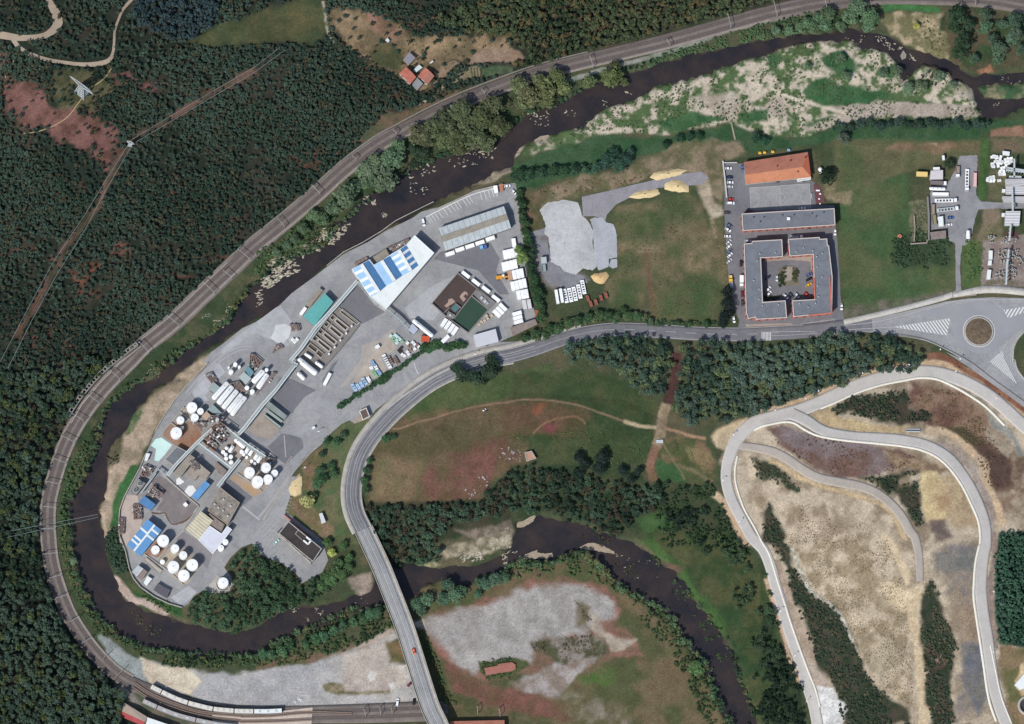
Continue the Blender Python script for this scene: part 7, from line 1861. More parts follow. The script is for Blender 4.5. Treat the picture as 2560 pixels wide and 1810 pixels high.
# ------------------------------------------------------------------ railway masts and wires
def portal(tl, a, b_, label):
    p = [g1(tl(*q)[0]) for q in (a, b_)]
    m0, m1 = [Vector((x, y, 0.4)) for x, y, z in p]
    t = thing('catenary_portal', label, 'mast', ((m0.x + m1.x) / 2,(m0.y + m1.y) / 2,0.4),0, 'catenary portals along the railway')
    for p_ in (m0, m1): b = MB(); b.beam(p_, p_ + Vector((0,0,5.8)),0.32); b.build('mast', mat('mast_steel', C(168,168,166), var=0.08), t)
    b = MB(); b.beam(m0 + Vector((0,0,5.6)), m1 + Vector((0,0,5.6)),0.26,0.26); b.build('beam', _mats['mast_steel'], t)
    b = MB()
    for u in (.3,.7): q = m0.lerp(m1, u); b.beam(q + Vector((0,0,5.5)), q + Vector((0,0,4.6)),.12)
    b.build('dropper', steel_d, t)
PORT = [(t20,(655,490),(680,580)),(t20,(1305,350),(1330,400)),(t20,(1815,130),(1845,250)),(t30,(40,20),(70,150)),(t30,(470,0),(490,90)),(t30,(1735,0),(1745,60)),(t10,(815,1330),(845,1360)),(t10,(480,1580),(500,1600)),(t10,(1160,1110),(1185,1140)),(t10,(1905,770),(1930,800)),
        (t11,(185,370),(240,440)),(t11,(470,90),(540,160)),(t01,(2010,630),(2110,710)),(t01,(1890,810),(1960,870)),(t01,(1715,905),(1810,995)),(t01,(1415,1190),(1510,1270)),(t01,(1180,1415),(1260,1500)),(t02,(940,170),(1015,240)),(t02,(745,370),(835,435)),(t02,(615,530),(710,590)),(t02,(520,715),(630,770)),(t02,(445,905),(555,945)),(t02,(385,1100),(505,1125)),(t02,(355,1310),(478,1325)),
        (t02,(350,1500),(462,1505)),(t03,(365,195),(490,182)),(t03,(420,395),(520,370)),(t03,(480,565),(580,535)),(t03,(580,770),(672,722)),(t03,(695,945),(780,895)),(t03,(875,1075),(910,1040)),(t03,(970,1245),(1040,1170)),(t13,(910,1500),(925,1560)),(t13,(1045,1490),(1050,1550)),(t13,(1140,1490),(1150,1540)),(t13,(1865,1480),(1870,1540)),(t13,(2050,1500),(2060,1560))]
for i, (tl, a, b_) in enumerate(PORT):
    portal(tl, a, b_, 'slim pale catenary portal over the curved double track')
# long pile wall with a row of openings beside the curve
pw = [(342,862),(320,878),(295,898),(270,918),(245,942),(220,970),(200,995),(182,1022),(170,1042)]
Pw = catmull(GP(pw),1.2)
rw = thing('retaining_wall', 'retaining wall with a long row of square openings beside the railway curve', 'wall', (float(Pw[0][0]), float(Pw[0][1]),0))
tt = np.gradient(Pw, axis=0); tt /= np.hypot(tt[:, 0], tt[:, 1])[:, None]; nn = np.stack([-tt[:, 1], tt[:, 0]],1)
b = MB()
for o in (-1.0,1.3):
    for i in range(len(Pw) - 1): b.beam((*(Pw[i] + nn[i] * o),2.6),(*(Pw[i + 1] + nn[i + 1] * o),2.6),.7,4.4)
b.build('wall', conc_dk, rw)
b = MB(); k = 0
for i in range(0, len(Pw) - 1):
    if i % 2 == 0: b.beam((*(Pw[i] - nn[i] * 1.0),4.4),(*(Pw[i] + nn[i] * 1.3),4.4),.9,.9)
b.build('strut', conc_dk, rw)
wall_line([(352,866),(300,908),(250,958),(205,1012),(178,1058)],1.2,.5, 'low concrete wall between the pile wall and the track', conc, .4)
# pylons and their wires
def pylon(foot, h, arm, base, label, vec):
    x, y, z = g1(foot); t = thing('power_pylon', label, 'pylon', (x, y, z)); d = Vector((vec[0],-vec[1],0)).normalized(); e = Vector((-d.y, d.x, 0)); O = Vector((x, y, z)); Z = Vector((0,0,1))
    b = MB(); hw = base / 2; tops = []
    for i in (-1,1):
        for j in (-1,1):
            p0 = O + d * hw * i + e * hw * j; p1 = O + d * hw * .5 * i + e * hw * .22 * j + Z * h * .72; p2 = O + d * hw * .5 * i + e * .5 * j + Z * h
            b.beam(p0, p1,.42); b.beam(p1, p2,.38); tops.append((p0, p1, p2))
    b.build('leg', steel, t)
    b = MB()
    for a, c in ((0,1),(1,3),(3,2),(2,0)):
        for k in range(5):
            u, v = k / 5,(k + 1) / 5
            b.beam(tops[a][0].lerp(tops[a][1], u), tops[c][0].lerp(tops[c][1], v),.22); b.beam(tops[c][0].lerp(tops[c][1], u), tops[a][0].lerp(tops[a][1], v),.22); b.beam(tops[a][0].lerp(tops[a][1], v), tops[c][0].lerp(tops[c][1], v),.24)
        b.beam(tops[a][1], tops[c][2],.22); b.beam(tops[c][1], tops[a][2],.22)
    b.build('lattice', steel, t)
    b = MB(); A0, A1 = O - d * arm + Z * h, O + d * arm + Z * h
    for s in (-1,1):
        b.beam(O - d * hw * .5 + e * .7 * s + Z * h, A0,.34); b.beam(O + d * hw * .5 + e * .7 * s + Z * h, A1,.34); b.beam(O - d * hw * .5 + e * .7 * s + Z * (h - 1.6), A0,.28); b.beam(O + d * hw * .5 + e * .7 * s + Z * (h - 1.6), A1,.28); b.beam(O - d * hw * .5 + e * .7 * s + Z * h, O + d * hw * .5 + e * .7 * s + Z * h, .34)
        for k in range(7): u = (k + .5) / 7; b.beam(A0.lerp(A1, u) + e * .7 * s * (1 - abs(2 * u - 1)), A0.lerp(A1, u) - e * .7 * s * (1 - abs(2 * u - 1)) - Z * .6,.22)
    b.build('crossarm', steel, t)
    for u in (-.95,0,.95):
        q = O + d * arm * u + Z * h; b = MB(); b.beam(q, q - Z * 2.2,.3); b.build('insulator', steel_g, t)
    return O + Z * (h - 2.2), d * arm * .9
pylon(pP(500,745)[0],20,10.2,8.0, 'broad white lattice pylon on the rusty slope', (625,490))
T2, D2 = pylon(t00(1105,1228)[0],9,2.6,2.6, 'small white lattice mast at the bend of the cleared strip', (50,20))
for s, pts in ((-1,[(700,118),(640,165),(480,258),(332,347)]),(1,[(712,125),(640,178),(480,272),(340,355)]),(-1,[(326,352),(262,455),(210,540),(130,660),(60,790),(0,905)]),(1,[(332,358),(262,480),(215,570),(140,690),(80,800),(20,920)])):
    P = [g1(p, 8) for p in pts]; b = MB(); b.tube([(x, y, z + 8) for x, y, z in P],.11,5); tag(b.build('power_line', steel_g), 'thin pale power wire above the cleared strip in the forest', 'wire', 'power wires of the forest strip')
for a in (((0,1345),(245,1295)),((0,1330),(245,1288))):
    P = [g1(p, 8) for p in a]; b = MB(); b.tube([(x, y, 9) for x, y, z in P],.10,5); tag(b.build('power_line', steel_g), 'thin power wire crossing the railway and river in the west', 'wire', 'power wires over the western bank')
# lamp posts and small posts
lamp = None; lamps = [(t32,48,488),(t32,305,398),(t32,420,340),(t32,800,192),(t32,1200,117),(t32,1598,165),(t32,1938,385),(t22,1872,690),(t22,1775,1075),(t33,90,665),(t33,212,1050),(t33,320,1440),(t22,1925,1450),(t33,1915,515),(t33,1915,1015),(t31,1465,1460),(t31,1625,1535),(t12,1845,10),(pE, 1710,120),(pE, 1480,745)]
for i, (tl, u, v) in enumerate(lamps):
    x, y, z = at(tl, u, v, 5)
    if lamp is None:
        lamp = thing('street_lamp', 'white street lamp on the verge of the haul road or main road', 'lamp', (x, y, z),0, 'street lamps along the roads')
        b = MB(); b.tube([(0,0,-.3),(0,0,5.5),(.7,-.3,5.9)],[.14,.1,.08],6); b.build('post', steel, lamp, world=False)
        b = MB(); b.box(.9,-.4,5.95,1.1,.6,.25); b.build('lamp_head', white_p, lamp, world=False)
    else: copy_tree(lamp, (x, y, z), i * .7)
# playground and small things by the orange hall
for (u, v, cl, l) in ((672,150, 'yellow', 'first yellow play house on the lawn north of the orange hall'),(752,142, 'yellow', 'second yellow play house on the lawn north of the orange hall'),(890,130, 'yellow', 'yellow climbing frame on the lawn north of the orange hall'),(1160,100, 'silver', 'pale blue play tower on the lawn north of the orange hall')):
    x, y, z = at(pJ, u, v, 1); t = thing('play_house', l, 'play house', (x, y, z)); m = PAINT[cl]
    b = MB(); b.box(0,0,.7,1.6,1.3,1.4); b.build('wall', white_p, t, world=False); b = MB(); b.hexa([(-1,-.9,1.4),(1,-.9,1.4),(1,.9,1.4),(-1,.9,1.4),(-.9,-.06,2.1),(.9,-.06,2.1),(.9,.06,2.1),(-.9,.06,2.1)]); b.build('roof', m if cl == 'yellow' else lblu, t, world=False)
x, y, z = at(pJ, 1695,425,1.5); t = thing('white_silo', 'white round silo with a smaller drum east of the orange hall', 'silo', (x, y, z)); b = MB(); b.lathe(0,0,[(1.3,0),(1.3,2.6),(.3,3.2)],16); b.build('shell', white_p, t, world=False); b = MB(); b.lathe(.2,-1.9,[(.9,0),(.9,1.4)],14); b.build('drum', white_p, t, world=False)
for i, (u, v) in enumerate(((1652,788),(1692,845),(1675,930),(1690,1010))):
    x, y, z = at(pJ, u, v, .5); t = thing('garden_table', '%s white table on the maroon terrace from the top' % ORD[i], 'table', (x, y, .13),0, 'tables on the maroon terrace'); s_ = (2.6,1.2,1,.8)[i]
    b = MB(); b.box(0,0,.75, s_, 1.0,.1); b.build('table_top', white_p, t, world=False); b = MB(); b.box(-s_ * .35,0,.36,.15,.8,.7); b.box(s_ * .35,0,.36,.15,.8,.7); b.build('leg', steel_d, t, world=False)
gx_, gy_ = [float(c) for c in W(*pJ(1538,880)[0],1)]; t = thing('goal_frame', 'white goal frame at the east end of the ball court', 'goal', (gx_, gy_, .12)); b = MB(); b.beam((0,-1.6,0),(0,-1.6,2),.18); b.beam((0,1.6,0),(0,1.6,2),.18); b.beam((0,-1.6,2),(0,1.6,2),.18); b.build('goal_post', white_p, t, world=False); b = MB(); b.beam((.9,-1.6,0.05),(.9,1.6,0.05),.14); b.build('ground_bar', white_p, t, world=False)
for i, (u, v) in enumerate(((1268,1195),(1305,1218),(1202,1248))):
    x, y, z = at(pO, u, v); b = MB(); b.lathe(x, y, [(.85, z + .05),(.85, z + .6),(.5, z + .6),(.5, z + .1)],18, cap=False); tag(b.build('concrete_ring', white_p), '%s white concrete ring lying on the gravel lot' % ['filled looking', 'open', 'smallest'][i], 'pipe ring', 'concrete rings on the gravel lot')
for (u, v, l) in ((312,668, 'orange'),): 
    x, y, z = at(pM, 65,340,.8); b = MB(); b.lathe(x, y, [(1.5, z),(1.4, z + 1.2),(.5, z + 1.4),(.4, z + .6)],14); tag(b.build('water_tub', mat('terracotta', C(206,130,106), var=0.08)), 'round terracotta water tub in the meadow', 'tub')
x, y, z = at(t22,1248,757,.6); b = MB(); b.box(x, y, z + .6,4.6,2.2,1.2,.05); tag(b.build('cattle_trough', lgrey_r), 'pale concrete box standing across the brown firebreak', 'trough')
x, y, z = at(t32,1228,662,.5); t = thing('crash_barrier_stack', 'stack of pale steel sheets beside the haul road', 'sheet stack', (x, y, z),.0)
for k in (-1,0,1): b = MB(); b.box(0, k * .8,.4,9.5,.6,.5); b.build('steel_sheet', steel if k else steel_d, t, world=False)
x, y, z = at(t12,1938,488,1); t = thing('debris_pile', 'small black and white heap of rubbish on the knoll path', 'rubbish heap', (x, y, z)); b = MB(); b.box(0,0,.3,2.6,1.0,.6,-.5); b.box(1.2,-.6,.3,1.2,.8,.5,.4); b.build('dark_sheet', blk, t, world=False); b = MB(); b.box(-1.2,-.5,.4,1.2,.7,.6,.3); b.box(.2,.5,.4,1.2,.4,.6,-.6); b.build('white_board', white_p, t, world=False)
rs3 = random.Random(3); jp = None
for (tl, u, v, su, sv, n) in ((t12,2120,850,60,60,14),(t12,1900,1090,70,40,10),(t12,1830,1200,60,40,10),(t22,30,880,60,60,10),(t13,1385,95,40,20,9)):
    for _ in range(n):
        x, y, z = at(tl, u + rs3.uniform(-su, su), v + rs3.uniform(-sv, sv))
        if jp is None: 
            b = MB(); b.box(0,0,.3,1.5,.9,.6); b.box(.5,.4,.5,.7,.7,.8,.5); jp = b.build('scrap_piece', mat('weathered_scrap', C(176,166,166), var=0.3, scale=0.6)); jp.location = (x, y, z); tag(jp, 'pale piece of scrap dumped on the grass', 'scrap', 'scrap dumped around the knoll')
        else:
            o = jp.copy(); COL.objects.link(o); o.location = (x, y, z); o.rotation_euler = (0,0, rs3.uniform(0,6)); o.scale = (rs3.uniform(.35,.9),) * 3
rx_, ry_, rz_ = at(t22,148,875,1); flat_building('ruined_shed', 'small roofless tan shed with a dark opening at the wood edge', 'shed', t22(105,850,165,835,205,900,125,925),2.6, mat('ruin_roof', C(190,150,126), var=0.2, scale=0.4), wall_t, .3)
flat_building('ruined_foundation', 'low red brown foundation slab in the gravel lot', 'ruin', t13(1930,1150,2040,1130,2050,1115,2164,1100) + t23(30,1120,30,1160) + t13(2164,1175,1945,1210),1.2, mat('red_brown_slab', C(168,112,98), var=0.12, scale=0.25, fine=0.1), conc_br, door=False)
flat_building('white_hall_edge', 'white ribbed hall cut by the right edge of the photo', 'hall', t33(2085,1290,2240,1110,2400,1230,2130,1335),5, white_r, wall_w)
sx_, sy_, sz_ = at(t33,2195,1465,2); t = thing('round_tank', 'round open concrete tank at the lower right corner', 'tank', (sx_, sy_, sz_)); b = MB(); b.lathe(0,0,[(6.4,-1),(6.4,2),(5.0,2),(5.0,-.5)],36, cap=False); b.build('rim', conc, t, world=False); b = MB(); b.lathe(0,0,[(5.0,.4),(.01,.41)],36, cap=False); b.build('dark_water', dark_r, t, world=False)
# ------------------------------------------------------------------ heaps of sand
def heap(pts, h, m, label, seed):
    P = GP(rough(pts, 1.0,6, seed)); c = P.mean(0); n = len(P); V = []; F = []; rg = 7; rs = np.random.RandomState(seed)
    for k in range(rg):
        u = k / (rg - 1); q = c + (P - c) * (1 - u * .92)
        z = hz(q[:, 0], q[:, 1]) + h * (1 - (1 - u) ** 1.4) * (0.85 + .3 * rs.rand(n)) * (1 if k else 0) + .06
        V += [(a[0], a[1], zz) for a, zz in zip(q, z)]
    for k in range(rg - 1):
        for i in range(n): j = (i + 1) % n; F.append((k * n + i, k * n + j, (k + 1) * n + j, (k + 1) * n + i))
    me = np_mesh('sand_heap', V, F)
    if sum(f.normal.z for f in me.polygons) < 0: me.flip_normals()
    tag(link_mesh('sand_heap', me, m), label, 'heap')
sand = mat('yellow_sand', C(232,210,162), var=0.08, scale=0.4, col2=C(214,188,140), fine=0.12)
heap(t20(1165,1500,1200,1460,1300,1440,1400,1425,1480,1440,1420,1480,1330,1500,1220,1525),1.6, sand, 'long pale sand heap at the top of the gravel lane', 1)
heap(t21(1285,70,1350,35,1430,35,1495,85,1495,135,1430,140,1340,125,1290,110),2.2, sand, 'rounded sand heap south of the gravel lane', 2)
heap(t21(985,180,1040,140,1130,115,1230,112,1250,150,1180,180,1060,195),1.6, sand, 'long sand heap at the meadow edge west of the rounded one', 3)
heap(t21(665,850,700,825,800,812,822,840,780,905,740,915,690,890),1.8, mat('tan_sand', C(220,186,134), var=0.1, scale=0.4, fine=0.12), 'tan sand heap beside the parked trailers', 4)
heap(pE(1290,960,1440,880,1455,1000,1445,1130,1340,1230,1270,1200,1220,1110),.7, sand, 'low yellow sand patch beside the slanted parking bays', 5)
# ------------------------------------------------------------------ boulders
bm_ = mat('pale_boulder', C(150,142,124), var=0.14, scale=0.5, col2=C(206,196,172), fine=0.2)
protos = []; rg_ = np.random.RandomState(11)
for k in range(6):
    bm = bmesh.new(); bmesh.ops.create_icosphere(bm, subdivisions=2, radius=1.0)
    d = rg_.randn(5,3)
    for v in bm.verts:
        p = np.array(v.co); f = 1 + .18 * sum(math.sin(float(p @ q) * 2.1 + i) for i, q in enumerate(d)) / 2
        v.co = Vector((p[0] * f * 1.3, p[1] * f * .85, p[2] * f * .6))
    me = bpy.data.meshes.new('boulder'); bm.to_mesh(me); bm.free(); me.materials.append(bm_); protos.append(me)
CL = [(t11,(560,440,800,400,700,560,640,590,540,500),38,1.0, 'river shallows above the white hall'),(t11,(420,560,550,500,540,640,400,620,380,590),22,.95, 'river shallows above the white hall'),(t11,(370,620,430,690,400,700,350,630),4,.9, 'river shallows above the white hall'),
      (t11,(130,700,300,670,380,800,250,860,160,850,100,780),34,1.25, 'broken rock ledges below the railway'),(t11,(20,870,150,830,250,850,120,950,60,960),22,1.25, 'broken rock ledges below the railway'),(t11,(0,980,60,960,50,1090,0,1110),9,.8, 'broken rock ledges below the railway'),
      (t11,(900,170,1000,170,1020,260,920,240),5,1.3, 'open river north of the works'),(t11,(1040,290,1120,300,1110,360,1060,350),5,.9, 'open river north of the works'),(t11,(1290,60,1450,60,1450,180,1300,150),10,.7, 'open river north of the works'),
      (t10,(1280,1440,1330,1440,1330,1520,1270,1510),3,1.2, 'open river north of the works'),(t10,(1380,1390,1520,1380,1520,1510,1400,1500),7,1.0, 'open river north of the works'),(t10,(1620,1340,1720,1340,1900,1390,1700,1420,1600,1390),10,.7, 'river under the big willows'),(t10,(1770,1250,2030,1240,2010,1340,1880,1350,1780,1310),20,.9, 'river under the big willows'),
      (t20,(130,950,350,920,350,1000,300,1090,150,1060),14,.85, 'river below the railway willows'),(t20,(420,940,540,930,530,1000,430,1000),5,.7, 'river below the railway willows'),(t20,(760,850,800,850,800,900,770,900),3,1.0, 'river below the railway willows'),(t20,(960,780,1020,790,1010,820),2,.9, 'river below the railway willows'),
      (t30,(850,250,960,300,1100,370,1160,400,1100,440,980,420,900,330),15,.75, 'rapids beside the upper shingle bar'),(t30,(600,320,820,300,800,380,640,380),9,.6, 'rapids beside the upper shingle bar'),(t30,(1180,450,1260,500,1250,540,1190,500),4,.8, 'rapids beside the upper shingle bar'),(t30,(1950,640,2150,680,2080,720,1960,680),5,.6, 'rapids beside the upper shingle bar'),(t30,(1890,870,1950,870,1940,920,1900,910),4,.6, 'rapids beside the upper shingle bar'),
      (t13,(1720,200,1900,160,1930,230,1760,260),13,1.1, 'rocky bank above the lower river bend'),(t13,(1960,60,2130,30,2150,130,2000,160),14,1.0, 'rocky bank above the lower river bend'),(t13,(2080,170,2150,150,2120,270,2080,280),6,.8, 'rocky bank above the lower river bend'),
      (t13,(270,640,370,640,320,690),6,.6, 'river west of the bridge'),(t13,(480,640,580,650,570,710,500,690),6,.7, 'river west of the bridge'),(t13,(400,700,500,790,440,760),4,.6, 'river west of the bridge'),(t13,(810,560,1000,560,990,610,820,610),8,.5, 'river west of the bridge'),
      (t01,(1800,1210,1900,1200,1890,1280,1800,1280),9,.8, 'green bank below the railway'),(t01,(1910,1070,1990,1120,1950,1220,1900,1200),12,.75, 'green bank below the railway'),(t01,(1700,1160,1790,1150,1780,1210,1710,1210),6,.5, 'green bank below the railway'),(t02,(1240,100,1380,110,1330,250,1240,210),12,.5, 'green bank below the railway'),
      (t23,(880,190,1000,220,960,310,900,300),8,.8, 'rapids of the lower river'),(t23,(1030,220,1260,250,1240,290,1060,280),8,.6, 'rapids of the lower river'),(t23,(0,110,80,180,60,220,0,170),5,.9, 'rapids of the lower river'),(t12,(2080,1490,2164,1480,2164,1600,2100,1590),5,1.0, 'rapids of the lower river'),(t23,(1190,360,1240,370,1220,400),2,.8, 'rapids of the lower river'),(t23,(1020,360,1110,380,1060,420),4,.6, 'rapids of the lower river')]
nb = 0
for tl, pl, n, sz, where in CL:
    P = np.array(tl(*pl)); k = 0
    while k < n and nb < 298:
        x0, y0 = rg_.uniform(P[:, 0].min(), P[:, 0].max()), rg_.uniform(P[:, 1].min(), P[:, 1].max())
        if not inside(P, np.array([x0]), np.array([y0]))[0]: continue
        k += 1; nb += 1
        x, y, z = g1((x0, y0)); s_ = sz * (.36 + .75 * rg_.rand() ** 2)
        o = bpy.data.objects.new('boulder', protos[rg_.randint(6)]); COL.objects.link(o); o.location = (x, y, max(z, WATER_Z) - .05 * s_); o.scale = (s_ * rg_.uniform(.9,1.5), s_ * rg_.uniform(.55,1.0), s_ * .7); o.rotation_euler = (0,0, rg_.uniform(-.3,.9) if 'ledge' in where else rg_.uniform(0,6.3))
        tag(o, 'pale boulder in the ' + where, 'boulder', 'boulders in the ' + where)
# big flat slab in the rapids
sb = flat_mesh('rock_slab', WP(rough(t30(1145,425,1172,460,1165,490,1135,505,1118,470),.4,5,9),-1.0),-1.0, mat('grey_rock', C(150,146,132), var=0.15, scale=0.4, fine=0.12),-2.2, kind=None); tag(sb, 'single big grey rock slab standing in the rapids', 'rock')

# the countless smaller stones between the boulders
sv, sf_, sc_ = [],[],0; bmv = np.array([tuple(v.co) for v in protos[0].vertices]); bmf = np.array([tuple(p.vertices) for p in protos[0].polygons])
for tl, pl, n, sz, where in CL:
    P = np.array(tl(*pl)); n2 = int(n * (2.6 if ('ledges' in where or 'shallows' in where or 'bank' in where) else .8)); k = 0
    while k < n2:
        x0, y0 = rg_.uniform(P[:, 0].min(), P[:, 0].max()), rg_.uniform(P[:, 1].min(), P[:, 1].max())
        if not inside(P, np.array([x0]), np.array([y0]))[0]: continue
        k += 1; x, y, z = g1((x0, y0)); s_ = sz * rg_.uniform(.25,.6); a = rg_.uniform(-.2,.8); v = bmv * np.array([s_ * 1.5, s_ * .8, s_ * .6])
        v = np.stack([v[:, 0] * math.cos(a) - v[:, 1] * math.sin(a) + x, v[:, 0] * math.sin(a) + v[:, 1] * math.cos(a) + y, v[:, 2] + max(z, WATER_Z)],1); sv.append(v); sf_.append(bmf + sc_); sc_ += len(v)
tag(link_mesh('river_stones', np_mesh('river_stones', np.concatenate(sv), np.concatenate(sf_)), bm_), kind='stuff')

# ------------------------------------------------------------------ trees, woods and scrub
leaf_m = attr_mat('foliage', rough=0.8, spec=0.12, fine=0.25, fscale=1.3, objcol=True)
bark = mat('bark', C(84,72,62), var=0.2)
def unit(v): return v / np.maximum(1e-9, np.linalg.norm(v, axis=-1, keepdims=True))
def leaf_cloud(P, R, Hh, col, nl, nq, size, seed):
    """crowns as loose clumps of small leaf faces; P crown centres, R radius, Hh half height"""
    rg = np.random.RandomState(seed); T = len(P)
    d = unit(rg.randn(T, nl, 3)); d[..., 2] = np.abs(d[..., 2]) * .9 - .15
    sc = np.stack([R, R, Hh],-1)[:, None, :]
    lc = P[:, None, :] + d * sc * rg.uniform(.35,.72,(T, nl, 1))
    lr = sc * rg.uniform(.28,.5,(T, nl, 1))
    e = unit(rg.randn(T, nl, nq, 3)); e[..., 2] = np.where(e[..., 2] < -.2,-e[..., 2], e[..., 2])
    pos = lc[:, :, None] + e * lr[:, :, None] * rg.uniform(.6,1.08,(T, nl, nq, 1))
    n = unit(e + .75 * rg.randn(T, nl, nq, 3) * .6 + np.array([0,0,.75]))
    t1 = unit(np.cross(n, rg.randn(T, nl, nq, 3))); t2 = np.cross(n, t1)
    s = (size[:, None, None] * rg.uniform(.55,1.35,(T, nl, nq)))[..., None]
    q = np.stack([pos + t1 * s, pos + t2 * s * .7, pos - t1 * s, pos - t2 * s * .7],-2)
    c = col[:, None, None] * rg.uniform(.8,1.22,(T, nl, 1,1)) * rg.uniform(.78,1.24,(T, nl, nq, 1))
    c = np.repeat(c[..., None, :],4,-2)
    V = q.reshape(-1,3); F = np.arange(len(V)).reshape(-1,4)
    return V, F, c.reshape(-1,3)
def scatter(poly, sp, seed, jit=.42):
    P = np.array(poly, float); rg = np.random.RandomState(seed)
    xs = np.arange(P[:, 0].min(), P[:, 0].max(), sp); ys = np.arange(P[:, 1].min(), P[:, 1].max(), sp * .87)
    X_, Y_ = np.meshgrid(xs, ys); X_[1::2] += sp / 2
    X_ = X_ + rg.uniform(-jit, jit, X_.shape) * sp; Y_ = Y_ + rg.uniform(-jit, jit, Y_.shape) * sp
    k = inside(P, X_, Y_)
    return np.stack([X_[k], Y_[k]],1)
def drop(p, polys, keep=0.0, seed=0):
    rg = np.random.RandomState(seed + 99); m = np.zeros(len(p), bool)
    for q in polys: m |= inside(np.array(q), p[:, 0], p[:, 1])
    return p[~m | (rg.rand(len(p)) < keep)]
def near_line(p, line, d):
    L = np.array(line, float); m = np.full(len(p),1e9)
    for a, b in zip(L[:-1], L[1:]):
        e = b - a; t = np.clip(((p - a) @ e) / (e @ e),0,1); m = np.minimum(m, np.hypot(*(p - a - t[:, None] * e).T))
    return m < d
def mass(name, p, rad, hgt, tones, nl, nq, leaf, seed, sink=.55, kind='stuff', label=None, cat=None, parent=None, flat=1.0):
    """many crowns of one wood as one mesh; rad in photograph pixels"""
    rg = np.random.RandomState(seed); T = len(p)
    if T == 0: return
    R = rad * S * (.62 + .85 * rg.rand(T) ** 1.6); h_ = hgt * rg.uniform(.75,1.25, T)
    x, y, z = G(p[:, 0], p[:, 1], hgt * .8)
    big_ = fbm(x, y, 45, seed, 2); t = np.clip((big_ - .5) * 2.2 + .5 + rg.uniform(-.35,.35, T),0,1)[:, None]
    A = np.array(C(*tones[0],1.0)); B = np.array(C(*tones[1],1.0)); col = A * (1 - t) + B * t
    if len(tones) > 2:
        k = rg.rand(T) < .2; col[k] = np.array(C(*tones[2],1.0))
    V, F, c = leaf_cloud(np.stack([x, y, z + h_ * sink],-1), R, np.maximum(h_ * (1 - sink),.3) * flat, col, nl, nq, np.clip(R * leaf, .16,.8), seed)
    o = link_mesh(name, np_mesh(name, V, F, c), leaf_m, parent); tag(o, label, cat, kind=kind); return o
TRACKS = [t00(395,-30,490,190,380,300,160,320,-40,290), t00(110,330,400,505,700,545,920,510,965,350,1000,170,1120,-10)]
WIRE = [(640,178),(520,236),(420,300),(335,345),(280,430),(240,520),(170,610),(110,720),(40,840)]
BIGW = [(-20,-20),(2080,-20),(1900,15),(1660,82),(1470,128),(1280,180),(1100,255),(950,330),(860,398),(710,524),(560,662),(420,792),(340,862),(240,950),(178,1040),(130,1120),(108,1200),(96,1300),(98,1380),(115,1440),(150,1525),(200,1602),(265,1680),(320,1715),(290,1830),(-20,1830)]
WEST = [(-20,940),(330,868),(150,1060),(100,1200),(96,1380),(150,1530),(270,1690),(320,1715),(290,1830),(-20,1830)]
NORTH = t20(-100,-40,2400,-40,2164,30,1500,240,1100,370,400,560,0,640,-30,430,30,320,-300,280,-700,150)
FIELDS = [pS(1380,530,1560,380,1860,270,2400,270,2400,530,2164,515), pS(900,640,1180,490,1260,530,960,800), pS(1090,880,1460,590,2400,560,2400,700,1480,770), t10(820,1220,1090,950,1400,880,1800,720,2200,600,2200,700,1400,980,1030,1180)]
def wood_filter(p, seed):
    p = drop(p, [MEADOW] + FIELDS, 0.0, seed); p = drop(p, [CLEAR],.06, seed); p = drop(p, [BRACK],.14, seed + 1); p = drop(p, [t00(420,600,940,590,1000,720,800,960,440,880)],.25, seed)
    for l in TRACKS: p = p[~near_line(p, l, 10)]
    rg = np.random.RandomState(seed); k = near_line(p, WIRE, 9.5) & (rg.rand(len(p)) < .92)
    p = p[~k]
    return p[~near_line(p, RAIL, 27)]
p = scatter(BIGW, 8.6,1); p = wood_filter(p, 1); p = drop(p, [WEST, NORTH],0,2)
x_, y_, z_ = G(p[:, 0], p[:, 1]); g_n = fbm(x_, y_, 30,21,3); p = p[(g_n < .56) | (np.random.RandomState(4).rand(len(p)) < .45)]
GR1 = ((38,54,44),(60,76,64),(66,66,50))
mass('hillside_forest', p, 6.2,3.4, GR1,5,8,.32,1)
p = drop(wood_filter(scatter(WEST, 15,3),3),[t03(240,560,360,560,340,640,240,640)]); mass('west_bank_forest', p, 10.5,7,((34,50,36),(64,80,66),(66,76,46)),8,13,.2,3)
p = wood_filter(scatter(NORTH, 12,5),5); mass('north_forest', p, 8.4,6,((40,54,36),(74,84,58),(84,78,52)),7,11,.24,5)
mass('blue_conifer_wood', wood_filter(scatter(t00(1050,-20,1830,-20,1850,160,1640,300,1450,330,1150,200),12,6),6),8.5,8,((36,52,54),(52,68,70)),7,11,.24,6)
mass('east_forest', scatter(FORE_E, 9,7),6.5,5,((40,68,54),(66,94,74)),5,10,.28,7)
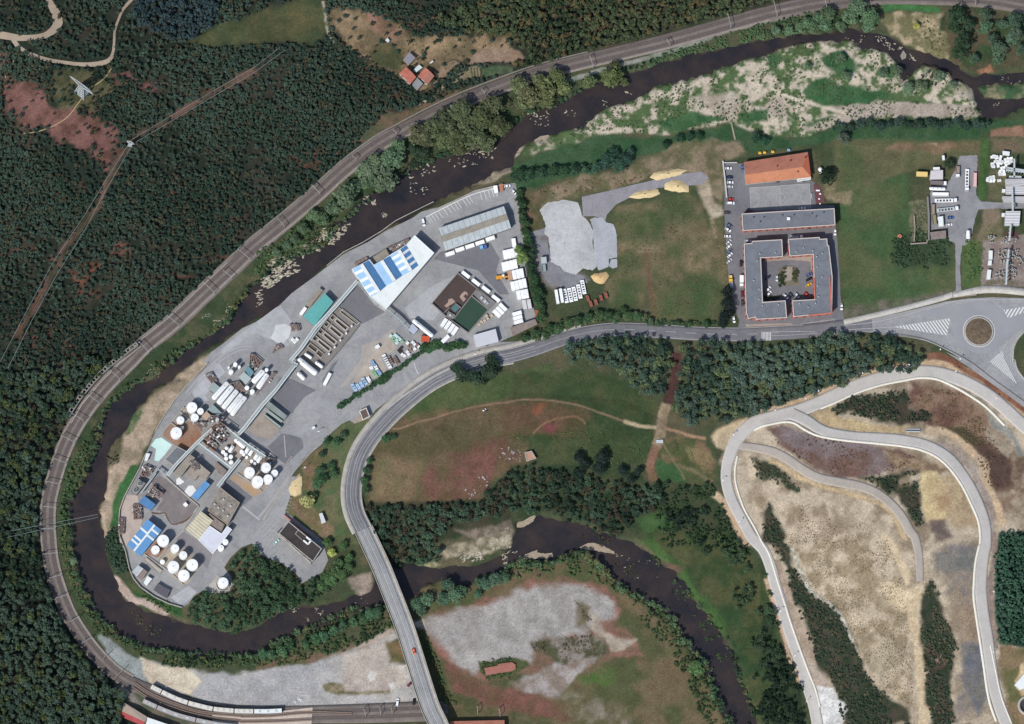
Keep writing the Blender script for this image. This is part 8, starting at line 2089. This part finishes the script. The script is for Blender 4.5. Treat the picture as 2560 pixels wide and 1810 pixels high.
# --- single trees: crown and trunk, copied with their parts
TREE_ME = []
for k in range(7):
    V, F, c = leaf_cloud(np.array([[0,0,.95]]), np.array([1.0]), np.array([.62]), np.array([[1.0,1.0,1.0]]),16,34, np.array([.115]),40 + k)
    me = np_mesh('tree_crown', V, F, c); me.materials.append(leaf_m); TREE_ME.append(me)
b = MB(); b.tube([(0,0,-.3),(0,0,.5),(.03,.02,1.0)],[.07,.05,.02],7)
for a in range(4): b.tube([(0,0,.45),(.35 * math.cos(a * 1.6),.35 * math.sin(a * 1.6),.85 + .05 * a)],[.035,.012],5)
TRUNK = bpy.data.meshes.new('tree_trunk'); TRUNK.from_pydata(b.v, [], b.f); TRUNK.update(); TRUNK.materials.append(bark)
trs = random.Random(17); ntree = [0]
def tree(px, rad, tone, label, group, hk=1.5):
    R = rad * S * .95; hgt = R * hk; x, y, z = g1(px, hgt * .6)
    t = thing('broadleaf_tree', label, 'tree', (x, y, max(z, -1.5)), trs.uniform(0,6.28), group); t.scale = (R, R, hgt * .66); ntree[0] += 1
    k = C(*tone, 1.0); f = trs.uniform(.8,1.22); k = tuple(v * f * trs.uniform(.93,1.07) for v in k)
    for nm, me in (('crown', TREE_ME[trs.randrange(7)]),('trunk', TRUNK)):
        o = bpy.data.objects.new(nm, me); COL.objects.link(o); o.parent = t
        if nm == 'crown': o.color = (*k, 1)
WIL, DK, MID, LT = (92,98,66),(44,58,44),(64,84,58),(88,110,80)
def trees(tl, lst, tone, label, group, hk=1.5):
    for u, v, r in lst: tree(tl(u, v)[0], r / K3, tone, label, group, hk)
g_ = 'willows between railway and river'
trees(t10,[(920,1450,105),(1080,1500,125),(1160,1340,115),(1200,1240,85),(1000,1380,95),(1050,1560,70),(900,1550,60)],(84,102,76), 'pale green rounded willow in the clump beside the railway above the river', 'rounded willows by the railway')
trees(t10,[(1380,1130,110),(1480,1080,100),(1600,1000,120),(1750,950,130),(1900,1000,140),(2000,900,120),(2060,1080,115),(1850,1150,130),(1700,1180,120),(1580,1160,110),(1950,1200,100),(1800,1060,110),(1440,1180,80),(1650,1080,90),(1720,1260,70)],(78,84,58), 'olive willow in the long grove between railway and river', g_)
trees(t10,[(1400,1310,85),(1340,1390,60),(1320,1260,60)], DK, 'dark small tree added as shade in the gap of the riverside grove', 'dark trees added as shade in the riverside gap')  # added dark crowns standing in for the shadow between the willows
trees(t20,[(60,720,100),(150,820,115),(280,740,115),(380,650,95),(430,740,80),(300,860,80),(100,870,80),(220,670,70)], WIL, 'olive willow hanging over the water below the railway verge', g_)
trees(t20,[(640,690,82)],(86,100,62), 'single round olive tree on the river edge left of a bigger one', None); trees(t20,[(850,650,112)],(86,92,58), 'single big olive tree between railway and river', None); trees(t20,[(950,700,48),(870,555,60)],(84,92,60), 'small olive bush-like tree touching the single big one', 'small trees by the single big olive one')
trees(t11,[(740,180,135),(640,270,85),(560,360,75),(480,330,65),(400,450,62),(1100,40,105),(950,40,95),(820,90,80),(330,540,55),(260,590,52),(180,650,50)],(80,98,72), 'pale green tree on the steep bank above the rock ledges', 'trees above the rock ledges')
g_ = 'river bank trees in the north-east'
trees(t30,[(760,60,100),(860,140,100),(700,140,90),(850,220,70),(620,220,62),(480,210,72),(380,230,72),(280,220,62),(180,260,54),(60,260,54),(500,110,80),(420,150,60),(330,190,60)],(84,106,78), 'grey green tree on the north bank facing the shingle bar', g_)
trees(t30,[(1600,130,100),(1640,330,100),(1620,440,90),(1580,230,70),(1700,220,70)],(48,66,46), 'dark tree in the small wood beside the garden plot', 'dark trees by the garden plot')
trees(t30,[(1830,230,80),(1840,130,70),(2080,170,80),(2090,280,72),(1950,420,90),(2060,330,70),(1980,200,62),(1940,500,62),(1750,500,55),(1900,320,60),(2140,420,60)],(70,90,70), 'mid green tree in the upper right corner wood', 'upper right corner trees')
trees(t30,[(1250,220,42)],(160,160,80), 'small yellow tree on the pale garden ground', None); trees(t30,[(505,1500,82)],(40,52,38), 'round dark tree east of the ball court', None); trees(t30,[(1530,1385,58)],(52,62,46), 'dark bushy tree north of the truck depot shed', None); trees(t30,[(640,1165,70)],(78,86,74), 'grey green bush tree at the field corner below the shingle', None)
trees(t30,[(700 + i * 82,1065 - (i % 3) * 18,44 + 8 * (i % 2)) for i in range(14)],(54,72,60), 'dark green tree in the hedge line below the long shingle bank', 'hedge line trees below the shingle')
trees(t30,[(1450,640,62),(1300,740,70),(1180,750,70),(660,640,62),(620,500,60),(1100,600,52),(980,620,55),(1560,720,48),(340,560,42)],(84,100,76), 'grey green willow bush standing on the shingle bar', 'willow bushes on the shingle bar', 1.2)
g_ = 'hedge trees east of the works'
trees(t21,[(75,230,44),(95,380,46),(140,560,52),(110,640,50),(200,960,62),(215,1040,54),(190,880,48),(245,1000,44),(150,760,46),(170,830,46),(130,480,40),(60,150,38)],(44,66,44), 'dark tree in the hedge between the container block and the gravel lot', g_); trees(t21,[(78,690,66),(60,620,46)],(96,118,66), 'bright green tree leaning over the container block', 'bright trees by the containers')
trees(t21,[(1820,985,66),(1835,1080,72),(1795,1190,62),(1845,1150,54),(1780,1250,50)],(32,42,38), 'large dark tree at the parking street corner', 'dark trees at the parking street')
trees(t21,[(400,1290,54),(480,1245,54),(560,1215,54),(650,1195,54),(740,1170,54),(820,1180,54),(890,1190,50),(1000,1180,46),(1080,1195,46),(200,1330,52),(110,1370,54),(290,1350,46),(320,1290,46),(250,1190,44),(1400,1240,36),(1500,1250,36),(1640,1255,40),(940,1130,40)],(60,80,52), 'roadside tree between the main road and the meadow', 'roadside trees north of the main road')
trees(t20,[(820,1330,75),(900,1400,80),(960,1340,70),(720,1420,60),(860,1290,60),(780,1390,60),(1000,1290,50)],(50,74,60), 'dark green tree in the clump north of the gravel lot', 'clump north of the gravel lot'); trees(t20,[(60 + i * 95,1470 - i * 6,62) for i in range(6)],(48,70,50), 'dark hedge tree along the river north of the works corner', 'hedge north of the works corner')
trees(t20,[(1300,1220,45),(1420,1170,50),(1500,1150,50),(1580,1150,46),(2060,1160,60),(2130,1190,50)],(46,72,52), 'dark shrub tree in the green belt south of the shingle', 'shrub trees of the green belt')
g_ = 'clipped hedge balls along the works road'
for i in range(30):
    u = i / 29; q = catmull(np.array(pI(2050,600,1700,600,1480,660,1150,890,880,1070,560,1280,200,1500,40,1610)),2); a = q[int(u * (len(q) - 1))]; tree(tuple(a),43 / K6,(58,86,60), 'clipped round hedge tree in the row between works and road', g_, 1.6)
trees(pI, [(1490,590,48),(1570,640,44),(1650,600,40),(840,1110,50),(770,1160,44),(880,1070,40)],(50,76,48), 'larger loose bush in the hedge row between works and road', 'larger bushes in the hedge row', .9)
trees(t12,[(430,1265,70)],(150,148,96), 'pale yellow green round tree in the garden by the office', None); trees(t13,[(640,180,45)],(150,156,84), 'small yellow green tree behind the office', None)
trees(t12,[(540,1000,52),(560,1080,62),(520,1120,55),(490,1210,40),(600,760,40),(690,760,46),(740,700,40),(640,960,44),(660,1030,44),(560,860,40),(1100,730,46),(1165,720,34),(960,920,36),(940,1000,46),(920,1090,50),(925,1160,44)],(60,84,58), 'garden tree between the works and the curved main road', 'garden trees inside the road curve')
trees(t12,[(1750,210,80),(1700,140,66),(1830,200,86),(1960,160,92),(1900,240,70),(2020,110,62),(1980,60,60)],(46,62,46), 'dark tree on the outer side of the main road curve', 'dark trees outside the road curve')
trees(t22,[(570,890,66),(620,960,60),(760,880,78),(740,970,80),(560,1030,60),(930,1010,58),(1060,1010,52),(1010,1080,50)],(34,46,40), 'dark round tree at the upper edge of the riverside wood', 'dark trees at the riverside wood edge')
trees(t13,[(590,380,60),(660,330,66),(730,370,64),(640,420,60),(560,460,56),(780,300,50),(700,260,50),(600,90,50),(730,120,54),(790,220,46)],(72,98,60), 'bright green tree between office yard and bridge', 'trees between office and bridge')
trees(t13,[(1620,440,76),(1680,540,80),(1590,560,70),(1740,500,60),(1450,570,70),(1350,600,66),(1400,660,56),(1920,440,70),(2020,400,70),(2110,380,60),(1880,520,52),(1300,660,48)],(74,98,76), 'pale green tree on the south bank east of the bridge', 'south bank trees east of the bridge')
trees(t13,[(960,700,60),(1020,680,56),(900,730,56),(820,760,50),(740,800,54),(660,840,56),(580,880,56),(500,900,54),(420,940,54),(220,1000,66),(280,960,50),(130,1040,50),(60,1030,54)],(64,90,64), 'green tree on the south bank west of the bridge', 'south bank trees west of the bridge')
trees(t23,[(1565,1150,76)],(78,100,64), 'round tree on the bank jutting into the lower river', None); trees(t03,[(615,240,42)],(110,128,100), 'pale round bush on the western river edge', None)
left = max(0,297 - ntree[0])
S1 = t21(440,1420,620,1375,900,1345,1330,1385,1380,1620,1300,1700) + t22(1290,330,1250,430,1120,370,980,260,900,160,640,90) + t21(500,1580)
S2 = t21(1420,1400,1900,1400,2164,1430) + t31(400,1390,560,1300,1050,1350,1250,1440,1340,1520,1240,1640) + t32(900,150,500,330,100,440,0,500) + t22(1950,560,1500,620,1380,500,1420,180)
ps = np.concatenate([scatter(S1,16,31), scatter(S2,16,32)]); rs_ = np.random.RandomState(9); k = np.zeros(len(ps), bool); k[rs_.permutation(len(ps))[:left]] = True
for q in ps[k]: tree(tuple(q), trs.uniform(11,15),(66,84,70), 'dark green plantation tree in the wood south of the main road', 'plantation trees south of the main road', 1.5)
mass('plantation_wood', ps[~k],11.5,7,((44,62,50),(80,98,84),(84,96,66)),9,15,.17,33)
# --- woods along the lower river
RW1 = t12(930,1290,1060,1330,1180,1260,1330,1330,1500,1280,1850,1270,2000,1130,2164,1000) + t22(150,960,420,980,800,1090,1150,1120,1250,1200,1180,1340,1050,1420,900,1580,640,1480,300,1380,100,1330,0,1360) + t12(2000,1400,1700,1450,1500,1600) + t13(1600,160,1500,270,1200,280,1100,240,1040,100)
mass('riverside_wood', scatter(RW1,14,41),9.5,5.5,((34,48,38),(66,86,66),(60,56,44)),8,12,.2,41)
RW2 = t03(1640,560,1720,500,1920,520,1980,440,1950,220,2164,130) + t13(60,210,360,380,400,440,560,360,640,450,500,600,250,640,0,770) + t03(1950,860,1700,780,1560,740)
mass('point_wood', scatter(RW2,14,42),9.5,6,((44,64,44),(70,94,68)),8,13,.2,42)
# --- scrub, bushes and hedges as loose masses
def scrub(name, poly, sp, rad, hgt, tones, seed, keep=1.0, nl=4, nq=8, leaf=.3):
    p = scatter(poly, sp, seed)
    if keep < 1:
        x, y, z = G(p[:, 0], p[:, 1]); n = fbm(x, y, 9, seed, 3); p = p[n > np.quantile(n, 1 - keep)]
    p = p[~near_line(p, R1,15) & ~near_line(p, R2,14) & ~near_line(p, R3,11)]
    mass(name, p, rad, hgt, tones, nl, nq, leaf, seed, .4)
for i, q in enumerate(DARKSCRUB): scrub('dark_scrub', q, 9,5.2,1.6,((46,60,46),(74,82,62),(84,80,62)),60 + i, .8)
BANK = t01(1550,1440,1900,1210,2050,1000,2120,930,2060,1090,1880,1260,1560,1470) + t02(1380,110,1150,270,950,440,820,680,790,860,650,1130,590,1300,600,1500) + t03(625,200,700,520,860,740,1040,900,1400,990,2164,1030) + t13(130,950,330,900,700,720,1150,620,1180,800,900,950,480,1080,0,1140) + \
    t03(1640,1160,1330,1120,1050,960,820,850,640,540,500,150) + t02(500,1350,560,1000,700,760,860,540,1060,280,1320,60)
scrub('river_bank_scrub', BANK, 9,5.4,2.6,((44,64,42),(72,92,60),(88,96,60)),70,.82)
scrub('river_bank_scrub', t11(0,640,220,500,460,330,600,260,700,400,540,560,380,640,180,740,0,850),9,5.4,2.5,((44,66,42),(74,96,62)),71,.85)
scrub('river_bank_scrub', t20(930,590,1150,510,1400,420,1800,290,2164,190) + t30(300,110,480,90,560,120,560,230,0,330) + t20(1900,370,1400,480,1150,560),8,5.2,2.2,((46,70,44),(82,106,72)),72,.8)
scrub('river_bank_scrub', t23(0,260,350,235,620,165,780,330,1100,560,1350,700,1450,920,1640,1110,1800,1480,1820,1640,1640,1640,1460,1240,1300,960,1130,820,960,560,700,400,350,350,0,450),9,5.6,2.6,((44,62,40),(74,92,58)),73,.72)
scrub('river_bank_scrub', t23(1040,60,1400,380,1700,760,1900,1060,2060,1620,2164,1620,2164,400,1960,60,1500,0) + t33(0,300,150,1080,290,1300,300,1640,0,1640),10,5.8,2.6,((40,58,38),(74,92,54),(30,40,36)),74,.52)
for i, q in enumerate((t03(1040,640,1250,740,1400,800,1360,880,1180,850,1080,760), t23(880,180,1010,210,1110,400,980,380,870,280), t22(620,1490,900,1600,760,1640,560,1560), t11(420,560,640,420,560,560,440,640), t02(900,760,1000,800,1000,960,900,960), t30(1180,640,1330,590,1530,660,1400,720,1220,700))):
    scrub('river_weed', q, 8,4.6,3.2,((56,62,46),(84,86,62),(70,58,48)),110 + i, .5)
def edge_line(line, sp, seed, rad, h_, tones, name, jit=4):
    q = catmull(np.array(line, float), sp); rg = np.random.RandomState(seed); q = q + rg.uniform(-jit, jit, q.shape)
    mass(name, q, rad, h_, tones, 7,11,.22, seed, .5)
BT = ((46,66,46),(78,98,70),(86,90,60))
edge_line(t20(1200,520,730,690,350,880,100,960) + t10(2000,1180,1500,1340,1230,1480) + t11(1150,40,780,330,550,590,200,730,60,860) + t01(2080,960,1900,1230,1500,1490) + t02(1400,110,1050,325,870,540,820,770,700,1060,600,1250,580,1370,600,1500) + t03(620,200,690,470,860,740,1040,900,1400,1000,2164,1040),12,131,8,5, BT, 'river_edge_trees')
edge_line(t13(130,940,400,840,760,665,1050,630,1180,610),11,132,9,5, BT, 'river_edge_trees'); edge_line(t13(1870,420,2164,290) + t23(90,260,350,250,620,180,780,340,1100,570,1350,710,1450,930,1640,1110,1720,1370,1830,1620),10,133,10,6, BT, 'river_edge_trees', 6)
edge_line(t23(2020,1500,1950,1280,1840,960,1700,780,1560,600,1400,400),17,134,7,4, BT, 'river_edge_trees', 7)
for i, q in enumerate((t23(1540,80,1940,60,2100,560,1960,700,1760,640,1640,400), t33(-250,560,60,660,160,1080,270,1300,300,1640,-200,1640,-120,1200), t22(1200,1120,1680,1130,1700,1300,1560,1480,1300,1440))):
    z_p = scatter(q, 14,140 + i); x, y, z = G(z_p[:, 0], z_p[:, 1]); z_p = z_p[fbm(x, y, 14,150 + i, 3) > .5]; mass('slope_wood', z_p, 10,5.5,((30,44,34),(60,78,54)),8,12,.2,140 + i)
scrub('slope_scrub', t22(1240,1120,1700,1130,1830,1420,1960,1640,1300,1640,1180,1400),9,5.6,2.4,((42,60,40),(74,88,56)),75,.6)
edge_line(pI(2164,560,2000,590,1860,620,1660,590,1480,650,1150,880,880,1060,560,1270,200,1490,60,1600),5,161,7,3,((44,66,46),(66,92,62)), 'roadside_hedge', 3); edge_line(pI(2164,520,1860,560,1640,540,1500,600),6,162,9,3.5,((44,68,42),(60,88,54)), 'roadside_hedge', 5)
edge_line(t21(60,130,90,320,120,480,150,620,170,800,210,960,230,1060,260,1200),5,163,10,5,((36,54,38),(62,84,54)), 'field_hedge', 6)
edge_line(t21(190,1360,330,1310,470,1260,650,1200,860,1190,1060,1190,1170,1215),5,164,10,4.5, BT, 'field_hedge', 7); edge_line(t21(1210,1240,1400,1240,1700,1250),9,165,7,2.5, BT, 'field_hedge', 4)
edge_line(t30(560,1080,1000,1040,1400,1050,1850,1050),6,166,9,4,((40,58,46),(62,84,66)), 'field_hedge', 6); edge_line(t20(0,1500,200,1470,450,1440,640,1420),6,167,11,5,((38,58,44),(58,82,62)), 'field_hedge', 7)
scrub('meadow_scrub', t31(1030,540,1240,440,1560,540,1560,740,1220,800,1040,740),8,5,1.8,((44,62,44),(70,88,62)),76,.7); scrub('meadow_scrub', t31(1650,550,1830,540,1810,940,1650,880),8,4.2,1.2,((66,92,54),(92,112,66)),77,.6)
scrub('works_bank_scrub', t03(1040,400,1180,480,1540,650,1560,730,1430,690,1150,540),8,4.4,1.5,((50,80,46),(76,98,60)),78,.6); scrub('works_bank_scrub', t02(930,1500,1005,1460,1010,1620) + t03(1060,180,1100,330,1060,360,960,330,890,60),8,6,2.6,((40,58,44),(62,80,62)),79)
scrub('shingle_scrub', BAR, 9,3.6,.9,((66,84,56),(92,110,76)),80,.42,3,7,.34); scrub('shingle_scrub', t30(950,200,1460,110,1540,520,1100,310),11,3.4,.8,((70,76,50),(98,98,64)),81,.4,3,7,.34)
scrub('hill_scrub', t33(230,150,1000,60,1150,420,1200,1000,1240,1500,900,1250,740,940,600,660,340,480),5.5,1.5,.5,((108,92,66),(126,110,80)),82,.6,2,4,.5); scrub('hill_scrub', t32(250,1280,700,1300,1000,1620,100,1620),5.5,1.5,.5,((104,88,64),(124,106,78)),83,.5,2,4,.5)
scrub('hill_scrub', t32(0,660,420,720,1280,890,1000,1040,480,1040,100,800),9,3,.6,((88,74,62),(112,92,76)),84,.4,3,5,.4); scrub('hill_scrub', t32(1200,270,1600,340,1900,700,2080,1100,1900,1180,1700,780,1400,640),8,3.2,.7,((84,70,54),(112,98,72)),85,.45,3,5,.4)
scrub('knoll_scrub', t22(0,700,900,620,1160,900,900,960,300,960),12,3.6,.8,((62,80,46),(86,98,58)),86,.35,3,6,.35); scrub('lot_scrub', t23(160,940,420,880,800,870,780,1090,200,1060),8,3,.7,((70,70,52),(96,90,66)),87,.45,3,5,.4); scrub('lot_scrub', t23(520,570,700,760,780,900,660,800),4,1.8,.6,((60,52,42),(90,84,60)),88,.4,3,5,.4)
scrub('lot_scrub', t13(1880,1130,1900,1090,2164,1050,2164,1100,1960,1140,1930,1220,2164,1190,2164,1230,1960,1260),6,4,1.2,((56,74,44),(82,92,58)),89,.8); scrub('verge_scrub', t13(1350,830,1430,830,1640,1380,1700,1460,1560,1470),8,4.6,1.6,((54,74,44),(84,90,56)),90,.6)
scrub('ruin_scrub', pL(300,1000,520,900,530,1623,310,1623),4,2.6,.8,((70,88,58),(120,116,96)),91,.6); scrub('farm_scrub', t10(950,110,1500,320,1950,330,1600,600,1200,560,1150,400),13,2.4,.8,((66,58,42),(92,82,56)),92,.3,3,5,.4)
scrub('field_scrub', t21(880,250,1600,200,1800,600,1700,1230,900,1100),11,3,.5,((72,84,50),(104,96,66)),93,.3,2,5,.4); scrub('court_planting', pK(995,600,1110,575,1100,900,1000,910),5,5,1.6,((50,62,40),(84,86,56)),94,.7); scrub('court_planting', pK(1230,590,1320,640,1320,890,1220,890),5,5,1.6,((50,62,40),(84,86,56)),95,.7)
scrub('court_planting', pK(760,1060,1050,1060,1050,1130,760,1150),5,4.5,1.4,((40,52,36),(70,84,56)),96,.9); scrub('rough_scrub', t21(120,140,260,170,560,150,900,90,1100,10,300,40),9,3.6,.9,((84,82,56),(122,104,78)),97,.5)
